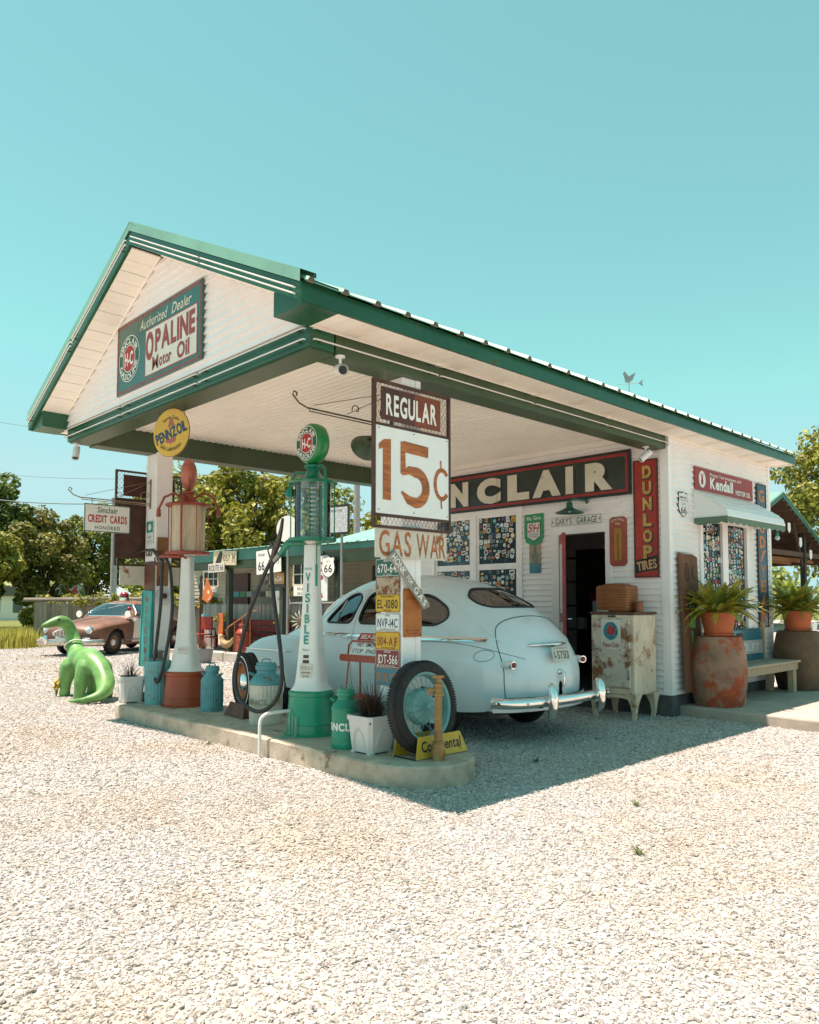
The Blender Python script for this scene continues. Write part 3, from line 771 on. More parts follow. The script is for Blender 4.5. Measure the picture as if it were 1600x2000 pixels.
# ================================================================== SIGNS ON THE STATION
def sign(name, label, cat, loc, rz, poly, mat, t=.018, group=None, rot=None):
    """a sign plate whose front faces local -y; loc is the middle of its back"""
    T = thing(name, label, cat, loc, rz, group, rot)
    flat('panel', poly, -t, t, mat, T); return T
def rect(w, h): return [(-w / 2, -h / 2), (w / 2, -h / 2), (w / 2, h / 2), (-w / 2, h / 2)]
def frame(T, w, h, b, y, t, mat, name='border'):
    m = MB().b2((-w / 2, y, -h / 2), (-w / 2 + b, y + t, h / 2)).b2((w / 2 - b, y, -h / 2), (w / 2, y + t, h / 2)).b2((-w / 2 + b, y, h / 2 - b), (w / 2 - b, y + t, h / 2)).b2((-w / 2 + b, y, -h / 2), (w / 2 - b, y + t, -h / 2 + b))
    return obj(name, m, mat, T)
def screws(T, pts, y, r=.008):
    m = MB()
    for x, z in pts: m.cyl((x, y, z), (x, y - .006, z), r, n=6)
    return obj('screws', m, BRONZE, T)
def hc_badge(T, cx, cz, r, y, e=1., hc='H-C', words=('SINCLAIR', 'GASOLINE')):
    k = obj('badge', MB().add([(a, y, b) for a, b in circ(r, 40, cx, cz)], [tuple(range(40))]), INKW, T)
    obj('badge_ring', MB().add([(a, y - .001, b) for a, b in circ(r * .96, 40, cx, cz)], [tuple(range(40))]), INKG, k)
    obj('badge_ring', MB().add([(a, y - .002, b) for a, b in circ(r * .60, 32, cx, cz)], [tuple(range(32))]), INKW, k)
    obj('badge_core', MB().add([(a, y - .003, b) for a, b in circ(r * .56, 32, cx, cz)], [tuple(range(32))]), INKR, k)
    m = MB(); put_text(m, hc, cx, cz, r * .56, r * .82, .03, .06, y=y - .004)
    put_text(m, words[0], cx, cz, r * .26, r * 2.0, .03, .1, y=y - .004, arc=r * .78); put_text(m, words[1], cx, cz, r * .26, r * 2.0, .03, .1, y=y - .004, arc=r * .78, top=False)
    obj('lettering', m, INKW, k, fix=False); return k

GRNENAM = M('green_enamel', (.018, .11, .085), .3, var=.2, sc=3, rust=.08, coat=.3)
T = sign('dealer_sign', 'green rectangular motor oil dealer sign on the white gable', 'sign', (-7.12, YB - .02, 3.985), 0, rect(1.82, .745), GRNENAM, .02)
frame(T, 1.80, .725, .008, -.0215, .0012, INKR); frame(T, 1.76, .685, .006, -.0215, .0012, INKR)
hc_badge(T, -.61, -.02, .245, -.0215)
pl = flat('inner_panel', rect(1.06, .475), -.023, .002, M('aged_white', (.70, .66, .58), .4, var=.1, sc=6, rust=.05), T); pl.location = (.30, 0, -.065)
frame(pl, 1.06, .475, .008, -.0245, .0012, INKR)
m = MB(); put_text(m, 'O', -.43, .07, .27, .17, .045, y=-.025); put_text(m, 'PALINE', .09, .09, .215, .80, .045, .07, y=-.025); put_text(m, 'M', -.30, -.13, .14, .13, .012, y=-.025); put_text(m, 'otor', -.09, -.125, .125, .25, .03, .05, y=-.025); put_text(m, 'Oil', .27, -.125, .15, .24, .035, .06, y=-.025)
obj('lettering', m, M('faded_red_ink', (.30, .05, .035), .5, var=.2, sc=20), pl, fix=False)
letters(T, INKC, [('Authorized', -.06, .255, .105, {'w': .58, 'shear': .25, 'bold': .012}), ('Dealer', .53, .255, .105, {'w': .38, 'shear': .25, 'bold': .012})], -.0225)
screws(T, [(x, z) for x in (-.88, -.3, .3, .88) for z in (-.35, .35)], -.02, .006)

# round yellow oil sign hung under the beam
YEL = M('yellow_enamel', (.62, .34, .015), .28, var=.12, sc=4, coat=.4, rust=.04)
T = sign('hanging_round_sign', 'round yellow motor oil sign hanging under the front beam', 'sign', (-7.03, YB + .10, 3.09), R(18), circ(.237, 48), YEL, .012)
obj('rim', MB().ring((0, -.006, 0), .237, .006, 48, 6, Matrix.Rotation(pi / 2, 3, 'X')), M('dark_yellow_rim', (.25, .12, .01), .5), T)
m = MB(); put_text(m, 'PENNZOIL', .0, .0, .105, .42, .04, .05, y=-.0145, ang=R(17)); obj('lettering', m, INKB, T, fix=False)
m = MB(); put_text(m, 'Supreme Quality', 0, -.03, .036, .24, 0, .1, y=-.0145, arc=.185); put_text(m, 'Safe Lubrication', 0, .04, .046, .28, .005, .08, y=-.0145, arc=.20, top=False); obj('lettering', m, INKK, T, fix=False)
bell = [(-.012, .142), (.012, .142), (.016, .128), (.026, .118), (.03, .10), (.045, .07), (-.045, .055), (-.03, .10), (-.026, .118), (-.016, .128)]
bl2 = [(-.066, -.075), (.06, -.045), (.066, -.085), (.03, -.10), (.008, -.103), (0, -.125), (-.008, -.103), (-.04, -.105), (-.068, -.095)]
m = MB(); m.add([(a, -.0135, b) for a, b in bell], [tuple(range(len(bell)))]); m.add([(a, -.0135, b) for a, b in bl2], [tuple(range(len(bl2)))]); obj('bell_mark', m, M('ink_brick', (.36, .10, .07), .5, var=.1), T)
m = MB()
for x in (-.165, .165): m.tube([(x, -.006, .165), (x + .012, -.006, .19), (x, -.006, .21), (x, -.006, .262)], .004, 6)
obj('hanger', m, BRONZE, T)

# price signs on the posts: iron frame, diamond mesh, name board and price board
def diamonds(w, h, y, cx, cz, p=.022, q=.034, r=.0016):
    """expanded-metal lattice clipped to a rectangle"""
    m = MB(); x0, x1, z0, z1 = cx - w / 2, cx + w / 2, cz - h / 2, cz + h / 2
    k = q / p
    for sgn in (1, -1):
        c = -(w * k + h); 
        while c < w * k + h:
            P = []
            for t in (0, 1):
                P.append((x0 + t * w, z0 + (c + sgn * k * t * w)))
            (xa, za), (xb, zb) = P
            def clip(za_, zb_, xa_, xb_):
                pts = []
                if abs(zb_ - za_) < 1e-9: return None
                ta, tb = (z0 - za_) / (zb_ - za_), (z1 - za_) / (zb_ - za_)
                lo, hi = max(0, min(ta, tb)), min(1, max(ta, tb))
                return (lo, hi) if hi - lo > 1e-3 else None
            cl = clip(za, zb, xa, xb)
            if cl:
                a, b = [(xa + (xb - xa) * t, y, za + (zb - za) * t) for t in cl]
                m.cyl(a, b, r, n=4, cap=False)
            c += q * 2
    return m
def price_sign(name, label, loc, rz, plain):
    w, h = .915, 1.228; b = .024
    T = thing(name, label, 'sign', loc, rz)
    fm = MB().b2((-w / 2, -.03, -h / 2), (-w / 2 + b, .0, h / 2)).b2((w / 2 - b, -.03, -h / 2), (w / 2, 0, h / 2))
    for z0 in (h / 2 - b, h / 2 - .385, -h / 2 + .095, -h / 2): fm.b2((-w / 2 + b, -.028, z0), (w / 2 - b, -.002, z0 + b))
    obj('frame', fm, RUSTB, T)
    zc = h / 2 - .192
    m = diamonds(w - 2 * b, .335, -.012, 0, zc); m2 = diamonds(w - 2 * b, .085, -.012, 0, -h / 2 + .058); m.add(m2.v, m2.f); obj('mesh', m, RUSTB, T)['kind'] = 'stuff'
    nb = flat('name_board', rect(.70, .275), -.024, .008, M('name_board_brown', (.085, .024, .014), .55, var=.35, sc=3), T); nb.location = (-.02 if not plain else 0, 0, zc)
    pb = flat('price_board', rect(w - .05, .742), -.026, .012, M('price_white', (.80, .80, .78), .45, var=.03) if not plain else RUSTB, T); pb.location = (0, 0, -h / 2 + .117 + .371)
    if not plain:
        ex = flat('board_patch', rect(.32, .27), -.0252, .001, M('name_board_red', (.20, .042, .014), .55, var=.3, sc=4), nb); ex.location = (.19, 0, 0)
        letters(nb, INKW, [('REGULAR', 0, 0, .175, {'w': .60, 'bold': .03, 'gap': .12})], -.0275)
        m = MB(); y = -.0285
        m.add([(x, y, z) for x, z in [(-.40, .20), (-.345, .245), (-.265, .255), (-.265, -.255), (-.355, -.255), (-.355, .17), (-.40, .155)]], [(0, 1, 2, 3, 4, 5, 6)])
        stroke(m, [(-.125, .215), (.175, .20)], .095, y); stroke(m, [(-.13, .2545), (-.125, -.02)], [.05, .062], y - .0006)
        stroke(m, [(-.14, -.02)] + [(-.06, .02), (.02, .01)] + arcp(.02, -.12, .125, 80, -90, 14, 1.05) + [(-.06, -.235), (-.145, -.17)], [.03, .07] + [.09] * 16 + [.075, .02], y - .0012)
        stroke(m, arcp(.345, -.06, .085, 40, 320, 18, 1.5), .038, y); stroke(m, [(.33, .15), (.335, .065)], .018, y - .0006); stroke(m, [(.335, -.185), (.34, -.275)], .018, y - .0006)
        obj('price_lettering', m, BRUSH, pb)
        screws(pb, [(x, z) for x in (-.40, 0, .41) for z in (-.34, .335)], -.026, .005)
    return T
price_sign('price_sign', 'framed price sign reading regular 15 cents on the near post', (-4.672, 4.53, 2.64), FX, False)
price_sign('price_sign', 'rusty mesh sign frame seen from behind on the far post', (-9.58, 4.505, 2.50), -FX, True)
RW = M('rusty_white', (.62, .57, .48), .6, var=.1, rust=.32, rc=(.24, .09, .03), rsc=5)
T = sign('gas_war_board', 'rusty white board painted with the words gas war', 'sign', (-4.672, 4.53, 1.912), FX, rrect(.84, .255, .012, 2), RW, .012)
letters(T, BRUSH, [('GAS', -.20, 0, .215, {'w': .36, 'bold': .012, 'gap': .14}), ('WAR', .225, -.005, .21, {'w': .36, 'bold': .012, 'gap': .08})], -.0135)
T = sign('blank_board', 'blank rusty white board below the far mesh sign', 'sign', (-9.58, 4.53, 1.76), -FX, rect(.82, .24), RW, .012)

# licence plates down the near post
def plate(label, z, col, ink, big, top, bot, rust=0., name='license_plate'):
    T = sign(name, label, 'license plate', (-4.868, 4.4355, z), R(random.uniform(-.6, .6)), rrect(.306, .153, .016, 3), col, .004, 'licence plates down the near post')
    it = []
    if big: it.append((big, 0, -.004, .078, {'w': .255, 'bold': .012, 'gap': .1}))
    if top: it.append((top, 0, .058, .016, {'w': .012 * len(top), 'bold': .01}))
    if bot: it.append((bot, 0, -.059, .013, {'w': .0105 * len(bot), 'bold': .01}))
    if it: letters(T, ink, it, -.0055, 'plate_lettering')
    frame(T, .298, .145, .003, -.0052, .001, ink if big else RUSTB, 'plate_rim')
    return T
PG = M('plate_green', (.012, .10, .075), .4, var=.15, sc=8); PY = M('plate_yellow', (.60, .36, .01), .4, var=.12, sc=9, rust=.05); PWt = M('plate_white', (.72, .73, .70), .4, var=.06)
PMa = M('plate_maroon', (.20, .014, .018), .4, var=.1); PTe = M('plate_teal', (.03, .20, .26), .45, var=.15, rust=.1, rsc=8)
plate('green plate 670-641 topmost on the near post', 1.717, PG, INKW, '670-641', 'MISSOURI', '40   TRUCK')
T = plate('bare rusted plate under the green one on the near post', 1.563, M('plate_rust', (.45, .36, .26), .6, rust=.55, rc=(.17, .06, .02), rsc=9), INKK, None, None, None)
plate('yellow plate EL-1080 on the near post', 1.410, PY, INKK, 'EL-1080', '19 OKLAHOMA 67', 'FARM TRUCK')
plate('white plate NVP-14C on the near post', 1.248, PWt, INKB, 'NVP-14C', 'TEXAS', 'THE LONE STAR STATE')
plate('yellow plate 004-AJF on the near post', 1.091, PY, M('ink_maroon', (.25, .03, .02), .5, var=0), '004-AJF', '', 'New Mexico USA')
plate('maroon plate JDT 566 on the near post', .940, PMa, INKW, 'JDT-566', 'ARIZONA', 'GRAND CANYON STATE')
plate('teal plate with orange characters lowest on the near post', .785, PTe, INKO, '1KKY2', '', '')
ORP = M('orange_plate', (.42, .13, .022), .6, var=.25, sc=5, rust=.25, rc=(.26, .08, .02))
T = sign('orange_oil_plate', 'faded orange metal plate on the side of the near post', 'sign', (-4.690, 4.555, 1.33), FX, rrect(.215, .41, .012, 2), ORP, .006)
FR = M('faded_red', (.30, .04, .02), .6, var=.2)
letters(T, FR, [('Sinclair', 0, .13, .035, {'w': .15, 'shear': .2}), ('TURN OFF ENGINE', 0, -.15, .014, {'w': .15}), ('NO SMOKING', 0, -.175, .014, {'w': .11})], -.0075)
screws(T, [(x, z) for x in (-.09, .09) for z in (-.19, .19)], -.006, .005)
GW = wood('grey_weathered_wood', (.16, .14, .12), (.36, .33, .29), (3, 30, 30))
T = thing('honk_plank', 'grey weathered plank lettered honk for gas nailed aslant', 'sign', (-4.645, 4.47, 1.60), FX)
hp = obj('plank', MB().prism([(-.31, -.04), (.29, -.042), (.30, -.01), (.318, .012), (.30, .036), (-.312, .04), (-.305, .01)], .018, -.018, 'xz'), GW, T, rot=(0, R(47), 0))
letters(hp, INKW, [('HONK', -.185, 0, .062, {'w': .20, 'bold': .02, 'gap': .12}), ('FOR', -.005, 0, .038, {'w': .085, 'bold': .02}), ('GAS', .175, 0, .055, {'w': .19, 'bold': .02, 'gap': .2})], -.0195)

# far post: plates, welcome board, small sign
T = sign('brown_plate', 'plain brown metal plate on the front of the far post', 'sign', (-9.40, 4.4355, 1.75), 0, rrect(.285, .38, .01, 2), M('plate_brown', (.11, .035, .02), .5, var=.2), .005)
TQ = M('turquoise_board', (.02, .28, .26), .45, var=.3, sc=3, rust=.1, rc=(.15, .2, .12), streak=4)
T = thing('welcome_board', 'turquoise vertical welcome board leaning on the far post', 'sign', (-9.41, 4.40, .60), 0, rot=(R(-1), R(1.5), 0))
obj('panel', MB().b2((-.135, -.012, 0), (.125, .012, .955)), TQ, T); frame_ = MB().b2((-.15, -.02, 0), (-.13, .014, .96)).b2((.12, -.02, 0), (.14, .014, .96)).b2((-.13, -.02, .945), (.12, .014, .965)); obj('rim', frame_, TQ, T)
m = MB()
for i, ch in enumerate('WELCOME'): put_text(m, ch, -.005, .85 - i * .128, .085, None, .02, y=-.0135)
obj('lettering', m, M('ink_brown', (.26, .09, .02), .6, var=.3), T, fix=False)
T = sign('small_green_sign', 'small white and green notice high on the far post', 'sign', (-9.415, 4.4355, 2.315), 0, rect(.20, .30), PWt, .004)
flat('green_field', rect(.18, .14), -.0052, .001, INKT, T).location = (0, 0, .07); flat('white_field', circ(.045, 10), -.0062, .001, INKW, T).location = (0, 0, .07)
letters(T, INKT, [('INFO', 0, -.06, .03, {'w': .1}), ('ROUTE', 0, -.115, .02, {'w': .13})], -.0055)
RP = M('rust_plate', (.30, .14, .05), .7, var=.3, sc=6, rust=.45, rc=(.14, .05, .02), rsc=5)
for zz, hh, lb in ((2.10, .30, 'upper'), (1.78, .31, 'lower')):
    sign('rusty_plate', lb + ' bare rusty plate on the side of the far post', 'sign', (-9.262, 4.54, zz), FX, rrect(.155, hh, .01, 2), RP, .004, 'rusty plates on the far post')
T = thing('wire_sunflower', 'black wire sunflower ornament on the far post', 'ornament', (-9.262, 4.565, 1.50), FX)
m = MB()
for i in range(20):
    a = 2 * pi * i / 20; m.tube([(.03 * cos(a), -.02, .03 * sin(a)), (.10 * cos(a - .1), -.02, .10 * sin(a - .1)), (.125 * cos(a), -.02, .125 * sin(a)), (.10 * cos(a + .1), -.02, .10 * sin(a + .1))], .0018, 4)
obj('petals', m, BLACK, T); obj('disc', MB().ball((0, -.02, 0), .036, 10, (1, .5, 1)), M('rust_dark', (.06, .03, .015), .8), T)
for k, (x, zz) in enumerate(((-9.47, 2.06), (-9.39, 2.055))):
    T = thing('horseshoe', ('left' if k == 0 else 'right') + ' iron horseshoe nailed on the far post', 'horseshoe', (x, 4.432, zz), 0, 'horseshoes on the far post')
    obj('shoe', MB().tube([(.035 * cos(R(a)), 0, .045 * sin(R(a))) for a in range(150, 391, 20)], .006, 6), BLACK, T)
tag(obj('loose_brick', MB().box((-9.43, 4.37, .225), (.2, .09, .11), (0, 0, .1)), M('orange_brick', (.34, .10, .035), .85, var=.3), bevel=.006), 'orange brick standing at the foot of the far post', 'brick')

# scroll brackets
def bracket(name, label, x, tipz, ybase=4.437, length=1.03, dz=.29, mat=BRONZE):
    T = thing(name, label, 'bracket', (x, ybase, tipz - .03), 0)
    L_ = length
    obj('arm', MB().tube([(0, 0, 0), (0, -L_ + .14, .005), (0, -L_ + .06, .03), (0, -L_, .085), (0, -L_ + .012, .115), (0, -L_ + .04, .105), (0, -L_ + .035, .08)], .0075, 6).tube([(0, 0, -.022), (0, -L_ + .16, -.018), (0, -L_ + .16, .0)], .005, 6), mat, T, 50)
    obj('stay', MB().tube([(0, 0, dz), (0, -L_ + .2, .035)], .003, 5).tube([(0, 0, dz - .01), (0, -L_ * .48, .02)], .003, 5), mat, T)
    m = MB()
    for c, r in ((-.38 * L_, .05), (-.06, .075)):
        m.tube([(0, c + r * (1 - .1 * i) * cos(R(200 - 38 * i)) , .03 + r * .9 + r * (1 - .1 * i) * sin(R(200 - 38 * i))) for i in range(9)], .005, 5)
    obj('scroll', m, mat, T, 50)
    obj('wall_plate', MB().b2((-.02, 0, -.06), (.02, .006, dz + .03)), mat, T); return T
bracket('scroll_bracket', 'empty bronze scroll bracket reaching from the near post', -4.83, 2.965)
bracket('scroll_bracket', 'pale iron scroll bracket carrying the credit card sign', -9.43, 2.715, mat=M('pale_iron', (.30, .22, .14), .6, var=.3))
T = sign('credit_card_sign', 'white green-edged sign reading credit cards honored', 'sign', (-9.43 + .006, 3.882, 2.452), FX, rrect(.575, .345, .02, 3), M('sign_white', (.74, .72, .66), .4, var=.06, rust=.04), .012)
frame(T, .573, .343, .011, -.0135, .0015, INKG); frame(T, .573, .343, .011, .0002, .0015, INKG)
letters(T, INKG, [('Sinclair', .0, .105, .072, {'w': .25, 'bold': .012}), ('HONORED', .0, -.115, .045, {'w': .31, 'bold': .012, 'gap': .22})], -.0135)
letters(T, INKR, [('CREDIT', -.125, -.005, .092, {'w': .235, 'bold': .035, 'gap': .08}), ('CARDS', .137, -.005, .092, {'w': .215, 'bold': .035, 'gap': .08})], -.0135)
m = MB()
for x in (-.2, .18): m.tube([(x, -.006, .15), (x + .01, -.006, .19), (x, -.006, .235)], .004, 5)
obj('hanger', m, BRONZE, T)

# long name sign over the window
BLKG = M('black_green_enamel', (.014, .028, .018), .35, var=.3, sc=3, rust=.1, rc=(.08, .05, .03), coat=.2)
T = sign('long_name_sign', 'long dark green porcelain sign with cream name letters under the canopy', 'sign', (-7.06, YW - .02, 3.115), 0, rect(3.87, .59), BLKG, .03)
frame(T, 3.87, .59, .03, -.034, .004, BLACK, 'rim'); frame(T, 3.79, .51, .035, -.0325, .0022, M('red_band', (.33, .02, .022), .4, var=.2))
xs = [('S', -8.93, .36), ('I', -8.56, .12), ('N', -8.125, .385), ('C', -7.52, .47), ('L', -6.955, .40), ('A', -6.452, .49), ('I', -6.065, .125), ('R', -5.60, .42)]
m = MB(); m2 = MB()
for ch, x, w in xs:
    put_text(m, ch, x + 7.06, .0, .335, w, .075, y=-.0345)
    V, F, W = text_shape(ch, .075); 
    for k in range(1, 5): put_text(m2, ch, x + 7.06 + k * .012, -k * .012, .335, w, .075, y=-.0303 - .0001 * k)
obj('letter_shadow', m2, M('sign_black', (.008, .009, .009), .4, var=0), T, fix=False); obj('lettering', m, M('cream_letters', (.66, .61, .50), .4, var=.08, sc=4, rust=.05), T, fix=False)
obj('sign_seam', MB().b2((-.30, -.0345, -.28), (-.29, -.031, .28)).b2((1.16, -.0345, -.28), (1.165, -.031, .28)), M('seam_rust', (.10, .05, .03), .8), T)
screws(T, [(x, z) for x in (-1.8, -.34, -.25, 1.14, 1.18, 1.85) for z in (-.2, .2)], -.034, .009)

REDEN = M('red_rust_enamel', (.36, .022, .015), .4, var=.25, sc=3, rust=.14, rc=(.5, .34, .26), rsc=3)
T = sign('vertical_tire_sign', 'tall rusty red tire sign with gold vertical letters', 'sign', (-4.924, YW - .02, 2.487), 0, rect(.338, 1.51), REDEN, .02)
frame(T, .338, 1.51, .016, -.028, .01, RUSTB, 'rim')
m = MB(); m2 = MB()
for i, ch in enumerate('DUNLOP'):
    put_text(m, ch, .02, .60 - i * .205, .155, .125, .05, y=-.0225); put_text(m2, ch, .032, .592 - i * .205, .165, .14, .06, y=-.0215)
obj('letter_shadow', m2, INKK, T, fix=False); obj('lettering', m, M('gold_worn', (.50, .32, .08), .5, var=.4, sc=25), T, fix=False)
bd = flat('lower_band', [(-.152, -.70), (.152, -.655), (.152, -.47), (-.152, -.53)], -.0215, .001, INKK, T)
letters(T, M('orange_cream', (.60, .36, .16), .5, var=.3, sc=20), [('TIRES', 0, -.592, .115, {'w': .275, 'bold': .03, 'ang': R(8), 'gap': .06})], -.0225)

T = sign('thermometer_sign', 'faded red soda thermometer beside the shop door', 'sign', (-5.33, YW - .02, 2.216), 0, rrect(.252, .65, .06, 5), M('faded_brick_red', (.33, .07, .045), .5, var=.25, sc=4, rust=.15, rc=(.2, .06, .03)), .018)
flat('scale_strip', rect(.105, .42), -.0195, .001, M('mustard', (.38, .19, .02), .5, var=.2), T).location = (0, 0, -.06)
m = MB().b2((-.004, -.021, -.24), (.004, -.0188, .10))
for i in range(9): m.b2((-.02, -.0206, -.22 + i * .036), (.02, -.0198, -.216 + i * .036))
obj('tube_marks', m, INKK, T)
m = MB(); put_text(m, 'ROYAL CROWN', 0, .155, .032, .20, .012, .08, y=-.0195, arc=.14); obj('lettering', m, INKC, T, fix=False)
letters(T, INKC, [('COLA', 0, .235, .032, {'w': .08, 'bold': .012})], -.0195); T.children[-2].location.z = -.04

T = sign('garage_street_sign', 'white street-name plate over the shop door', 'sign', (-5.987, YW - .02, 2.543), 0, rrect(.812, .135, .012, 3), PWt, .006)
frame(T, .80, .123, .004, -.0075, .001, INKK)
letters(T, INKK, [("GARY'S", -.2, 0, .092, {'w': .27, 'bold': .008, 'gap': .14}), ('GARAGE', .175, 0, .092, {'w': .32, 'bold': .008, 'gap': .14})], -.0075)
obj('end_marks', MB().add([(s * x, -.0075, z) for s in (1,) for x, z in ((.385, .03), (.37, 0), (.385, -.03))], [(0, 1, 2)]).add([(-x, -.0075, z) for x, z in ((.385, .03), (.37, 0), (.385, -.03))], [(0, 1, 2)]), INKK, T)

T = sign('stamps_shield', 'green trading stamps shield sign between window and door', 'sign', (-6.695, YW - .02, 2.47), 0, [(-.168, .215), (.168, .225), (.17, -.10), (.14, -.19), (.0, -.24), (-.14, -.19), (-.17, -.10)], M('stamp_green', (.02, .27, .10), .4, var=.1), .012)
ip = flat('inner_shield', [(-.122, .10), (.122, .105), (.122, -.11), (0, -.185), (-.122, -.11)], -.014, .002, INKK, T); flat('inner_shield', [(-.112, .09), (.112, .095), (.112, -.105), (0, -.17), (-.112, -.105)], -.0155, .0014, M('shield_white', (.66, .65, .62), .4, var=.04), T)
letters(T, INKW, [('We', -.085, .158, .06, {'w': .09, 'bold': .01}), ('Give', .06, .163, .06, {'w': .13, 'bold': .01})], -.0137)
letters(T, INKR, [('S', -.055, .02, .125, {'w': .07, 'bold': .01, 'shear': .3}), ('&', -.005, .035, .05, {'w': .04, 'shear': .2}), ('H', .05, .015, .125, {'w': .085, 'bold': .01, 'shear': .3})], -.0167)
letters(T, INKG, [('GREEN', 0, -.075, .026, {'w': .17, 'gap': .2}), ('STAMPS', 0, -.108, .026, {'w': .16, 'gap': .16})], -.0167)
T = sign('bottle_picture', 'narrow picture plate of a soda bottle below the shield sign', 'sign', (-6.68, YW - .02, 2.055), 0, rect(.205, .445), M('tan_print', (.36, .26, .16), .5, var=.3, sc=6), .006)
flat('blue_ground', [(-.10, -.22), (.10, -.22), (.10, -.07), (.02, -.10), (-.10, -.06)], -.0075, .001, M('print_blue', (.03, .20, .26), .5, var=.3), T)
flat('bottle', [(-.018, .20), (.018, .20), (.02, .10), (.05, .04), (.055, -.11), (-.055, -.11), (-.05, .04), (-.02, .10)], -.009, .001, M('print_bottle', (.14, .19, .16), .4, var=.4, sc=14), T)

def gooseneck(label, loc, rz, shade_r=.2, group=None):
    T = thing('barn_lamp', label, 'lamp', loc, rz, group)
    G = M('lamp_green', (.015, .12, .085), .35, var=.2, rust=.1); 
    obj('wall_flange', MB().cyl((0, .0, 0), (0, -.02, 0), .045, n=14), G, T, 40)
    obj('arm', MB().tube([(0, -.015, 0), (0, -.1, .01), (0, -.18, .02), (0, -.23, .0), (0, -.25, -.04)], .013, 8), G, T, 60)
    obj('shade', MB().lathe([(.025, .02), (.04, .0), (.045, -.06), (.09, -.085), (shade_r, -.125), (shade_r, -.135), (shade_r - .01, -.13), (.085, -.095), (.03, -.06)], 24, (0, -.25, -.04)), G, T, 50)
    obj('bulb', MB().ball((0, -.25, -.135), .03, 10), INKW, T); return T
gooseneck('green enamel barn lamp above the shop door', (-5.80, YW - .022, 2.80), 0, .19).rotation_euler = (0, 0, R(-38))
T = thing('ceiling_lamp', 'dark round shade lamp under the canopy behind the price sign', 'lamp', (-5.75, 4.95, 2.97), 0)
sh = obj('shade', MB().lathe([(.02, .12), (.05, .11), (.06, .05), (.12, .02), (.155, -.03), (.15, -.03), (.11, .01), (.03, .04)], 22), M('lamp_olive', (.06, .09, .05), .4, var=.2), T, 50, rot=(R(18), R(62), 0)); obj('bulb', MB().ball((0, 0, 0), .04, 10), INKW, sh)
obj('stem', MB().tube([(.09, -.03, .06), (.16, -.04, .12), (.18, -.04, .25), (.18, -.04, .62)], .010, 6), BRONZE, T)

# side wall signs
T = sign('red_oil_banner', 'red motor oil banner above the white awning', 'sign', (XR + .026, 10.568, 3.055), FX, rect(1.85, .30), M('banner_red', (.30, .018, .015), .45, var=.12, sc=2), .012)
obj('emblem', MB().add([(a, -.0135, b) for a, b in circ(.098, 24, -.715, .0, 1.15)], [tuple(range(24))]), INKW, T)
m = MB(); stroke(m, [(-.735, -.07), (-.725, .0), (-.75, .075)], .024, -.0145); stroke(m, [(-.70, -.06), (-.705, .0), (-.69, .08)], .024, -.0145); stroke(m, arcp(-.715, -.035, .03, 0, 330, 10), .014, -.0145); obj('hand_mark', m, INKR, T)
letters(T, INKW, [('Protect Your Investment with', .02, .092, .046, {'w': 1.0, 'bold': .012, 'shear': .2, 'gap': .08}), ('Kendall', -.12, -.02, .15, {'w': .72, 'bold': .04, 'gap': .05}), ('MOTOR OIL', .58, -.075, .068, {'w': .50, 'bold': .03, 'gap': .08})], -.0135)
T = sign('route_shield', 'small white route 66 shield on the corner of the side wall', 'sign', (XR + .022, 9.325, 2.675), FX, shield66(.29, .33), INKK, .008)
flat('face', shield66(.27, .31), -.0105, .002, INKW, T); obj('rule', MB().b2((-.115, -.012, .045), (.115, -.0106, .05)), INKK, T)
letters(T, INKK, [('MISSOURI', 0, .085, .032, {'w': .17, 'bold': .005}), ('U S', 0, .005, .04, {'w': .10}), ('66', 0, -.075, .09, {'w': .14, 'bold': .012})], -.012)
BLUEN = M('blue_worn_enamel', (.012, .06, .105), .35, var=.3, sc=3, rust=.1)
T = sign('vertical_blue_tire_sign', 'tall blue tire sign with orange letters at the back corner', 'sign', (XR + .022, 11.80, 2.12), FX, rrect(.33, 2.14, .03, 3), BLUEN, .02)
frame(T, .34, 2.15, .012, -.026, .012, RUSTB, 'rim'); m = MB()
for ch, zz in (('G', .90), ('O', .655), ('O', .43), ('D', .205), ('Y', -.235), ('E', -.455), ('A', -.67), ('R', -.88)): put_text(m, ch, 0, zz, .175, .20, .04, y=-.0215)
stroke(m, [(-.10, -.11), (-.03, -.03), (.02, .03), (.11, .08)], [.02, .06, .05, .03], -.0215); stroke(m, [(-.02, .05), (.10, .07)], .03, -.0213); obj('lettering', m, INKO, T, fix=False)
CARV = wood('carved_board', (.075, .03, .015), (.20, .085, .04), (14, 14, 2), bump=.5)
T = thing('carved_board', 'tall carved brown board with green letters against the side wall', 'sign', (XR + .115, 9.345, .30), FX, rot=(R(-2.4), 0, FX))
obj('board', MB().prism([(-.235, 0), (.235, 0), (.23, .8), (.24, 1.70), (.10, 1.735), (-.10, 1.73), (-.235, 1.745), (-.225, .8)], .03, -.03, 'xz'), CARV, T)
m = MB(); stroke(m, arcp(-.07, 1.50, .05, 0, 360, 18, 2.2), .02, -.0315, True); stroke(m, arcp(-.07, 1.50, .02, 0, 360, 12, 3), .012, -.0315, True); put_text(m, 'K', .1, 1.50, .2, .1, .0, y=-.0315); obj('carving', m, M('carve_dark', (.03, .013, .008), .8), T, fix=False)
m = MB()
for i, ch in enumerate('GILLE'): put_text(m, ch, .02, 1.08 - i * .20, .155, .125, .045, y=-.032)
obj('lettering', m, M('bright_green', (.07, .42, .09), .5, var=.1), T, fix=False)

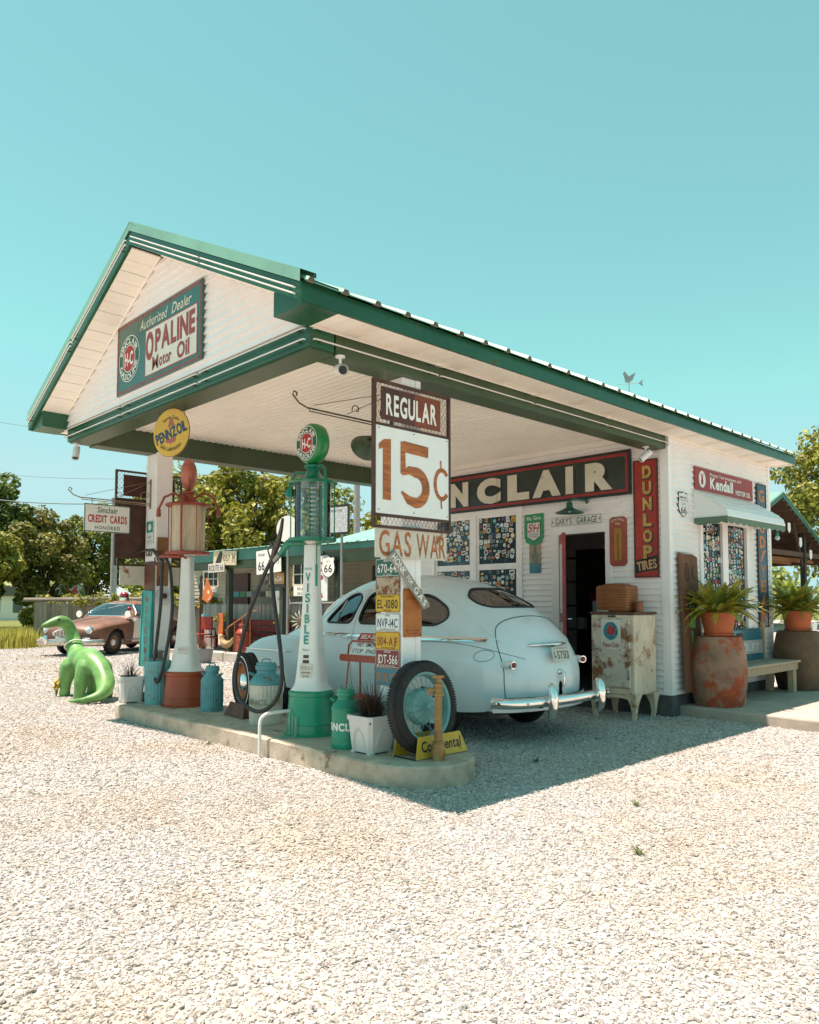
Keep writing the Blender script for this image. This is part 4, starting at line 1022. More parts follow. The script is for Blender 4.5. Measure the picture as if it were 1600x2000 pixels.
# security cameras
def security_camera(label, loc, aim):
    T = thing('security_camera', label, 'camera', loc, 0, 'security cameras round the canopy'); T.scale = (1.1, 1.1, 1.1)
    d = Vector(aim).normalized(); c = Vector((0, 0, -.10))
    W_ = M('camera_white', (.75, .74, .72), .35, var=0)
    obj('mount', MB().cyl((0, 0, 0), (0, 0, -.012), .035, n=12).cyl((0, 0, -.01), c + Vector((0, 0, .02)), .01, n=8), W_, T, 40)
    b = obj('body', MB().cyl(c - d * .07, c + d * .065, .035, n=14), W_, T, 40)
    obj('hood', MB().cyl(c - d * .03 + Vector((0, 0, .004)), c + d * .085 + Vector((0, 0, .004)), .038, n=14, cap=False), W_, b, 40)
    obj('lens', MB().cyl(c + d * .0655, c + d * .068, .031, n=14).cyl(c + d * .068, c + d * .072, .012, n=10), BLACK, b)
security_camera('white security camera under the near corner of the canopy', (-4.64, 3.72, 3.345), (.85, -.35, -.25))
security_camera('white security camera under the far left corner of the canopy', (-9.46, 3.50, 3.345), (.3, -.2, -.8))
security_camera('white security camera above the tall red tire sign', (-4.76, 8.66, 3.345), (-.45, -.5, -.6))

# weather vane on the roof
T = thing('weather_vane', 'thin rooster weather vane on the roof', 'weather vane', (-5.4, 9.4, 4.22), R(35))
obj('rod', MB().cyl((0, 0, 0), (0, 0, .24), .005, n=6).cyl((-.16, 0, .2), (.17, 0, .2), .004, n=6), GREYM, T)
flat('rooster', [(-.05, .22), (0, .21), (.05, .25), (.09, .35), (.05, .33), (.0, .30), (-.03, .34), (-.06, .38), (-.08, .34), (-.06, .28)], -.002, .004, GREYM, T)
flat('arrow', [(.12, .2), (.19, .25), (.17, .2), (.19, .15)], -.002, .004, GREYM, T)
# ================================================================== PUMPS
def sq_lathe(mb, prof, n=32, p=3.2, c=(0, 0, 0)):
    """lathe with a soft-square section (half-width, height, squareness)"""
    rows = []
    for r, z, q in prof:
        row = []
        for i in range(n):
            a = 2 * pi * i / n; cc, ss = cos(a), sin(a); k = (abs(cc) ** q + abs(ss) ** q) ** (-1 / q)
            row.append((c[0] + r * k * cc, c[1] + r * k * ss, c[2] + z))
        rows.append(row)
    mb.grid(rows, True); return mb
def pump(name, label, loc, body, accent, drum, globe_rz, dome, globe_body, gx, gr, rz=0., glassmat=None, base_r=.235):
    T = thing(name, label, 'fuel pump', loc, rz)
    k = base_r / .235
    br = obj('base', MB().lathe([(0, 0), (.262 * k, 0), (.262 * k, .012), (.236 * k, .02), (.232 * k, .10), (.236 * k, .105), (.232 * k, .112), (.212 * k, .36), (.218 * k, .37), (.218 * k, .40), (.205 * k, .415), (.15, .43)], 40), drum, T, 30)
    dm = MB(); sq_lathe(dm, [(.001, .0, 2)], 4); 
    obj('access_door', MB().grid([[(.229 * k * (1 - .0003 * j) * cos(a) * (1 - .09 * j / 4), .229 * k * sin(a) * (1 - .09 * j / 4), .13 + j * .055) for a in [R(-62 + 6 * i) for i in range(9)]] for j in range(5)]), drum, br)
    cm = MB(); sq_lathe(cm, [(.195 * k, .412, 2.2), (.19 * k, .42, 2.4), (.155 * k, .455, 2.8), (.138 * k, .50, 3.5), (.124 * k, .60, 4.), (.110, .75, 4.5), (.094, .95, 5), (.078, 1.25, 5), (.070, 1.6, 5), (.066, 1.80, 5), (.03, 1.802, 5)], 40)
    col = obj('column', cm, body, T, 40)
    # neck and lower plate
    obj('neck', MB().lathe([(.05, 1.76), (.05, 1.80), (.085, 1.83), (.11, 1.835)], 20), body, T, 40)
    obj('lower_plate', MB().lathe([(.0, 1.832), (gr + .05, 1.832), (gr + .06, 1.84), (gr + .06, 1.865), (gr + .02, 1.872), (.0, 1.872)], 36), accent, T, 30)
    obj('glass_cylinder', MB().lathe([(gr, 1.872), (gr, gx)], 40), glassmat or GLASS, T, 60)
    obj('top_plate', MB().lathe([(0, gx), (gr + .062, gx), (gr + .072, gx + .012), (gr + .06, gx + .028), (gr - .03, gx + .045), (.10, gx + .075), (.065, gx + .12), (.06, gx + .15), (.082, gx + .165), (.082, gx + .185), (.05, gx + .20), (0, gx + .20)], 36), accent, T, 35)
    rd = MB()
    for i in range(4):
        a = R(45 + 90 * i); rd.cyl(((gr + .04) * cos(a), (gr + .04) * sin(a), 1.85), ((gr + .04) * cos(a), (gr + .04) * sin(a), gx + .01), .006, n=6)
    obj('tie_rod', rd, accent, T)
    # globe: thick disc lens on the cap
    gz = gx + .20 + .198
    ax = Matrix.Rotation(globe_rz, 3, 'Z') @ Matrix.Rotation(pi / 2, 3, 'X')
    gp = [(.0, -.098), (.06, -.095), (.11, -.083), (.155, -.06), (.185, -.034), (.20, 0), (.185, .034), (.155, .06), (.11, .083), (.06, .095), (0, .098)]
    g = obj('globe', MB().lathe(gp if dome else [(.0, -.078), (.15, -.078), (.172, -.07), (.195, -.045), (.20, 0), (.195, .045), (.172, .07), (.15, .078), (0, .078)], 40, (0, 0, gz), ax), globe_body, T, 40)
    return T, col, g, gz
PGREEN = M('pump_green', (.012, .20, .115), .3, var=.2, sc=4, rust=.06, rc=(.03, .09, .05), coat=.2); PRED = M('pump_red', (.30, .06, .035), .5, var=.25, sc=4, rust=.15, rc=(.16, .05, .03)); PRUST = M('pump_base_red', (.36, .062, .018), .4, var=.15, sc=3, rust=.08, rc=(.1, .03, .015))
GGREEN = M('drum_green', (.015, .27, .15), .32, var=.15, sc=3, rust=.07, rc=(.01, .10, .06), coat=.2)
GX = 2.56 - .17
T, col, g, gz = pump('visible_gas_pump', 'green and white visible gas pump with round green globe', (-5.99, 4.47, .17), PAINTW, PGREEN, GGREEN, 0, None, M('globe_green', (.01, .24, .06), .35, var=.08, coat=.3), GX, .172)
hc_badge(g, 0, gz, .168, -.0795)
m = MB()
for i in range(11): m.lathe([(.0, -.012), (.05, 0), (.0, .012)], 10, (0, -.0, 1.93 + i * .043))
obj('gauge_marks', m, INKW, T); obj('gauge_pipe', MB().cyl((0, 0, 1.872), (0, 0, GX), .012, n=8).box((-.05, .05, 2.13), (.02, .02, .5)).box((.06, .05, 2.13), (.02, .02, .5)), PGREEN, T)
obj('overflow_pipe', MB().tube([(.06, 0, GX + .13), (.16, -.02, GX + .17), (.245, -.04, GX + .12), (.25, -.04, GX - .05), (.25, -.04, 1.90), (.22, -.04, 1.82), (.10, -.02, 1.80)], .016, 8), PGREEN, T, 60)
obj('bell_funnel', MB().tube([(-.06, -.02, GX + .12), (-.17, -.08, GX + .13), (-.22, -.10, GX + .05), (-.23, -.105, GX - .02)], .014, 8).lathe([(0, -.12), (.045, -.105), (.04, -.05), (.016, .0)], 14, (-.23, -.105, GX)), PGREEN, T, 60)
obj('chain', MB().cyl((.24, -.13, 1.84), (.24, -.13, 1.56), .006, n=5).cyl((.24, -.13, 1.60), (.24, -.13, 1.40), .013, n=7), PGREEN, T)
def interp_(P, x):
    for (a, b), (c, d) in zip(P, P[1:]):
        if x <= c: return b + (d - b) * (x - a) / (c - a)
    return P[-1][1]
m = MB()
for i, ch in enumerate('VISIBLE'): put_text(m, ch, -.008, 1.49 - i * .099, .085, None if ch == 'I' else .05, .02, y=-.004 - interp_([(.45, .155), (.50, .138), (.60, .124), (.75, .110), (.95, .094), (1.25, .078), (1.6, .070), (1.8, .066)], 1.44 - i * .099))
put_text(m, 'GUARANTEED', -.008, 1.57, .02, .085, 0, .05, y=-.0765); put_text(m, 'Measure', -.008, .80, .022, .075, 0, .05, y=-.1075, shear=.2)
obj('lettering', m, INKT, col, fix=False); col.rotation_euler = (0, 0, R(28))
nt = flat('warning_plate', rect(.125, .17), -.131, .003, M('notice_white', (.62, .59, .52), .5, var=.1, rust=.12, rsc=12), col); nt.location = (.0, -.0, .58)
letters(nt, INKK, [('FOR USE AS A', 0, .06, .012, {'w': .1}), ('MOTOR FUEL ONLY', 0, .04, .012, {'w': .11}), ('CONTAINS', 0, .006, .018, {'w': .095, 'bold': .02}), ('LEAD', 0, -.03, .024, {'w': .07, 'bold': .02}), ('(TETRAETHYL)', 0, -.062, .011, {'w': .1})], -.1325)
obj('maker_plate', MB().box((-.005, -.112, .735), (.055, .006, .03)).box((-.005, -.116, .688), (.065, .006, .03)), BRONZE, col)
lg = obj('hose_elbow', MB().tube([(-.04, -.06, 1.82), (-.10, -.14, 1.825), (-.16, -.17, 1.82), (-.23, -.17, 1.77), (-.30, -.17, 1.72)], [.035, .036, .036, .03, .024], 10), PGREEN, T, 60)
def catmull(P, n=6):
    P = [Vector(p) for p in P]; Q = [P[0]] + P + [P[-1]]; out = []
    for i in range(1, len(Q) - 2):
        for k in range(n):
            t = k / n; a, b, c, d = Q[i - 1], Q[i], Q[i + 1], Q[i + 2]
            out.append(.5 * ((2 * b) + (c - a) * t + (2 * a - 5 * b + 4 * c - d) * t * t + (3 * b - a - 3 * c + d) * t ** 3))
    return out + [P[-1]]
HOSE = M('hose_rubber', (.03, .032, .034), .6, var=.25, sc=12)
off = Vector((-5.99, 4.47, .17))
hp_ = [(-6.29, 4.3, 1.89), (-6.36, 4.3, 1.84), (-6.42, 4.29, 1.74), (-6.345, 4.28, 1.401), (-6.222, 4.27, .956), (-6.183, 4.26, .664), (-6.283, 4.25, .459), (-6.548, 4.25, .34), (-6.83, 4.25, .385), (-6.995, 4.26, .525), (-7.01, 4.27, .761), (-6.801, 4.28, 1.295), (-6.572, 4.29, 1.657), (-6.45, 4.3, 1.82)]
obj('hose', MB().tube([p - off for p in catmull(hp_)], .0205, 9), HOSE, T, 60)
nzm = M('nozzle_metal', (.10, .085, .07), .45, m=.5, var=.4, sc=15)
obj('nozzle', MB().tube([Vector(p) - off for p in [(-6.45, 4.3, 1.81), (-6.40, 4.3, 1.89), (-6.36, 4.3, 1.96), (-6.30, 4.3, 2.06), (-6.27, 4.3, 2.14), (-6.245, 4.3, 2.24)]], [.022, .026, .036, .024, .019, .014], 9).box(Vector((-6.41, 4.3, 1.97)) - off, (.12, .03, .03), (0, .9, 0)).tube([Vector(p) - off for p in [(-6.46, 4.3, 1.86), (-6.50, 4.3, 1.94), (-6.42, 4.3, 2.02), (-6.35, 4.3, 2.0)]], .008, 6), nzm, T, 50)
obj('coupling', MB().tube([Vector(p) - off for p in [(-6.29, 4.3, 1.89), (-6.33, 4.3, 1.865), (-6.38, 4.3, 1.83)]], [.028, .028, .026], 10), GREYM, T, 40)

T, col, g, gz = pump('visible_gas_pump', 'rust red and white visible gas pump with clouded cylinder', (-8.70, 4.59, .17), PAINTW, PRED, PRUST, R(-30), True, M('globe_red', (.46, .14, .09), .45, var=.35, sc=5), 2.60 - .17, .205, glassmat=M('clouded_glass', (.52, .40, .27), .35, var=.25, sc=3, streak=5), base_r=.262)
off = Vector((-8.70, 4.59, .17))
m = MB()
for s in (-1, 1):
    dx, dy = s * .72, s * .70
    m.tube([(.07 * dx, .07 * dy, 2.53), (.18 * dx, .18 * dy, 2.60), (.30 * dx, .30 * dy, 2.55), (.36 * dx, .36 * dy, 2.42)], .016, 8).lathe([(0, -.12), (.03, -.11), (.026, -.04), (.016, 0)], 12, (.37 * dx, .37 * dy, 2.42))
obj('bell_funnel', m, PRED, T, 60)
obj('overflow_pipe', MB().tube([(.07, -.06, 2.54), (.16, -.16, 2.56), (.19, -.19, 2.48), (.19, -.19, 1.90), (.12, -.12, 1.80), (.05, -.05, 1.79)], .014, 8), PRED, T, 60)
bm_ = MB()
for i in range(3):
    a = R(-100 + i * 50); bm_.cyl((.208 * cos(a), .208 * sin(a), 1.872), (.208 * cos(a), .208 * sin(a), 2.43), .004, n=4)
obj('glass_seam', bm_, PRED, T)
obj('hose_elbow', MB().tube([Vector(p) - off for p in [(-8.70, 4.5, 1.985), (-8.80, 4.42, 1.985), (-8.95, 4.4, 1.99), (-9.05, 4.4, 1.985)]], .026, 9), PRED, T, 60)
obj('hose', MB().tube([p - off for p in catmull([(-8.985, 4.4, 1.94), (-8.97, 4.38, 1.395), (-8.997, 4.33, .70), (-8.90, 4.31, .45), (-8.77, 4.33, .652), (-8.631, 4.36, 1.273), (-8.74, 4.39, 1.769), (-8.86, 4.4, 1.93), (-9.0, 4.4, 1.985)])], .021, 9), HOSE, T, 60)
obj('nozzle', MB().tube([Vector(p) - off for p in [(-9.0, 4.4, 1.95), (-9.09, 4.4, 2.0), (-9.2, 4.38, 2.075), (-9.4, 4.36, 2.085), (-9.72, 4.33, 2.03)]], [.024, .034, .022, .013, .010], 9).tube([Vector(p) - off for p in [(-9.0, 4.4, 1.9), (-9.12, 4.39, 1.88), (-9.16, 4.38, 1.97), (-9.1, 4.39, 2.0)]], .008, 6), nzm, T, 50)
col.rotation_euler = (0, 0, R(35)); nt = flat('warning_plate', rect(.13, .17), -.131, .003, M('notice_white', (.6, .6, .5)), col); nt.location = (.02, 0, .62)
letters(nt, INKK, [('FOR USE AS A', 0, .06, .012, {'w': .1}), ('CONTAINS', 0, .006, .018, {'w': .095, 'bold': .02}), ('LEAD', 0, -.035, .024, {'w': .07, 'bold': .02})], -.1325)

# ================================================================== CANS, PLANTERS, WHEELS ON THE ISLAND
def milk_can(name, label, loc, r, h, body, lid, ribs=0, rz=0., group='milk cans on the island', band=None):
    T = thing(name, label, 'milk can', loc, rz, group)
    n = 48
    if ribs: 
        bm2 = MB(); rows = []
        for rr, z, fl in ((0, 0, 0), (r, 0, 0), (r * 1.02, .012, 0), (r * 1.02, .05, 0), (r, .06, 0), (r, .08, 1), (r, h * .60, 1), (r, h * .62, 0)):
            rows.append([((rr * (1 + fl * .028 * cos(i * ribs * 2 * pi / 96))) * cos(2 * pi * i / 96), (rr * (1 + fl * .028 * cos(i * ribs * 2 * pi / 96))) * sin(2 * pi * i / 96), z) for i in range(96)])
        bm2.grid(rows, True); obj('body', bm2, body, T, 30)
    else: obj('body', MB().lathe([(0, 0), (r, 0), (r * 1.03, .008), (r * 1.03, .045), (r, .05), (r, .09), (r * 1.02, .1), (r, .11), (r, h * .62)], n), body, T, 30)
    obj('shoulder', MB().lathe([(r, h * .62), (r * 1.025, h * .63), (r * 1.025, h * .66), (r * .98, h * .68), (r * .80, h * .745), (r * .58, h * .80), (r * .56, h * .88)], n), lid, T, 40)
    L_ = obj('lid', MB().lathe([(r * .56, h * .85), (r * .66, h * .86), (r * .66, h * .92), (r * .60, h * .93), (r * .60, h * .965), (r * .25, h * .975), (0, h * .975)], 32), lid, T, 35)
    obj('lid_handle', MB().tube([(-.05, 0, h * .96), (-.045, 0, h * 1.01), (0, 0, h * 1.03), (.045, 0, h * 1.01), (.05, 0, h * .96)], .007, 6), lid, L_, 60)
    for s in (-1, 1):
        obj('handle', MB().tube([(s * r * .75, .03, h * .76), (s * r * 1.08, .03, h * .80), (s * r * 1.12, 0, h * .80), (s * r * 1.08, -.03, h * .80), (s * r * .75, -.03, h * .76)], .009, 6), lid, T, 60)
    return T
CANB = M('can_blue', (.10, .31, .34), .5, var=.2, sc=5, rust=.3, rc=(.16, .08, .04), rsc=7); CANW = M('can_white', (.60, .55, .46), .55, var=.15, sc=6, rust=.12, rc=(.2, .12, .06)); CANG = M('can_green', (.02, .28, .17), .35, var=.15, sc=4, rust=.14, rc=(.16, .13, .05), rsc=9)
milk_can('milk_can', 'small ribbed blue milk can beside the red pump', (-8.03, 4.57, .17), .125, .53, CANB, CANB, 26, R(15))
T = milk_can('milk_can', 'large milk can with white ribbed body and blue shoulder', (-6.81, 4.50, .17), .168, .645, CANW, CANB, 26, R(35))
def wrap_text(parent, txt, r, z, h, span, a0, mat, bold=.03):
    V, F, W = text_shape(txt, bold); vs = []
    for x, y in V:
        a = a0 + (x / W - .5) * span; vs.append((r * cos(a), r * sin(a), z + (y - .5) * h))
    return obj('lettering', MB().add(vs, F), mat, parent, fix=False)
wrap_text(T, 'SINCLAIR', .1755, .235, .055, R(150), R(-75), M('tan_letters', (.42, .38, .26), .6, var=.3), .03)
T = milk_can('milk_can', 'green milk can with white letters beside the planter', (-5.21, 4.26, .17), .125, .515, CANG, CANG, 0, R(20))
wrap_text(T, 'SINCLAIR', .1275, .19, .062, R(170), R(-62), INKW, .05)
T = thing('ribbed_drum', 'tall ribbed rusty turquoise drum in front of the far post', 'drum', (-9.30, 4.26, .17), 0)
rows = []
for rr, z, fl in ((0, 0, 0), (.15, 0, 0), (.152, .04, 0), (.15, .05, 1), (.155, .46, 1), (.157, .47, 0), (.157, .52, 0), (.15, .53, 0), (0, .53, 0)):
    rows.append([((rr * (1 + fl * .03 * cos(i * 24 * 2 * pi / 96))) * cos(2 * pi * i / 96), (rr * (1 + fl * .03 * cos(i * 24 * 2 * pi / 96))) * sin(2 * pi * i / 96), z) for i in range(96)])
obj('body', MB().grid(rows, True), M('drum_turquoise', (.13, .36, .37), .55, var=.2, sc=4, rust=.3, rc=(.22, .13, .07), rsc=8), T, 30)
obj('spout', MB().lathe([(.10, .53), (.10, .555), (.055, .57), (.055, .62), (.07, .625), (.07, .65), (0, .655)], 20), M('drum_lid', (.16, .15, .12), .6, var=.3, rust=.3), T, 35)

PLW = M('planter_white', (.66, .64, .61), .5, var=.06, sc=3); SOIL = M('soil', (.03, .02, .015), .95)
def grass_clump(n, h, spread, seed, mat):
    rg = random.Random(seed); m = MB()
    for _ in range(n):
        a = rg.uniform(0, 2 * pi); r0 = rg.uniform(0, .09); hh = h * rg.uniform(.55, 1.1); sp = spread * rg.uniform(.2, 1.2); w = rg.uniform(.003, .0055)
        d = Vector((cos(a), sin(a), 0)); sd = Vector((-sin(a), cos(a), 0)); rows = []
        for j in range(6):
            t = j / 5; p = d * (r0 + sp * t ** 1.6) + Vector((0, 0, hh * (t - .38 * t * t * (sp / spread) * 1.5)))
            rows.append([p - sd * w * (1 - t * .9), p + sd * w * (1 - t * .9)])
        m.grid(rows)
    return m
DGRASS = M('dark_grass', (.05, .028, .02), .6, var=.5, sc=9)
def planter(label, loc, rz, seed, sparse=1.):
    T = thing('square_planter', label, 'planter', loc, rz, 'square planters on the island')
    rows = []
    for w, z in ((.105, .0), (.108, .012), (.150, .27), (.160, .272), (.162, .31), (.148, .312), (.142, .27)):
        c = .022 if w < .155 else .012
        rows.append([(sx * w - (sx * c if k == 0 else 0) * 1, sy * w - (sy * c if k == 1 else 0), z) for sx, sy, ks in ((1, -1, (1, 0)), (1, 1, (0, 1)), (-1, 1, (1, 0)), (-1, -1, (0, 1))) for k in ((1, 0) if (sx * sy) < 0 else (0, 1))])
    # order corner pairs so that each row runs round the octagon
    def oct(w, z, c): return [(w, -w + c, z), (w, w - c, z), (w - c, w, z), (-w + c, w, z), (-w, w - c, z), (-w, -w + c, z), (-w + c, -w, z), (w - c, -w, z)]
    rows = [oct(w, z, .03) for w, z in ((.128, .014), (.130, .02), (.152, .27), (.160, .272), (.162, .31), (.148, .312), (.142, .27))]
    m = MB().grid(rows, True); m.add(rows[0], [tuple(range(8))])
    for sx in (-1, 1):
        for sy in (-1, 1): m.box((sx * .10, sy * .10, .007), (.05, .05, .016))
    pb = obj('pot', m, PLW, T, 20)
    ar = MB()
    for q in range(4):
        rm = Matrix.Rotation(q * pi / 2, 3, 'Z')
        for o_ in (0, .016):
            ar.tube([rm @ Vector((x, -.1305 - .088 * z + (.0), z)) for x, z in [(-.075 + o_, .03), (-.07 + o_, .11), (-.045 + o_ * .6, .175), (0, .215 - o_), (.045 - o_ * .6, .175), (.07 - o_, .11), (.075 - o_, .03)]], .0035, 5)
    obj('moulding', ar, PLW, pb, 50)
    obj('soil', MB().b2((-.14, -.14, .25), (.14, .14, .285)), SOIL, T)
    gf = obj('foliage', grass_clump(int(300 * sparse), .36, .30, seed, DGRASS), DGRASS, T, loc=(0, 0, .28)); return T
planter('white square planter of dark grass beside the leaning tire', (-4.905, 4.29, .17), R(0), 5)
planter('white square planter with sparse grass on the far end of the island', (-9.42, 4.22, .17), R(-12), 6, .22).scale = (.95, .95, 1.05)
for ch in [o for o in bpy.data.objects if o.get('label', '').startswith('tall ribbed')]: ch.location = (-9.05, 4.40, .17)

def wheel_tire(mb, R0, w, rin, n=56):
    prof = []
    for i in range(17):
        a = R(-110 + 220 * i / 16); prof.append(((R0 - w * .5) + w * .5 * cos(a) * 1.0, w * .56 * sin(a)))
    prof = [(rin, -w * .38)] + prof + [(rin, w * .38)]
    mb.lathe(prof, n); return mb
def tread(mb, R0, w, n=84):
    for i in range(n):
        a = 2 * pi * i / n
        for s in (-1, 1):
            m3 = Matrix.Rotation(a, 3, 'Z'); mb.box(m3 @ Vector((R0 - .002, 0, s * w * .28)), (.007, .013, w * .17), m3)
    return mb
# whitewall wheel standing in a rusty display stand
T = thing('whitewall_wheel', 'whitewall wheel with orange rim and chrome cap standing in a display stand', 'wheel', (-7.50, 4.70, .205), R(-13))
ax = Matrix.Rotation(pi / 2, 3, 'X'); up = Vector((0, 0, .325))
def at(mb, ax, up): mb.v = [tuple(ax @ Vector(v) + up) for v in mb.v]; return mb
obj('tire', at(tread(wheel_tire(MB(), .325, .15, .215), .325, .15), ax, up), RUBBER, T, 30)
obj('white_wall', at(MB().lathe([(.215, .070), (.245, .081), (.292, .076)], 48), ax, up), M('whitewall', (.78, .77, .73), .5, var=.04), T, 60)
obj('rim', at(MB().lathe([(.0, .02), (.10, .035), (.14, .04), (.175, .03), (.20, .05), (.218, .068), (.222, .07), (.22, -.05)], 48), ax, up), M('rim_orange', (.40, .11, .03), .35, coat=.4), T, 40)
obj('hubcap', at(MB().lathe([(0, .085), (.05, .08), (.085, .065), (.105, .045), (.108, .035)], 40).ring((0, 0, .058), .20, .006, 48, 6), ax, up), CHROME, T, 60)
T = thing('tire_display_stand', 'rust brown tire display stand below the whitewall wheel', 'stand', (-7.40, 4.47, .17), R(-6))
SRU = M('stand_rust', (.13, .04, .022), .6, var=.25, sc=5)
obj('front_plate', MB().prism([(-.24, 0), (.24, 0), (.17, .16), (-.17, .16)], .006, 0, 'xz'), SRU, T, rot=(R(-18), 0, 0)); obj('rear_plate', MB().prism([(-.22, 0), (.22, 0), (.17, .14), (-.17, .14)], .006, .30, 'xz'), SRU, T)
obj('end_plate', MB().prism([(0.0, 0), (.30, 0), (.29, .05), (.06, .15)], .006, .20, 'yz').prism([(0.0, 0), (.30, 0), (.29, .05), (.06, .15)], .006, -.206, 'yz'), SRU, T)
letters(T, M('faint_gold', (.30, .17, .06), .6), [('TIRES', 0, .05, .03, {'w': .14}), ('TUBES', 0, .095, .025, {'w': .1})], -.002).rotation_euler = (R(-18), 0, 0)

# wire-spoke wheel in a yellow stand at the near end
T = thing('wire_spoke_wheel', 'old black tire on a teal wire-spoke rim leaning at the island end', 'wheel', (-4.47, 4.50, .19), FX, rot=(R(-6), 0, FX + R(2)))
up = Vector((0, 0, .375)); TEAL = M('rim_teal', (.14, .32, .31), .45, var=.15, sc=5, rust=.14, rc=(.2, .13, .08))
obj('tire', at(tread(wheel_tire(MB(), .375, .125, .275), .375, .125, 96), ax, up), M('old_rubber', (.02, .019, .018), .8, var=.4, sc=9, rust=.12, rc=(.3, .28, .25), rsc=6), T, 30)
obj('rim', at(MB().lathe([(.262, -.05), (.25, -.02), (.25, .02), (.262, .05), (.282, .058), (.285, .045), (.27, .03), (.268, -.03), (.285, -.045), (.282, -.058), (.262, -.05)], 48), ax, up), TEAL, T, 40)
obj('hub', at(MB().lathe([(0, .075), (.018, .072), (.024, .06), (.03, .03), (.13, .015), (.15, -.01), (.15, -.05), (0, -.05)], 32), ax, up), TEAL, T, 35)
for i in range(24):
    a = 2 * pi * i / 24; b = a + (.5 if i % 2 else -.5); zz = .05 if i % 2 else -.03; r_ = .035 if i % 2 else .12
    obj('spoke', at(MB().cyl((r_ * cos(b), r_ * sin(b), zz), (.252 * cos(a), .252 * sin(a), 0), .003, n=5), ax, up), TEAL, T)
T = thing('yellow_tire_stand', 'yellow tire stand holding the wire-spoke wheel', 'stand', (-4.42, 4.57, .17), FX)
YS = M('stand_yellow', (.58, .36, .03), .45, var=.12, sc=5, rust=.13, rc=(.2, .1, .03), rsc=6)
fp = obj('front_plate', MB().prism([(-.30, 0), (.30, 0), (.235, .17), (-.255, .17)], .006, -.07, 'xz'), YS, T, rot=(R(-9), 0, 0))
letters(fp, INKK, [('Continental', -.0, .092, .085, {'w': .46, 'bold': .025, 'gap': .06})], -.0715)
obj('rear_plate', MB().prism([(-.30, 0), (.30, 0), (.235, .16), (-.255, .16)], .006, .20, 'xz'), YS, T)
obj('base_wire', MB().cyl((-.29, -.06, .008), (-.29, .2, .008), .006, n=6).cyl((.29, -.06, .008), (.29, .2, .008), .006, n=6), BLACK, T)
T = thing('brass_hydrant', 'corroded fluted brass air hydrant in front of the yellow stand', 'hydrant', (-4.275, 4.44, .17), 0)
BRS = M('corroded_brass', (.36, .20, .07), .6, m=.2, var=.4, sc=7, rust=.35, rc=(.22, .26, .14), rsc=6)
obj('foot', MB().lathe([(0, 0), (.05, 0), (.05, .02), (.058, .035), (.058, .09), (.05, .10), (.045, .13), (.05, .14), (.042, .15)], 20), BRS, T, 35)
obj('shaft', MB().lathe([(.034, .15), (.030, .50)], 24, flute=1, fd=-.10), BRS, T); obj('capital', MB().lathe([(.03, .50), (.045, .51), (.045, .525), (.036, .535), (.034, .57), (.042, .58), (.042, .60), (.02, .615), (.02, .64), (.05, .65), (.05, .665), (.0, .67)], 20), BRS, T, 35)
obj('spigot', MB().cyl((0, 0, .56), (-.02, -.09, .555), .015, n=8).cyl((-.02, -.09, .565), (-.02, -.09, .51), .013, n=8), BRS, T, 40)

# white rail hoop with green brackets beside the green pump
T = thing('bumper_hoop', 'bent white pipe guard hoop over the island kerb', 'guard rail', (-6.06, 3.94, 0), 0)
obj('pipe', MB().tube(catmull([(0, 0, 0), (0, .0, .18), (.0, .005, .33), (.02, .04, .385), (.03, .12, .40), (.03, .36, .40)], 4), .016, 8), PAINTW, T, 60)
m = MB()
for i in range(3): m.b2((.06 + i * .045, .10, .171), (.068 + i * .045, .36, .18)).b2((.06 + i * .045, .28, .18), (.068 + i * .045, .30, .36))
obj('bracket', m, M('mint_paint', (.25, .45, .36), .5), T)

# red rack with self-service notice
REDF = M('red_enamel_worn', (.32, .055, .03), .45, var=.2, sc=6, rust=.1)
T = thing('red_oil_rack', 'red steel bottle rack behind the near post', 'rack', (-5.55, 4.80, .17), R(2))
m = MB()
for x in (-.20, .20):
    for y in (-.10, .10): m.cyl((x * (1.15 if True else 1), y * 1.2, 0), (x * .92, y * .7, .74), .009, n=6)
m.tube([(-.20, -.07, .74), (-.19, -.07, .84), (-.14, -.07, .88), (.14, -.07, .88), (.19, -.07, .84), (.20, -.07, .74)], .009, 6); m.cyl((-.2, -.08, .27), (.2, -.08, .27), .004, n=5); obj('frame', m, REDF, T, 40)
for zz, hh in ((.72, .065), (.36, .065)):
    obj('shelf_rail', MB().prism(rrect(.52, hh, .03, 4, 0, zz + hh / 2 - .03), .012, -.13, 'xz'), REDF, T); obj('shelf', MB().b2((-.22, -.11, zz - .02), (.22, .11, zz - .012)), REDF, T)
T = thing('self_service_notice', 'white and red self service notice leaning on the red rack', 'sign', (-5.47, 4.70, .915), 0, rot=(R(-28), 0, R(4)))
flat('panel', [(-.225, 0), (.225, 0), (.27, .235), (-.16, .235)], -.006, .006, PWt, T)
flat('red_band', [(-.18, .16), (.255, .16), (.27, .235), (-.16, .235)], -.0075, .001, INKR, T)
letters(T, INKW, [('SELF-SERVICE', .05, .197, .045, {'w': .38, 'bold': .015, 'shear': .2})], -.009); letters(T, INKK, [('NO  SMOKING', .02, .115, .042, {'w': .34, 'bold': .01, 'shear': .2}), ('STOP  ENGINE', .0, .05, .042, {'w': .38, 'bold': .01, 'shear': .2})], -.0075)

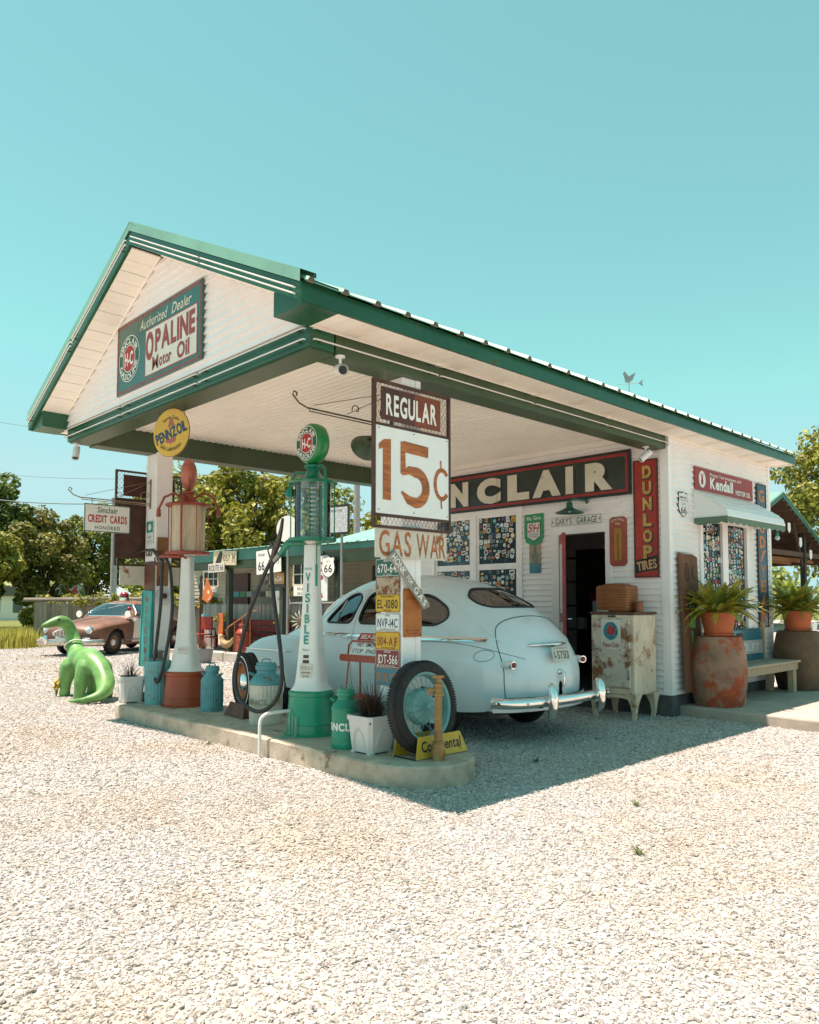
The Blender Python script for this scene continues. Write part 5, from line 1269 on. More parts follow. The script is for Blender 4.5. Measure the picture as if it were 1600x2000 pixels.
# ================================================================== BY THE SHOP WALL
T = thing('old_refrigerator', 'rusty white old refrigerator on curved legs beside the shop door', 'refrigerator', (-5.06, 8.58, .0), R(0))
FRM = M('fridge_enamel', (.70, .58, .44), .45, var=.2, sc=2.5, rust=.38, rc=(.32, .16, .07), rsc=3.2, streak=2)
w, d, z0, z1 = .60, .52, .30, 1.27
obj('cabinet', MB().b2((-w / 2, -d / 2, z0), (w / 2, d / 2, z1)), FRM, T, bevel=.02); obj('top', MB().b2((-w / 2 - .012, -d / 2 - .012, z1), (w / 2 + .012, d / 2 + .012, z1 + .03)), M('fridge_top_rust', (.12, .05, .03), .8, var=.3), T, bevel=.008)
dr = obj('door', MB().b2((-w / 2 + .03, -d / 2 - .03, z0 + .09), (w / 2 - .05, -d / 2 - .001, z1 - .045)), M('fridge_door', (.66, .59, .50), .4, var=.12, sc=3, rust=.52, rc=(.22, .10, .04), rsc=3.2), T, bevel=.015)
obj('latch', MB().box((-.22, -d / 2 - .045, .86), (.03, .03, .05)).tube([(-.22, -d / 2 - .06, .86), (-.17, -d / 2 - .065, .855), (-.12, -d / 2 - .06, .85)], .009, 6), CHROME, dr, 40)
obj('hinge', MB().box((.235, -d / 2 - .036, 1.08), (.028, .014, .11)).box((.235, -d / 2 - .036, .55), (.028, .014, .11)), CHROME, dr)
obj('badge', MB().box((.0, -d / 2 - .006, z1 - .022), (.10, .012, .02)), BRONZE, T)
for sx in (-1, 1):
    for sy in (-1, 1):
        rows = []
        for k, (zz, s_, o_) in enumerate(((.32, .085, .0), (.26, .06, .012), (.18, .038, .02), (.08, .026, .022), (.0, .022, .01))):
            cx, cy = sx * (w / 2 - .05 + o_), sy * (d / 2 - .05 + o_)
            rows.append([(cx - s_ * .9, cy - s_ * .9, zz), (cx + s_ * .9, cy - s_ * .9, zz), (cx + s_ * .9, cy + s_ * .9, zz), (cx - s_ * .9, cy + s_ * .9, zz)])
        obj('leg', MB().grid(rows, True), FRM, T, 40)
obj('skirt', MB().prism([(-w / 2 + .02, z0), (w / 2 - .02, z0), (w / 2 - .05, z0 - .06), (.12, z0 - .035), (-.12, z0 - .035), (-w / 2 + .05, z0 - .06)], .012, -d / 2 + .004, 'xz'), FRM, T)
po = flat('poster', rect(.27, .36), -d / 2 - .034, .002, M('poster_white', (.68, .66, .60), .5, var=.1), dr); po.location = (.0, 0, 1.03)
obj('poster_print', MB().add([(a, -d / 2 - .0355, b) for a, b in circ(.10, 20, 0, .04, 1.1)], [tuple(range(20))]), M('poster_teal', (.03, .22, .30), .5, var=.5, sc=30), po)
obj('poster_print', MB().add([(a, -d / 2 - .0365, b) for a, b in [(-.06, .03), (-.02, .12), (.03, .10), (.07, .04), (.02, -.02), (-.03, .0)]], [(0, 1, 2, 3, 4, 5)]), M('poster_red', (.45, .05, .05), .5, var=.5, sc=40), po)
letters(po, INKR, [('Pepsi-Cola', 0, -.125, .06, {'w': .22, 'bold': .015, 'shear': .2})], -d / 2 - .0365)
# on the refrigerator
T = thing('ribbed_cooler', 'orange brown ribbed metal cooler on top of the refrigerator', 'cooler', (-5.12, 8.54, 1.30), 0)
rows = [(0, 0), (.195, 0), (.205, .01)]
for i in range(9): rows += [(.212, .025 + i * .032), (.212, .04 + i * .032), (.203, .046 + i * .032), (.203, .05 + i * .032)]
rows += [(.205, .315), (.19, .325), (.14, .335), (.12, .35), (0, .355)]
obj('drum', sq_lathe(MB(), [(max(r_, .001), z_, 7) for r_, z_ in rows], 56), M('cooler_orange', (.27, .09, .025), .4, var=.2, sc=4, coat=.2), T, 30).scale = (1.1, .72, 1)
tag(obj('small_tin', MB().lathe([(0, 0), (.055, 0), (.055, .10), (.058, .105), (.058, .125), (.045, .13), (0, .13)], 22, (-4.82, 8.53, 1.30)), M('tin_brown', (.20, .06, .025), .45, var=.2), smooth=35), 'small brown tin beside the ribbed cooler', 'tin')
tag(obj('metal_tray', MB().box((-5.19, 8.34, 1.312), (.14, .07, .024), (0, 0, .1)), GREYM, bevel=.004), 'small flat metal tag on the front of the refrigerator top', 'tag')
# barrels, terracotta pots with ferns
def barrel(label, loc, r, h, mat, rz=0):
    T = thing('barrel', label, 'barrel', loc, rz, 'barrels by the bench'); rows = []
    for i in range(13):
        t = i / 12; rows.append((r * (.82 + .18 * (1 - (2 * t - 1) ** 2)), h * t))
    obj('body', MB().lathe([(0, 0)] + rows, 44), mat, T, 40); obj('head', MB().lathe([(rows[-1][0], h), (rows[-1][0] - .02, h + .004), (rows[-1][0] - .022, h - .03), (0, h - .03)], 44), mat, T, 35); return T
barrel('stone barrel with peeling red paint under the near fern', (-4.305, 9.55, .13), .345, .86, M('barrel_paint', (.29, .165, .11), .75, var=.35, sc=4, rust=.52, rc=(.30, .055, .018), rsc=2.9, bump=.35), 0)
barrel('plain brown barrel under the far fern', (-4.26, 12.16, .13), .345, .86, M('barrel_brown', (.13, .075, .04), .7, var=.3, sc=3, bump=.3), R(40))
TERRA = M('terracotta', (.44, .11, .04), .75, var=.15, sc=4, rust=.08, rc=(.5, .3, .2))
FERN = [M('fern_%d' % i, c, .5, var=.3, sc=12) for i, c in enumerate(((.26, .27, .03), (.38, .33, .035), (.15, .18, .025)))]
def frond_mesh(L_, seed, droop):
    rg = random.Random(seed); m = MB(); n = 20; pts = []
    for j in range(n + 1):
        t = j / n; pts.append(Vector((L_ * (t * .9), 0, L_ * (.75 * t - droop * t * t))))
    m.tube(pts, [.004 * (1 - .7 * j / n) for j in range(n + 1)], 4)
    for j in range(2, n + 1):
        t = j / n; l = .062 * (sin(pi * min(1, t * .93 + .09)) ** .6) * rg.uniform(.85, 1.1); tg = (pts[j] - pts[j - 1]).normalized()
        for s in (-1, 1):
            d = (Vector((0, s, 0)) + tg * .55 + Vector((0, 0, -.25 + rg.uniform(-.2, .2)))).normalized() * l; b = tg * .009
            p = pts[j]; m.add([p - b, p + b, p + d * .6 + b * .9, p + d, p + d * .6 - b * .9], [(0, 1, 2, 3, 4)])
    return m.mesh('frond')
FM = [frond_mesh(.44, 40 + i, (.55, .8, 1.05, .35)[i % 4]) for i in range(8)]
for i, me in enumerate(FM): me.materials.append(FERN[i % 3])
def fern_pot(label, loc, seed):
    T = thing('potted_fern', label, 'potted plant', loc, 0, 'ferns in terracotta pots'); rg = random.Random(seed)
    obj('pot', MB().lathe([(0, 0), (.155, 0), (.16, .01), (.205, .24), (.215, .245), (.222, .29), (.205, .295), (.19, .25), (0, .25)], 40), TERRA, T, 35)
    obj('saucer', MB().lathe([(0, 0), (.17, 0), (.19, .035), (.18, .035), (.165, .012)], 32, (0, 0, -.004)), TERRA, T, 35)
    for k in range(116):
        o = bpy.data.objects.new('frond', FM[k % 8]); COL.objects.link(o); o.parent = T; a = rg.uniform(0, 2 * pi); r_ = rg.uniform(.01, .12)
        o.location = (r_ * cos(a), r_ * sin(a), .25); o.rotation_euler = (rg.uniform(-.25, .25), rg.uniform(-.95, .22), a); s = rg.uniform(.85, 1.38); o.scale = (s, s, s)
fern_pot('fern in a terracotta pot on the peeling red barrel', (-4.27, 9.50, 1.0), 3); fern_pot('fern in a terracotta pot on the plain brown barrel', (-4.24, 12.10, 1.0), 8)
# bench with a pickup tailgate back
T = thing('tailgate_bench', 'wooden bench with a teal pickup tailgate for a back', 'bench', (-4.33, 10.78, .13), FX)
BWD = wood('bench_wood', (.22, .17, .12), (.46, .38, .28), (3, 26, 26)); BLG = wood('bench_leg_wood', (.26, .19, .12), (.50, .40, .27), (26, 26, 3))
st = obj('seat', MB().b2((-.94, -.20, .40), (.94, .20, .43)), BWD, T)
for i in range(4): obj('seat_plank', MB().b2((-.97, -.245 + i * .122, .432), (.97, -.13 + i * .122, .462)), BWD, st, bevel=.004)
obj('apron', MB().b2((-.94, -.215, .33), (.94, -.185, .431)).b2((-.94, -.184, .33), (-.90, .18, .431)), BLG, T)
for sx in (-1, 1):
    for sy in (-1, 1): obj('leg', MB().b2((sx * .87 - .06, sy * .155 - .04, 0), (sx * .87 + .06, sy * .155 + .04, .399)), BLG, T, bevel=.004)
    obj('back_post', MB().b2((sx * .86 - .03, .215, .30), (sx * .86 + .03, .255, 1.0)), BLG, T)
TGT = M('tailgate_teal', (.018, .14, .19), .25, var=.1, coat=.4)
tg_ = obj('tailgate', MB().b2((-.83, .165, .47), (.78, .213, .93)), TGT, T, rot=(R(-4), 0, 0), bevel=.02)
obj('tailgate_band', MB().b2((-.82, .157, .57), (.77, .1645, .76)), M('band_silver', (.42, .45, .46), .35, m=.5, var=.1), tg_)
letters(tg_, M('band_letters', (.62, .64, .64), .35, m=.3), [('CHEVROLET', -.02, .665, .105, {'w': 1.30, 'bold': .03, 'gap': .12})], .1555)
obj('tailgate_latch', MB().b2((-.06, .155, .80), (.10, .163, .87)), BLACK, tg_); obj('tailgate_rib', MB().b2((-.80, .158, .895), (.75, .164, .905)).b2((-.80, .158, .775), (.75, .164, .782)), TGT, tg_)

# dim shop interior seen through the door
T = thing('drinks_cooler', 'pale drinks cooler with a round soda emblem inside the shop', 'cooler', (-5.80, 9.75, .16), 0)
obj('cabinet', MB().b2((-.30, -.25, 0), (.30, .3, 1.28)), M('cooler_pale', (.40, .46, .50), .5, var=.1), T, bevel=.02)
obj('emblem', MB().add([(a, -.2535, b) for a, b in circ(.20, 24, .0, .98)], [tuple(range(24))]), INKW, T); m = MB(); m.add([(a, -.255, b) for a, b in arcp(0, .98, .18, 20, 160)], [tuple(range(21))]); obj('emblem_red', m, INKR, T); letters(T, INKB, [('PEPSI', 0, .98, .075, {'w': .30, 'bold': .03})], -.256)
T = thing('shop_shelf', 'dark shelves of small goods at the back of the shop', 'shelf', (-6.9, 11.7, .16), 0)
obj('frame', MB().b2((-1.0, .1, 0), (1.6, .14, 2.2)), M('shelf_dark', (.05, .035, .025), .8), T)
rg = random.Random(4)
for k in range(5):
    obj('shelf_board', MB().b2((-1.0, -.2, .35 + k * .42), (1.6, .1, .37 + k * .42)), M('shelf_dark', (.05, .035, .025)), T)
for i, (cn, cc, kk) in enumerate((('white', 0, 1), ('red', 2, 2), ('yellow', 5, 1), ('teal', 3, 3), ('cream', 7, 2), ('orange', 8, 3), ('grey', 9, 2), ('green', 6, 1), ('sky blue', 10, 3))):
    w = .14; h = .2; x = -.75 + i * .26
    tag(obj('shop_packet', MB().box((x - 6.9, 11.6, .16 + .37 + kk * .42 + h / 2 + .001), (w, .1, h)), stick_cols[cc], bevel=.005), cn + ' packet on the dim shelves inside the shop', 'packet', 'packets on the shop shelves')
# ================================================================== CARS
def interp(P, x):
    if x <= P[0][0]: return P[0][1]
    for (a, b), (c, d) in zip(P, P[1:]):
        if x <= c:
            t = (x - a) / (c - a); return b + (d - b) * t
    return P[-1][1]
def smoothed(P, n=400):
    """piecewise points -> monotone smooth lookup (cubic hermite)"""
    m = []
    for i in range(len(P)):
        if i == 0: m.append((P[1][1] - P[0][1]) / (P[1][0] - P[0][0]))
        elif i == len(P) - 1: m.append((P[-1][1] - P[-2][1]) / (P[-1][0] - P[-2][0]))
        else:
            a = (P[i][1] - P[i - 1][1]) / (P[i][0] - P[i - 1][0]); b = (P[i + 1][1] - P[i][1]) / (P[i + 1][0] - P[i][0])
            m.append(0 if a * b < 0 else 2 * a * b / (a + b) if (a + b) else 0)
    def f(x):
        if x <= P[0][0]: return P[0][1]
        if x >= P[-1][0]: return P[-1][1]
        for i in range(len(P) - 1):
            if x <= P[i + 1][0]:
                h = P[i + 1][0] - P[i][0]; t = (x - P[i][0]) / h
                return (2 * t ** 3 - 3 * t * t + 1) * P[i][1] + (t ** 3 - 2 * t * t + t) * h * m[i] + (-2 * t ** 3 + 3 * t * t) * P[i + 1][1] + (t ** 3 - t * t) * h * m[i + 1]
    return f
def in_poly(x, z, P):
    c = False; j = len(P) - 1
    for i in range(len(P)):
        if (P[i][1] > z) != (P[j][1] > z) and x < (P[j][0] - P[i][0]) * (z - P[i][1]) / (P[j][1] - P[i][1]) + P[i][0]: c = not c
        j = i
    return c
def round_poly(P, r, n=4):
    """polygon with rounded corners"""
    out = []; k = len(P)
    for i in range(k):
        a, b, c = Vector(P[i - 1]), Vector(P[i]), Vector(P[(i + 1) % k]); u = (a - b); v = (c - b)
        rr = min(r, u.length * .45, v.length * .45); u.normalize(); v.normalize(); p, q = b + u * rr, b + v * rr
        for j in range(n + 1):
            t = j / n; out.append(tuple((1 - t) ** 2 * p + 2 * t * (1 - t) * b + t * t * q))
    return out
def dens(P, d=.03):
    out = []
    for i in range(len(P)):
        a, b = Vector(P[i]), Vector(P[(i + 1) % len(P)]); n = max(1, int((b - a).length / d))
        out += [tuple(a.lerp(b, j / n)) for j in range(n)]
    return out

class Body:
    """a car shell: at each station x a superellipse of half-width w(x) between a low edge and a top line"""
    def __init__(s, top, wid, zc, bot, p=2.2, q=2.2, bulge=None):
        s.T = smoothed(top); s.W = smoothed(wid); s.zc = smoothed(zc); s.B = smoothed(bot); s.p, s.q = p, q; s.bulge = bulge or (lambda x, z: 0)
        s.x0, s.x1 = top[0][0], top[-1][0]
    def y(s, x, z):
        T, W, c, B = s.T(x), s.W(x), s.zc(x), s.B(x)
        if z >= c:
            t = (z - c) / max(1e-4, T - c)
            if t >= 1: return 0.
            yy = W * (1 - t ** s.p) ** (1 / s.q)
        else:
            t = min(1, (c - z) / max(1e-4, c - B)); yy = W * (1 - .10 * t ** 2.5)
        return yy + (s.bulge(x, z) if yy > .02 else 0)
    def xrear(s, y, z, lo=None, hi=2.4):
        a = s.x0 if lo is None else lo; b = hi
        for _ in range(40):
            m = (a + b) / 2
            if s.y(m, z) > abs(y): b = m
            else: a = m
        return b
    def xfront(s, y, z, lo=2.2, hi=None):
        a = lo; b = s.x1 if hi is None else hi
        for _ in range(40):
            m = (a + b) / 2
            if s.y(m, z) > abs(y): a = m
            else: b = m
        return a
    def side(s, x, z, sg=1, o=0.): return Vector((x, sg * (s.y(x, z) + o), z))
    def shell(s, xs, holes, na=56, nb=12):
        """holes: functions of a face centre -> True when that face is open"""
        rows = []
        for x in xs:
            T, W, c, B = s.T(x), s.W(x), s.zc(x), s.B(x); half = []
            for j in range(nb):
                z = B + (c - B) * j / nb; half.append((s.y(x, z), z))
            for j in range(na + 1):
                th = pi / 2 * j / na; z = c + (T - c) * sin(th) ** (2 / s.p); yy = W * max(0, cos(th)) ** (2 / s.q)
                if j == na: yy = 0
                half.append((yy + (s.bulge(x, z) if yy > .02 else 0), z))
            rows.append([(x, yy, z) for yy, z in half] + [(x, -yy, z) for yy, z in half[-2::-1]])
        m = MB(); k = len(rows[0]); m.v = [p for r in rows for p in r]
        for i in range(len(rows) - 1):
            for j in range(k - 1):
                q = (i * k + j, i * k + j + 1, (i + 1) * k + j + 1, (i + 1) * k + j)
                cx = sum(m.v[a][0] for a in q) / 4; cy = sum(m.v[a][1] for a in q) / 4; cz = sum(m.v[a][2] for a in q) / 4
                if not any(h(cx, cy, cz) for h in holes): m.f.append(q); m.m.append(0)
        return m
    def pane(s, P, proj, rings=7):
        P = dens(P, .04); cx = sum(p[0] for p in P) / len(P); cz = sum(p[1] for p in P) / len(P); rows = []
        for r in range(rings + 1):
            t = max(.001, r / rings); rows.append([proj(cx + (a - cx) * t, cz + (b - cz) * t) for a, b in P])
        return MB().grid(rows, True)
def arange(a, b, d):
    n = int(round((b - a) / d)); return [a + (b - a) * i / n for i in range(n + 1)]

def wheel(parent, loc, R0=.355, w=.16, rim=PAINTW, side=1, white=False, cap=CHROME, rin=.2):
    W_ = obj('wheel', at(wheel_tire(MB(), R0, w, rin), Matrix.Rotation(side * pi / 2, 3, 'X'), Vector(loc)), RUBBER, parent, 40)
    A = Matrix.Rotation(side * pi / 2, 3, 'X')
    obj('rim', at(MB().lathe([(0, .02), (.10, .03), (.15, .02), (.19, .05), (rin + .005, .06), (rin + .005, -.06)], 36), A, Vector(loc)), rim, W_, 40)
    obj('hubcap', at(MB().lathe([(0, .075), (.06, .068), (.09, .045), (.095, .03)], 28), A, Vector(loc)), cap, W_, 60)
    if white: obj('white_wall', at(MB().lathe([(rin, .074), (rin + .02, .083), (rin + .075, .08)], 40), A, Vector(loc)), M('whitewall', (.78, .77, .73)), W_, 60)
    return W_

# ---- pale blue fat-fendered sedan under the canopy
CARB = M('car_pale_blue', (.68, .755, .775), .30, var=.05, sc=1.2, rust=.03, rc=(.3, .24, .18), rsc=7, coat=.5)
SEAM = M('panel_gap', (.03, .035, .036), .8, var=0)
def rear_fender(x, z):
    fx = max(0, 1 - ((x - .92) / .92) ** 2) if -.0 < x < 1.84 else 0
    zt = .62 + .36 * max(0, 1 - ((x - .95) / .98) ** 2) ** .5 if fx else 0
    if not fx or z > zt + .06: return 0
    k = min(1, max(0, (zt + .06 - z) / .22)); k = k * k * (3 - 2 * k)
    return .062 * (fx ** .5) * k * min(1, max(0, (x - .02) / .35))
car = Body(
    top=[(0, .62), (.012, .74), (.06, .88), (.15, 1.02), (.32, 1.215), (.58, 1.41), (.9, 1.565), (1.3, 1.68), (1.75, 1.74), (2.2, 1.755), (2.6, 1.715), (2.9, 1.63), (3.08, 1.53), (3.3, 1.30), (3.42, 1.195), (3.7, 1.16), (4.1, 1.115), (4.4, 1.04), (4.6, .94), (4.72, .80), (4.76, .66)],
    wid=[(0, .03), (.01, .17), (.03, .29), (.07, .42), (.14, .545), (.25, .655), (.42, .755), (.65, .825), (1.0, .865), (1.6, .885), (2.3, .885), (2.9, .865), (3.2, .83), (3.45, .74), (3.7, .62), (4.1, .53), (4.5, .43), (4.68, .30), (4.74, .16), (4.76, .06)],
    zc=[(0, .55), (.1, .62), (.4, .70), (1, .72), (3, .72), (4.2, .66), (4.76, .58)],
    bot=[(0, .42), (.3, .34), (1, .30), (3.4, .30), (4.4, .36), (4.76, .44)], bulge=rear_fender)
CT = thing('pale_blue_sedan', 'pale blue fat-fendered old sedan parked under the canopy', 'car', (-4.62, 6.6, 0), pi)
w_front = round_poly([(2.90, 1.175), (2.36, 1.175), (2.33, 1.46), (2.48, 1.535), (2.62, 1.50)], .09)
w_rear = round_poly([(2.245, 1.175), (1.58, 1.175), (1.58, 1.46), (1.68, 1.54), (2.14, 1.55), (2.235, 1.50)], .09)
w_quart = round_poly([(1.47, 1.175), (1.02, 1.175), (.90, 1.255), (.98, 1.36), (1.22, 1.475), (1.44, 1.52)], .11)
w_back = round_poly([(-.44, 1.40), (-.37, 1.365), (.37, 1.365), (.44, 1.40), (.42, 1.475), (.27, 1.57), (-.27, 1.57), (-.42, 1.475)], .09)
w_shield = round_poly([(-.60, 1.245), (-.02, 1.225), (.02, 1.225), (.60, 1.245), (.52, 1.49), (.1, 1.535), (-.1, 1.535), (-.52, 1.49)], .06)
def side_hole(P): return lambda x, y, z: z > 1.1 and abs(y) > .45 and in_poly(x, z, P)
holes = [side_hole(P) for P in (w_front, w_rear, w_quart)] + [lambda x, y, z: x < 1.5 and in_poly(y, z, w_back) and z > 1.3, lambda x, y, z: x > 2.75 and z > 1.2 and in_poly(y, z, w_shield)]
holes += [lambda x, y, z: (x - 1.05) ** 2 + (z - .35) ** 2 < .36 ** 2 and z < .56 and abs(y) > .5, lambda x, y, z: 3.5 < x < 4.42 and z < .7 and abs(y) > .3]
xs = [0, .004, .01, .018, .03, .045] + arange(.065, 4.70, .0185) + [4.72, 4.735, 4.75, 4.76]
obj('body', car.shell(xs, holes), CARB, CT, 50)
for sg in (1, -1):
    for nm, P in (('door_window', w_front), ('door_window', w_rear), ('quarter_window', w_quart)):
        g_ = obj(nm, car.pane(P, lambda x, z: car.side(x, z, sg, -.012)), CARGLASS, CT, 60)
        obj('gasket', MB().tube([car.side(x, z, sg, .001) for x, z in dens(P, .03)], .013, 6, True), SEAM, g_, 60)
    g_ = obj('vent_divider', MB().tube([car.side(2.66, z, sg, -.004) for z in (1.18, 1.3, 1.4, 1.485)], .007, 6), CHROME, CT)
g_ = obj('rear_window', car.pane(w_back, lambda y, z: Vector((car.xrear(y, z) + .014, y, z))), CARGLASS, CT, 60)
obj('gasket', MB().tube([Vector((car.xrear(y, z), y, z)) for y, z in dens(w_back, .03)], .014, 6, True), BLACK, g_, 60)
g_ = obj('windshield', car.pane(w_shield, lambda y, z: Vector((car.xfront(y, z, 2.7, 3.5) - .012, y, z))), CARGLASS, CT, 60)
obj('gasket', MB().tube([Vector((car.xfront(y, z, 2.7, 3.5), y, z)) for y, z in dens(w_shield, .03)], .013, 6, True), CHROME, g_, 60)
def seam(name, pts, r=.0035, mat=SEAM, parent=None): return obj(name, MB().tube(pts, r, 5), mat, parent or CT)
for sg in (1, -1):
    for x in (2.295, 1.52): seam('door_seam', [car.side(x, z, sg, -.001) for z in arange(.36, 1.58, .05)])
    seam('door_seam', [car.side(3.10 - max(0, z - 1.15) * 1.25, z, sg, -.001) for z in arange(.40, 1.56, .05)])
    seam('roof_gutter', [car.side(x, 1.595 - .13 * ((x - 1.95) / 1.0) ** 2 - .25 * max(0, 1.25 - x) ** 1.25, sg, .004) for x in arange(.30, 2.86, .06)], .007, CARB)
    tr = MB(); tr.grid([[car.side(x, z, sg, o) for x in arange(.42, 4.0, .06)] for z, o in ((1.018, .0), (1.022, .013), (1.04, .016), (1.058, .013), (1.062, .0))]); obj('side_trim', tr, CHROME, CT, 50)
    seam('fender_seam', [car.side(x, .60 + .36 * max(0, 1 - ((x - .95) / 1.0) ** 2) ** .5 + .05, sg, .0) for x in arange(.12, 1.75, .05)], .003)
    seam('fuel_door', [car.side(.40 + .085 * cos(R(a)), .885 + .055 * sin(R(a)), sg, .001) for a in range(0, 361, 20)], .0025)
    for x in (2.42, 1.70): obj('door_handle', MB().tube([car.side(x, 1.015, sg, .0), car.side(x, 1.015, sg, .045), car.side(x - .13, 1.01, sg, .045)], .010, 7), CHROME, CT, 60)
    # tail lamp
    bx, by, bz = .20, .715, .80
    ps = car.side(bx, bz, sg); n_ = Vector((-1, 0, 0))
    lm = obj('tail_lamp', MB().tube([ps + Vector((.17, -.01 * sg, 0)), ps + Vector((.08, .012 * sg, 0)), ps + Vector((0, .02 * sg, 0)), ps + Vector((-.05, .012 * sg, 0))], [.012, .045, .052, .05], 14, flat=.78), CARB, CT, 60)
    obj('lamp_rim', MB().tube([ps + Vector((-.05, .012 * sg, 0)), ps + Vector((-.075, .008 * sg, 0))], [.053, .05], 16, flat=.78), CHROME, lm, 50); obj('lens', MB().ball(ps + Vector((-.075, .008 * sg, 0)), .04, 12, (.5, 1, .72)), M('lens_red', (.14, .004, .006), .15, coat=.5), lm, 60)
    # front fender
    ftop = smoothed([(3.02, .50), (3.12, .68), (3.35, .86), (3.7, .965), (4.0, .985), (4.3, .95), (4.55, .86), (4.72, .72), (4.80, .55)])
    fw_ = smoothed([(3.02, .10), (3.2, .20), (3.6, .255), (4.2, .265), (4.5, .24), (4.7, .17), (4.80, .05)]); rows = []
    for x in arange(3.02, 4.80, .04):
        T_, Wd = ftop(x), fw_(x); B_ = .34 if x < 3.55 or x > 4.4 else .34 + .36 * max(0, 1 - ((x - 3.97) / .44) ** 2) ** .5; yc_ = .66; row = []
        for j in range(25):
            a = -.0 + pi * j / 24; cy = cos(a); sy = sin(a); zz = .60 + (T_ - .60) * max(0, sy) ** .8
            row.append((x, sg * (yc_ + Wd * (abs(cy) ** .75) * (1 if cy > 0 else -1)), zz))
        row = [(x, sg * (yc_ + Wd * .95), min(B_, .6)), (x, sg * (yc_ + Wd), min(.5, .6) if B_ < .5 else B_ * .5 + .3)] + row + [(x, sg * (yc_ - Wd), min(B_, .6))]
        rows.append(row)
    ff = obj('front_fender', MB().grid(rows), CARB, CT, 50)
    obj('headlamp', MB().lathe([(.0, .0), (.085, .0), (.10, -.02), (.10, -.06)], 24, (4.775, sg * .66, .70), Matrix.Rotation(pi / 2, 3, 'Y')), CHROME, ff, 40)
    seam('fender_trim', [(x, sg * (.66 + fw_(x) * .985 + .002), .80) for x in arange(3.45, 4.5, .06)], .006, CHROME, ff)
    wheel(CT, (1.05, sg * .74, .355), side=-sg, rim=CARB); wheel(CT, (3.95, sg * .74, .355), side=-sg, rim=CARB, white=True)
# trunk seams and fittings
def rp(y, z, o=0.): return Vector((car.xrear(y, z) - o, y, z))
seam('trunk_seam', [rp(v.x, v.y, .001) for v in catmull([(y, z, 0) for y, z in [(-.63, .475), (-.645, .60), (-.645, .72), (-.635, .85), (-.612, .98), (-.57, 1.09), (-.495, 1.18), (-.35, 1.24), (-.13, 1.27), (.13, 1.27), (.35, 1.24), (.495, 1.18), (.57, 1.09), (.612, .98), (.635, .85), (.645, .72), (.645, .60), (.63, .475)]], 6)], .0048)
seam('trunk_seam', [rp(y, .475, .0) for y in arange(-.63, .63, .03)], .004, M('seam_rust2', (.09, .05, .03), .8))
obj('trunk_ornament', MB().tube([rp(y, .985 , .012 + .018 * (1 - (y / .34) ** 2)) for y in arange(-.33, .33, .055)], [.006] + [.012 + .010 * (1 - abs(i - 6) / 6) for i in range(1, 12)] + [.006], 8), CHROME, CT, 60)
lp = obj('license_plate', MB().prism(rrect(.30, .145, .012, 3), .004, -.004, 'xz'), M('plate_cream', (.55, .53, .46), .5, var=.12, rust=.08, rsc=12), CT, loc=rp(0, .895, .075), rot=(0, R(0), -FX)); lp.rotation_euler = (R(-14), 0, -FX)
letters(lp, INKK, [('1-57513', 0, -.012, .082, {'w': .25, 'bold': .008}), ('19  COLORADO  48', 0, .056, .014, {'w': .22})], -.0055)
obj('plate_bracket', MB().cyl(rp(0, .98, -.01), rp(0, .93, .06), .007, n=6), BRONZE, CT)
obj('trunk_handle', MB().lathe([(0, .02), (.022, .012), (.03, 0)], 14, rp(0, .71, .005), Matrix.Rotation(-pi / 2, 3, 'Y')).tube([rp(0, .72, .02), rp(0, .70, .05), rp(-.0, .63, .045), rp(0, .565, .03)], [.016, .018, .014, .010], 9), CHROME, CT, 60)
# rear bumper and guards
bp = smoothed([(-.93, .16), (-.90, .06), (-.80, -.05), (-.6, -.12), (0, -.175), (.6, -.12), (.80, -.05), (.90, .06), (.93, .16)]); rows = []
for y in [-.925, -.915, -.90, -.87, -.83] + arange(-.78, .78, .06) + [.83, .87, .90, .915, .925]:
    x = bp(y); r2 = (bp(y + .01) - bp(y - .01)) / .02; nx, ny = -1, r2; L_ = (nx * nx + ny * ny) ** .5; nx, ny = nx / L_, ny / L_
    rows.append([(x + nx * o, y + ny * o, .455 + zz) for zz, o in ((-.05, -.018), (-.047, 0), (-.034, .018), (-.012, .024), (.012, .024), (.034, .018), (.047, 0), (.05, -.018))])
bmp = obj('rear_bumper', MB().grid(rows, True), CHROME, CT, 60)
for sg in (1, -1):
    obj('bumper_guard', MB().tube([(bp(.42) - .035, sg * .42, .30), (bp(.42) - .05, sg * .42, .33), (bp(.42) - .062, sg * .42, .40), (bp(.42) - .062, sg * .42, .50), (bp(.42) - .052, sg * .42, .58), (bp(.42) - .03, sg * .42, .615), (bp(.42) - .005, sg * .42, .62)], [.022, .04, .05, .052, .045, .032, .012], 14), CHROME, bmp, 60)
    obj('bumper_bolt', MB().ball((bp(.72) - .034, sg * .70, .455), .014, 8), CHROME, bmp, 60)
    obj('bumper_arm', MB().box((.15, sg * .45, .42), (.5, .04, .06)), BLACK, bmp)
fb = obj('front_bumper', MB().tube([(4.62, -.92, .45), (4.86, -.80, .45), (4.95, -.4, .45), (4.97, 0, .45), (4.95, .4, .45), (4.86, .80, .45), (4.62, .92, .45)], .07, 10, flat=1.2), CHROME, CT, 60)
obj('splash_pan', MB().grid([[(.02 + .25 * (abs(y) / .8) ** 3, y, z) for y in arange(-.78, .78, .12)] for z in (.34, .47)]), CARB, CT)
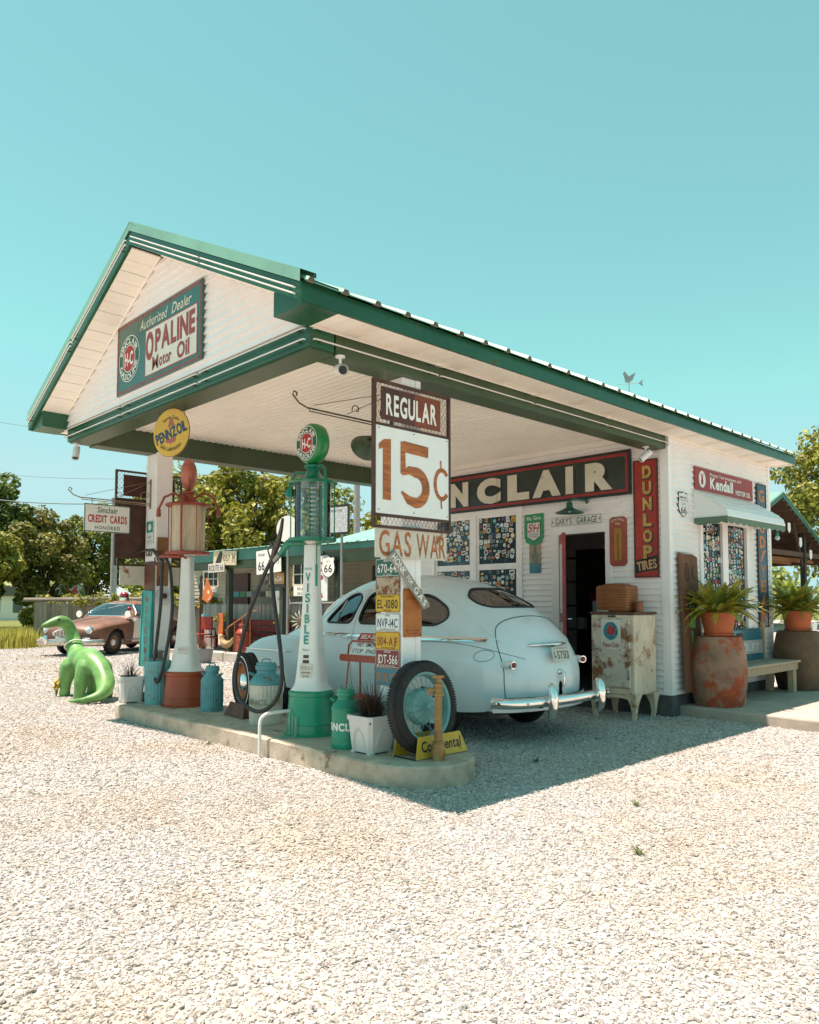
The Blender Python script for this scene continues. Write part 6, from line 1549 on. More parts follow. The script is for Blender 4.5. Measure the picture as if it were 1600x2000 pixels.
# cabin
obj('floor_pan', MB().b2((.35, -.72, .28), (4.2, .72, .34)), BLACK, CT)
SEATM = M('seat_cloth', (.10, .085, .07), .9, var=.2)
for x in (1.35, 2.45): obj('seat', MB().b2((x, -.62, .40), (x + .5, .62, .72)).box((x - .05, 0, .92), (.16, 1.22, .62), (0, -.18, 0)), SEATM, CT, bevel=.04)
obj('steering_wheel', MB().ring((2.93, .36, 1.12), .20, .013, 28, 6, Matrix.Rotation(R(62), 3, 'Y')).cyl((2.93, .36, 1.12), (3.25, .36, .9), .018, n=6).cyl((2.93, .17, 1.12), (2.93, .55, 1.12), .008, n=5), M('wheel_cream', (.2, .2, .18), .4, var=0), CT, 60)
obj('dashboard', MB().b2((3.1, -.72, .95), (3.4, .72, 1.17)), BLACK, CT, bevel=.03)
obj('parcel_shelf', MB().b2((.55, -.60, 1.13), (1.2, .60, 1.15)), SEATM, CT)
obj('headliner', car.shell(arange(.7, 2.95, .08), [lambda x, y, z: z < 1.56], 30, 4), M('headliner_tan', (.30, .27, .22), .9, var=0), CT, loc=(0, 0, -.012))

# ---- rusty patrol sedan by the fence
POL = M('patrol_rust', (.15, .068, .04), .5, var=.35, sc=1.6, rust=.3, rc=(.22, .10, .055), rsc=1.6)
def pol_bulge(x, z): return 0
pol = Body(
    top=[(0, .72), (.03, .82), (.2, .93), (.7, 1.03), (1.05, 1.12), (1.35, 1.36), (1.65, 1.51), (2.1, 1.585), (2.6, 1.58), (2.95, 1.50), (3.25, 1.28), (3.42, 1.12), (3.6, 1.075), (4.2, 1.02), (4.75, .94), (5.0, .82), (5.07, .70)],
    wid=[(0, .3), (.03, .5), (.12, .70), (.3, .85), (.7, .94), (1.5, .965), (3.6, .965), (4.5, .95), (4.85, .87), (4.98, .72), (5.04, .5), (5.07, .3)],
    zc=[(0, .62), (.6, .82), (1.2, .86), (3.4, .86), (4.4, .78), (5.07, .62)], bot=[(0, .42), (.6, .28), (4.6, .28), (5.07, .40)], p=2.6, q=1.75)
PT = thing('rusty_patrol_car', 'rusty brown old patrol car with a white door by the fence', 'car', (-23.35, 11.2, 0), 0)
hd_ = R(-60); PT.rotation_euler = (0, 0, hd_)
PT.scale = (.93, .93, .93); PT.location = (-21.2 - 3.77 * cos(hd_), 8.3 - 3.77 * sin(hd_), 0)
p_win = round_poly([(3.12, 1.09), (2.35, 1.09), (2.35, 1.40), (2.55, 1.46), (2.80, 1.44)], .07); p_win2 = round_poly([(2.27, 1.09), (1.42, 1.09), (1.55, 1.36), (1.75, 1.46), (2.27, 1.47)], .07)
p_sh = round_poly([(-.74, 1.12), (.74, 1.12), (.60, 1.44), (.3, 1.485), (-.3, 1.485), (-.60, 1.44)], .08)
ph = [lambda x, y, z: z > 1.05 and abs(y) > .4 and (in_poly(x, z, p_win) or in_poly(x, z, p_win2)), lambda x, y, z: x > 2.8 and z > 1.1 and in_poly(y, z, p_sh)]
for xw in (.95, 4.05): ph.append(lambda x, y, z, xw=xw: (x - xw) ** 2 + (z - .36) ** 2 < .40 ** 2 and abs(y) > .5)
obj('body', pol.shell([0, .01, .02, .04, .07] + arange(.1, 5.0, .03) + [5.02, 5.04, 5.055, 5.07], ph, 40, 10), POL, PT, 50)
DGL = glass('dark_car_glass', (.30, .40, .42), .04, .5)
for sg in (1, -1):
    for P in (p_win, p_win2):
        g_ = obj('side_window', pol.pane(P, lambda x, z: pol.side(x, z, sg, -.015)), DGL, PT, 60); obj('gasket', MB().tube([pol.side(x, z, sg) for x, z in dens(P, .05)], .014, 5, True), GREYM, g_)
    wheel(PT, (.95, sg * .80, .36), .36, .18, side=-sg, rim=POL, white=False, cap=PAINTW); wheel(PT, (4.05, sg * .80, .36), .36, .18, side=-sg, rim=POL, cap=PAINTW)
    hl = obj('headlamp', MB().lathe([(0, .05), (.07, .035), (.10, .0), (.118, -.01), (.118, -.08)], 26, (4.97, sg * .70, .74), Matrix.Rotation(pi / 2, 3, 'Y')), CHROME, PT, 50); obj('lens', MB().lathe([(0, .055), (.07, .045), (.098, .01)], 24, (4.97, sg * .70, .74), Matrix.Rotation(pi / 2, 3, 'Y')), M('lamp_glass', (.55, .60, .62), .1, coat=.5, var=0), hl, 60)
    obj('marker_lamp', MB().box((5.03, sg * .72, .52), (.10, .24, .06)), CHROME, PT, bevel=.02)
    obj('spot_lamp', MB().lathe([(0, .0), (.10, .0), (.11, -.02), (.07, -.10), (0, -.12)], 20, (3.45, sg * .86, 1.17), Matrix.Rotation(pi / 2, 3, 'Y')).cyl((3.38, sg * .86, 1.16), (3.36, sg * .84, 1.0), .012, n=6), CHROME, PT, 50)
    dr_ = MB(); dr_.grid([[pol.side(x, z, sg, .006) for x in arange(2.32, 3.28, .08)] for z in arange(.34, 1.06, .06)]); dr = obj('front_door', dr_, M('door_white', (.66, .64, .60), .5, var=.08, rust=.14, rc=(.2, .1, .05)), PT, 50); dr['label'] = 'white painted front door'
    obj('side_trim', MB().tube([pol.side(x, .42, sg, .012) for x in arange(1.4, 3.6, .1)], .018, 6), GREYM, PT)
g_ = obj('windshield', pol.pane(p_sh, lambda y, z: Vector((pol.xfront(y, z, 2.6, 3.6) - .012, y, z))), DGL, PT, 60); obj('gasket', MB().tube([Vector((pol.xfront(y, z, 2.6, 3.6), y, z)) for y, z in dens(p_sh, .05)], .018, 6, True), CHROME, g_, 60)
obj('hood_ridge', MB().tube([(x, 0, pol.T(x) + .004) for x in arange(3.55, 4.9, .1)], .03, 8, flat=.5), POL, PT, 60)
gr_ = obj('grille_surround', MB().tube([(5.05, .40 * cos(a), .64 + .125 * sin(a)) for a in [2 * pi * i / 28 for i in range(28)]], .024, 7, True), CHROME, PT, 60)
obj('grille_back', MB().lathe([(0, 0), (.40, 0)], 28, (0, 0, 0)), BLACK, gr_).matrix_local = Matrix.Translation((5.045, 0, .64)) @ Matrix.Rotation(pi / 2, 4, 'Y') @ Matrix.Diagonal((.3, 1, 1, 1))
for i in range(17):
    y = -.36 + i * .045; h_ = .12 * (1 - (y / .42) ** 2) ** .5; obj('grille_bar', MB().cyl((5.06, y, .64 - h_), (5.06, y, .64 + h_), .010, n=6), CHROME, gr_)
pb_ = obj('front_bumper', MB().tube([(4.72, -.99, .40), (4.98, -.93, .40), (5.14, -.6, .40), (5.19, 0, .40), (5.14, .6, .40), (4.98, .93, .40), (4.72, .99, .40)], .085, 10, flat=1.15), M('rusty_chrome', (.55, .50, .44), .25, m=.9, var=.2, rust=.3, rc=(.28, .13, .07), rsc=4), PT, 60)
for sg in (1, -1): obj('bumper_guard', MB().ball((5.22, sg * .5, .47), .085, 12, (.7, .8, 1.6)), CHROME, pb_, 60)
lp = obj('license_plate', MB().prism(rrect(.30, .15, .012, 3), .004, -.004, 'xz'), M('plate_mint', (.40, .48, .40), .5, var=.4, sc=25), PT, loc=(5.27, 0, .47), rot=(0, 0, FX))
bl = obj('beacon_base', MB().lathe([(0, 0), (.15, 0), (.15, .09), (.12, .10), (0, .10)], 24, (2.45, 0, 1.58)), CHROME, PT, 40); obj('beacon', MB().lathe([(.12, .10), (.135, .14), (.13, .20), (.09, .25), (0, .27)], 24, (2.45, 0, 1.58)), M('beacon_red', (.28, .01, .015), .15, coat=.6, var=0), bl, 60)
obj('roof_siren', MB().ball((3.05, .62, 1.32), .07, 10), M('beacon_red', (.3, .01, .01)), PT, 60)
obj('seat', MB().b2((1.5, -.7, .4), (2.9, .7, .9)), BLACK, PT)
wb = wood('pallet_grey', (.25, .24, .22), (.46, .44, .40), (3, 20, 20)); T = thing('grey_board', 'pale grey wooden board propped in the patrol car window', 'board', (0, 0, 0)); T.parent = None
T.location = PT.matrix_basis @ Vector((2.28, .93, 1.02)); T.rotation_euler = (0, 0, hd_ + pi); obj('panel', MB().b2((-.5, -.03, 0), (.32, 0, .46)), wb, T); obj('screws', MB().box((-.3, -.033, .1), (.02, .006, .02)).box((-.3, -.033, .36), (.02, .006, .02)), BLACK, T)
# ================================================================== DINOSAUR STATUE
T = thing('dinosaur_statue', 'glossy green long-necked dinosaur statue on the gravel', 'statue', (-11.72, 4.55, 0), R(178))
DG = M('dino_green', (.14, .32, .085), .42, var=.4, sc=3.0, coat=.0, rust=.12, rc=(.13, .20, .09), rsc=4)
m = MB()
def blob(path):
    P = catmull([p[:3] for p in path], 5); rr = catmull([(p[3], 0, 0) for p in path], 5)
    m.tube(P, [max(.01, r.x) for r in rr], 18); m.ball(P[-1], max(.01, rr[-1].x), 12); m.ball(P[0], max(.01, rr[0].x), 10)
blob([(-.70, .46, .045, .022), (-.86, .30, .06, .05), (-.90, .10, .12, .085), (-.78, -.01, .25, .13), (-.55, -.02, .44, .14), (-.28, 0, .52, .195), (0, 0, .54, .20), (.26, 0, .56, .175), (.44, 0, .67, .13), (.54, .01, .80, .12), (.585, .03, .95, .098), (.585, .09, 1.07, .094), (.565, .18, 1.12, .096), (.555, .28, 1.11, .082), (.55, .39, 1.075, .058), (.55, .45, 1.06, .038)])
for sg in (1, -1):
    blob([(-.34, sg * .12, .46, .14), (-.36, sg * .18, .27, .105), (-.35, sg * .20, .12, .08), (-.34, sg * .20, .06, .085), (-.30, sg * .20, .04, .078)])
    blob([(.26, sg * .14, .44, .15), (.28, sg * .19, .26, .105), (.27, sg * .20, .12, .075), (.29, sg * .20, .05, .08), (.33, sg * .20, .04, .07)])
db = obj('body', m, DG, T, fix=False)
rm = db.modifiers.new('remesh', 'REMESH'); rm.mode = 'VOXEL'; rm.voxel_size = .016; rm.use_smooth_shade = True
sm = db.modifiers.new('smooth', 'SMOOTH'); sm.iterations = 6; sm.factor = .5
obj('eye', MB().ball((.48, .25, 1.155), .022, 10).ball((.632, .25, 1.155), .022, 10), M('eye_dark', (.02, .03, .01), .15, var=0), T, 60)
obj('mouth', MB().tube([(.478, .27, 1.085), (.487, .35, 1.06), (.505, .42, 1.045), (.55, .482, 1.042), (.595, .42, 1.045), (.613, .35, 1.06), (.622, .27, 1.085)], .0055, 6), M('mouth_brown', (.22, .07, .03), .5, var=0), T, 60)
obj('rope_collar', MB().ring((.50, .005, .755), .138, .013, 36, 8, Matrix.Rotation(R(38), 3, 'Y')), M('rope_white', (.72, .68, .58), .8), T, 60)
T = thing('yellow_flower_bunch', 'small bunch of yellow flowers tied at the dinosaur leg', 'flowers', (-12.05, 4.25, 0), 0)
rg = random.Random(2); m = MB(); m2 = MB()
for i in range(26):
    a = rg.uniform(0, 6.28); r_ = rg.uniform(.0, .07); z = rg.uniform(.12, .26); m.ball((r_ * cos(a), r_ * sin(a), z), .02, 6); m2.cyl((0, 0, .0), (r_ * cos(a), r_ * sin(a), z), .003, n=4)
obj('blooms', m, M('petal_yellow', (.60, .42, .03), .6), T); obj('stems', m2, M('stem_green', (.09, .13, .03), .6), T)

# ================================================================== TREES
def leaf_mat(name, c, tr=.35):
    mt = bpy.data.materials.new(name); mt.use_nodes = True; n = mt.node_tree.nodes; l = mt.node_tree.links; p = n['Principled BSDF']
    p.inputs['Roughness'].default_value = .55; gm = n.new('ShaderNodeNewGeometry'); r = n.new('ShaderNodeValToRGB'); e = r.color_ramp.elements
    e[0].color = (*[x * .5 for x in c], 1); e[1].color = (*[x * 1.8 for x in c], 1); l.new(gm.outputs['Random Per Island'], r.inputs[0]); l.new(r.outputs[0], p.inputs['Base Color'])
    t = n.new('ShaderNodeBsdfTranslucent'); l.new(r.outputs[0], t.inputs[0]); mx = n.new('ShaderNodeMixShader'); mx.inputs[0].default_value = tr
    l.new(p.outputs[0], mx.inputs[1]); l.new(t.outputs[0], mx.inputs[2]); l.new(mx.outputs[0], n['Material Output'].inputs[0]); return mt
LEAF = [leaf_mat('leaf_yellow_green', (.225, .225, .03)), leaf_mat('leaf_deep_green', (.10, .14, .024)), leaf_mat('leaf_copper', (.18, .175, .036)), leaf_mat('leaf_olive', (.165, .195, .032))]
BARK = M('bark', (.07, .055, .04), .9, var=.3, sc=6, bump=.4, bsc=20)
def leaves(rg, clumps, n, size):
    m = MB()
    for _ in range(n):
        c, r_ = clumps[rg.randrange(len(clumps))]
        while True:
            d = Vector((rg.uniform(-1, 1), rg.uniform(-1, 1), rg.uniform(-1, 1)))
            if .05 < d.length < 1: break
        d = d.normalized() * (d.length ** .45); p = c + Vector((d.x * r_, d.y * r_, d.z * r_ * .8))
        nrm = (d + Vector((rg.uniform(-.9, .9), rg.uniform(-.9, .9), rg.uniform(-.4, 1.1)))).normalized(); q = nrm.to_track_quat('Z', 'Y').to_matrix() @ Matrix.Rotation(rg.uniform(0, 6.28), 3, 'Z')
        s = size * rg.uniform(.6, 1.35)
        m.add([p + q @ Vector(v) for v in ((-s * .5, 0, 0), (0, -s * .32, s * .05), (s * .6, 0, 0), (0, s * .32, s * .05))], [(0, 1, 2, 3)])
    return m
def tree(name, label, loc, h, r, trunk, n, mat, seed, size=.26, group=None, cl=44, squash=1.):
    rg = random.Random(seed); T = thing(name, label, 'tree', loc, 0, group); cz = (h + trunk) / 2; hz = (h - trunk) / 2; clumps = []
    for _ in range(cl):
        while True:
            d = Vector((rg.uniform(-1, 1), rg.uniform(-1, 1), rg.uniform(-1, 1)))
            if .3 < d.length < 1: break
        clumps.append((Vector((d.x * r * .9, d.y * r * .9, cz + d.z * hz * .92)), r * rg.uniform(.14, .36)))
    t = MB(); t.tube([(0, 0, 0), (.05 * r, 0, trunk * .6), (0, .04 * r, cz), (.0, 0, cz + hz * .6)], [.075 * r + .06, .055 * r + .05, .035 * r + .02, .02], 9)
    for c, rr in clumps[::2]: t.tube([(0, 0, max(trunk * .7, c.z - hz * .7)), (c.x * .45, c.y * .45, c.z - rr * .8), (c.x, c.y, c.z)], [.03 * r + .02, .018 * r + .012, .01], 5)
    obj('trunk', t, BARK, T, 60); obj('crown', leaves(rg, clumps, n, size), mat, T, fix=False); return T
GT = 'trees behind the lot'
tree('maple_tree', 'dark dense maple at the left edge on the lawn', (-46.2, 12.3, 0), 8.6, 3.1, 1.6, 13000, LEAF[1], 1, .28, GT, 60)
tree('maple_tree', 'yellow green maple crown in front of the dark maple', (-41.4, 11.0, 0), 5.5, 2.0, 1.2, 8500, LEAF[0], 21, .24, GT, 56)
tree('copper_tree', 'copper tinted tree left of the grey shed', (-44.0, 14.6, 0), 6.6, 2.2, 1.0, 9000, LEAF[2], 2, .24, GT, 56)
tree('tall_airy_tree', 'tall airy tree with bare lower trunk above the shed', (-58.0, 22.6, 0), 9.0, 3.2, 1.8, 7500, LEAF[3], 3, .28, GT, 56)
tree('tall_airy_tree', 'thin airy tree left of the grey pole', (-55.0, 26.4, 0), 9.0, 2.8, 1.8, 7000, LEAF[3], 4, .28, GT, 54)
tree('broad_tree', 'bushy olive tree behind the credit card sign', (-50.0, 27.2, 0), 7.6, 3.2, .9, 11000, LEAF[3], 5, .30, GT, 60)
tree('round_tree', 'broad sunlit tree between the two posts', (-41.5, 22.6, 0), 10.6, 3.6, .9, 12000, LEAF[0], 6, .30, GT, 70)
tree('round_tree', 'leafy tree behind the porch sign', (-37.6, 23.6, 0), 10.2, 3.3, .9, 11000, LEAF[0], 7, .30, GT, 64)
tree('round_tree', 'dark gapped tree behind the green pump', (-36.4, 26.8, 0), 9.8, 3.2, .8, 9000, LEAF[3], 8, .30, GT, 60)
tree('round_tree', 'small tree right of the utility pole behind the price sign', (-33.0, 30.5, 0), 7.6, 2.3, .8, 6000, LEAF[0], 9, .30, GT)
tree('ash_tree', 'tall yellow green tree over the pavilion at the right edge', (-16.6, 57.6, 0), 16.6, 4.7, 1.5, 14000, LEAF[0], 10, .36, GT, 80)
tree('ash_tree', 'darker tree behind the pavilion roof at the right', (-12.4, 62.0, 0), 9.5, 4.2, 1.0, 8000, LEAF[3], 12, .36, GT, 50)
rg = random.Random(55); far = []
for i in range(170):
    a = .8036 + R(rg.uniform(-42, 42)); d = rg.uniform(105, 140); far.append((Vector((-sin(a) * d, cos(a) * d, rg.uniform(1.2, 4.5))), rg.uniform(2.2, 4.2)))
tag(obj('far_woods', leaves(rg, far, 15000, 1.0), LEAF[3], fix=False), 'low band of far woods along the horizon', 'woods', kind='stuff')
hed = [(Vector((-33.0 - .55 * i + rg.uniform(-.4, .4), 17.2 + .1 * i + rg.uniform(-.5, .5) - 0.35 * i, rg.uniform(.5, 1.5))), rg.uniform(.5, .9)) for i in range(18)]
tag(obj('hedge', leaves(rg, hed, 5200, .2), LEAF[0], fix=False), 'loose yellow green hedge behind the plank fence', 'hedge', kind='stuff')
# tall grass left of the fence
def grass_patch(name, label, pts, n, h, mat, seed):
    rg = random.Random(seed); m = MB()
    for _ in range(n):
        a, b = rg.choice(pts); x, y = a + rg.gauss(0, .45), b + rg.gauss(0, .45); an = rg.uniform(0, 6.28); hh = h * rg.uniform(.4, 1.1); d = Vector((cos(an), sin(an), 0)); sd = Vector((-sin(an), cos(an), 0)) * .012; sp = rg.uniform(.05, .4)
        P = [Vector((x, y, 0)), Vector((x, y, 0)) + d * sp * .3 * hh + Vector((0, 0, hh * .6)), Vector((x, y, 0)) + d * sp * hh + Vector((0, 0, hh))]
        m.add([P[0] - sd, P[0] + sd, P[1] + sd * .8, P[1] - sd * .8, P[2]], [(0, 1, 2, 3), (3, 2, 4)])
    return tag(obj(name, m, mat, fix=False), label, 'grass', kind='stuff')
GRY = leaf_mat('tall_grass', (.34, .32, .06), .4)
grass_patch('tall_grass', 'tall yellow green grass left of the plank fence', [(-26.4, 7.2), (-26.6, 6.3), (-27.2, 7.6), (-27.0, 5.6), (-27.8, 6.6), (-25.9, 7.7), (-28.4, 8.6)], 5200, .62, GRY, 3)
# weeds in the gravel
WEED = leaf_mat('weed_green', (.10, .13, .02), .3)
for k, (x, y, lb) in enumerate(((-6.95, 3.93, 'small weed at the foot of the island kerb'), (-2.81, 4.91, 'small grass tuft on open gravel at the right'), (-2.27, 3.98, 'tiny grass tuft nearest the road at the right'), (-4.18, 5.58, 'dark weed in the shade right of the island'))):
    T = thing('weed', lb, 'weed', (x, y, 0), k, 'weeds in the gravel'); rg = random.Random(70 + k); m = MB()
    for i in range(16):
        a = rg.uniform(0, 6.28); l_ = rg.uniform(.025, .05); d = Vector((cos(a), sin(a), rg.uniform(.5, 1.3))) * l_; sd = Vector((-sin(a), cos(a), 0)) * .006; p = Vector((rg.uniform(-.02, .02), rg.uniform(-.02, .02), .012)); m.add([p - sd, p + sd, p + d], [(0, 1, 2)])
    obj('leaves', m, WEED, T, fix=False)

# ================================================================== FENCES
FW = wood('fence_grey', (.15, .12, .09), (.34, .285, .22), (9, 9, .9), bump=.5); FW2 = wood('picket_pale', (.27, .26, .235), (.50, .48, .44), (9, 9, .9), bump=.4)
def fence(name, label, a, b, h, pw, mat, rail=True, scallop=False, seed=1):
    a = Vector(a); b = Vector(b); d = (b - a); L_ = d.length; T = thing(name, label, 'fence', (a.x, a.y, 0), math.atan2(d.y, d.x)); rg = random.Random(seed); n = int(L_ / pw); me = []
    for q in range(5):
        dz = rg.uniform(-.03, .03); w = pw * rg.uniform(.90, .985)
        if scallop: P = [(0, 0), (w, 0), (w, h - .06), (w * .8, h - .01), (w * .5, h + .015), (w * .2, h - .01), (0, h - .06)]
        else: P = [(0, 0), (w, 0), (w, h + dz), (w * .6, h + dz + rg.uniform(-.012, .012)), (0, h + dz)]
        x = MB().prism(P, .02, 0, 'xz').mesh('plank'); x.materials.append(mat); me.append(x)
    for i in range(n):
        o = bpy.data.objects.new('plank', me[rg.randrange(5)]); COL.objects.link(o); o.parent = T; o.location = (i * pw, rg.uniform(-.008, .008), 0); o.rotation_euler = (0, rg.uniform(-.008, .008), 0)
    if rail:
        obj('top_rail', MB().tube([(-.35, .05, h + .10), (L_ * .35, .05, h + .12), (L_ + .1, .05, h + .14)], .065, 8), wood('rail_grey', (.15, .13, .1), (.34, .30, .25), (1, 9, 9)), T)
        for x in arange(.0, L_, 1.8): obj('post', MB().cyl((x + .08, .11, 0), (x + .08, .11, h + .28), .07, n=8), FW, T, 50)
    else: obj('back_rail', MB().b2((0, .022, h * .75), (L_, .06, h * .75 + .08)).b2((0, .022, .25), (L_, .06, .33)), mat, T)
    return T
fence('plank_fence', 'weathered grey plank fence with a log top rail behind the patrol car', (-27.35, 8.85), (-22.4, 14.3), 1.40, .145, FW, True, False, 4)
fence('picket_fence', 'pale scalloped picket fence behind the red bench', (-21.6, 11.95), (-15.0, 11.95), 1.37, .135, FW2, False, True, 6)
rg = random.Random(9); vn = []
for i in range(44):
    t = rg.random() ** .8; vn.append((Vector((-27.1 + 4.8 * t + .15, 9.1 + 5.2 * t + .1, 1.50 + rg.uniform(-.22, .14))), rg.uniform(.08, .22)))
tag(obj('vine', leaves(rg, vn, 2600, .085), LEAF[0], fix=False), 'yellow green vine creeping over the plank fence rail', 'vine', kind='stuff')

# ================================================================== BACK PORCH BUILDING
PB = thing('porch_building', 'low tan building with a green metal porch roof behind the pumps', 'building', (-16, 12, 0), 0)
def bp_(name, mb, mats, smooth=None, parent=None, **k):
    o = obj(name, mb, mats, parent or PB, smooth, **k)
    if parent is None: o.matrix_parent_inverse = Matrix.Translation((16, -12, 0))
    return o
TAN = M('tan_siding', (.46, .40, .31), .7, var=.12, sc=1.5); bwl = bp_('wall', MB().b2((-25.2, 13.4, 0), (-10.2, 13.5, 2.9)), TAN)
for i in range(22): bp_('siding_board', MB().add([(x, y, z) for x in (-25.2, -10.2) for y, z in ((13.398, .05 + i * .125), (13.37, .055 + i * .125), (13.385, .172 + i * .125), (13.398, .172 + i * .125))], [(0, 1, 2, 3), (7, 6, 5, 4), (0, 4, 5, 1), (1, 5, 6, 2), (2, 6, 7, 3), (3, 7, 4, 0)]), TAN, parent=bwl)
PF = M('porch_fascia', (.03, .17, .13), .35, var=.2, sc=1.5)
bp_('fascia', MB().b2((-19.25, 10.2, 2.47), (-13.3, 10.25, 2.725)).b2((-13.3, 10.16, 2.53), (-10.2, 10.25, 2.64)), PF); bp_('beam', MB().b2((-19.2, 10.26, 2.27), (-10.2, 10.36, 2.50)), OLIVE)
for s0, s1, y0, z0, y1, z1 in ((-19.3, -13.3, 10.12, 2.735, 13.6, 3.0), (-13.32, -10.1, 10.08, 2.66, 12.6, 3.36)):
    n = int((s1 - s0) / .3)
    for i in range(n):
        x = s0 + i * (s1 - s0) / n; x2 = x + (s1 - s0) / n
        prof = [(x, 0), (x + .02, .02), (x + .045, .02), (x + .065, 0), (x2, 0)]
        bp_('roof_sheet', MB().grid([[(a, y0, z0 + b) for a, b in prof], [(a, y1, z1 + b) for a, b in prof], [(a, y1, z1 - .03) for a, b in prof]]), M('mint_roof', (.30, .55, .46), .35, m=.2, var=.1))
bp_('roof_sheet', MB().prism([(-19.3, 10.12), (-19.3, 13.6), (-25.4, 13.6)], .03, 2.74, 'xy'), M('mint_roof', (.3, .55, .46)))
for x in (-17.32, -14.95, -12.9): bp_('post', MB().b2((x - .065, 10.26, 0), (x + .065, 10.39, 2.28)), M('post_dark_green', (.03, .045, .03), .5, var=.2))
bp_('porch_floor', MB().b2((-20.4, 10.15, -.02), (-10.2, 13.4, .10)), SLAB)
dr = bp_('door', MB().b2((-15.2, 13.30, .1), (-13.9, 13.36, 2.38)), M('door_maroon_dark', (.035, .012, .010), .5, var=.2)); bp_('door_ornament', MB().cyl((-14.75, 13.27, 2.1), (-14.75, 13.27, 1.75), .03, n=6).ball((-14.75, 13.25, 1.95), .07, 8), INKR, parent=dr)
gd = bp_('shutter', MB().b2((-22.6, 13.31, 1.25), (-21.2, 13.36, 2.35)), M('maroon_metal', (.085, .018, .018), .5, var=.2))
for i in range(7): bp_('slat', MB().b2((-22.58, 13.295, 1.28 + i * .155), (-21.22, 13.309, 1.40 + i * .155)), M('maroon_metal', (.1, .02, .02)), parent=gd)
# things hung on the porch
def pic(name, label, cat, x0, x1, z0, z1, mat, y=10.18, t=.02, tilt=0., group=None):
    T = thing(name, label, cat, ((x0 + x1) / 2, y, (z0 + z1) / 2), 0, group, (0, tilt, 0)); flat('panel', rect(abs(x1 - x0), abs(z1 - z0)), -t, t, mat, T); return T
BUFF = M('buff_sign', (.58, .48, .32), .6, var=.1); GPS = 'signs hung on the back porch'; BP2_ = M('chair_red', (.34, .04, .02), .45, var=.15)
T = pic('mileage_sign', 'buff mileage sign with a dark bird on the porch fascia', 'sign', -17.86, -16.75, 2.36, 2.72, BUFF, 10.17, tilt=R(2), group=GPS); letters(T, INKK, [('1057', .1, 0, .15, {'w': .33}), ('M', .43, .0, .24, {'w': .12})], -.022)
flat('bird_mark', [(-.30, -.20), (-.20, -.20), (-.12, .0), (-.10, .12), (-.16, .18), (-.24, .16), (-.36, .02), (-.44, -.12)], -.023, .001, INKK, T)
T = pic('route_plate', 'small white route 66 plate at the top of the porch post', 'sign', -18.08, -17.28, 2.19, 2.42, M('plate_bone', (.56, .53, .46), .6, var=.1), 10.15, tilt=R(-1), group=GPS); letters(T, INKK, [('ROUTE 66', 0, 0, .15, {'w': .70, 'bold': .01})], -.022)
T = pic('shirt_sign', 'white route t-shirt sign tilted under the porch eave', 'sign', -15.8, -14.78, 2.1, 2.66, INKW, 10.15, tilt=R(-3), group=GPS); letters(T, INKK, [('Amer', -.28, .19, .10, {'w': .3}), ('66', -.30, -.08, .22, {'w': .26, 'bold': .02})], -.022); letters(T, M('ink_grey', (.25, .24, .24), .5), [('Shirts', .22, -.02, .13, {'w': .46})], -.022)
T = pic('soda_sign', 'tan soda sign with white script under the porch', 'sign', -15.36, -14.76, 1.76, 2.10, M('soda_tan', (.38, .20, .08), .5, var=.5, sc=5), 10.22, group=GPS); letters(T, INKW, [('Coca-Cola', 0, .04, .12, {'w': .46, 'bold': .01, 'shear': .3})], -.022); flat('lower_band', rect(.6, .08), -.022, .001, BLACK, T).location = (0, 0, -.13)
for x0, x1, z0, z1, lb, tx, y in ((-18.62, -17.82, 1.80, 2.26, 'old six-light window frame hung left of the porch post', ('BONICA',), 10.30), (-14.52, -13.55, 1.78, 2.32, 'old window frame hung behind the white pump column', ('FRUITPORT', '562 MILES'), 10.30)):
    T = thing('hanging_window', lb, 'window frame', ((x0 + x1) / 2, y, (z0 + z1) / 2), 0, GPS); w, h = x1 - x0, z1 - z0; CR = M('frame_cream', (.60, .55, .44), .6, var=.1); frame(T, w, h, .05, -.02, .04, CR, 'frame')
    mu = MB()
    for q in (1, 2): mu.b2((-w / 2 + w * q / 3 - .012, -.015, -h / 2 + .05), (-w / 2 + w * q / 3 + .012, .015, h / 2 - .05))
    mu.b2((-w / 2 + .05, -.014, -.012), (w / 2 - .05, .014, .012)); obj('muntin', mu, CR, T); obj('pane', MB().b2((-w / 2 + .05, .0, -h / 2 + .05), (w / 2 - .05, .003, h / 2 - .05)), glass('old_glass', (.3, .3, .27), .15, .05), T)
    nb = flat('name_strip', rect(w * .9, .11 * len(tx)), -.024, .004, INKW, T); nb.location = (0, 0, -h / 2 - .055 * len(tx)); letters(nb, INKK, [(t_, 0, .05 * (len(tx) - 1) - .1 * i, .07, {'w': w * .6}) for i, t_ in enumerate(tx)], -.0255)
T = thing('orange_kite', 'orange wooden kite with a smiling face hanging by the porch post', 'kite', (-17.93, 10.05, 1.40), 0); flat('body', [(0, 0), (.22, .12), (.26, .24), (-.05, .66), (-.29, .10)], -.02, .02, M('kite_orange', (.55, .14, .02), .4, var=.25, sc=3), T)
obj('eye', MB().add([(a, -.022, b) for a, b in circ(.05, 12, .05, .28)], [tuple(range(12))]), INKC, T); mm = MB(); stroke(mm, [(.02, .10), (.09, .09), (.13, .15), (.12, .19)], .018, -.022); obj('smile', mm, INKW, T)
T = pic('vertical_red_letter_sign', 'white vertical sign with red letters right of the green pump', 'sign', -13.55, -13.05, 1.45, 2.42, PWt, 10.16, group=GPS); m = MB()
for i, ch in enumerate('OPA'): put_text(m, ch, -.02, .26 - i * .28, .22, .26, .02, y=-.022)
obj('lettering', m, INKR, T, fix=False)
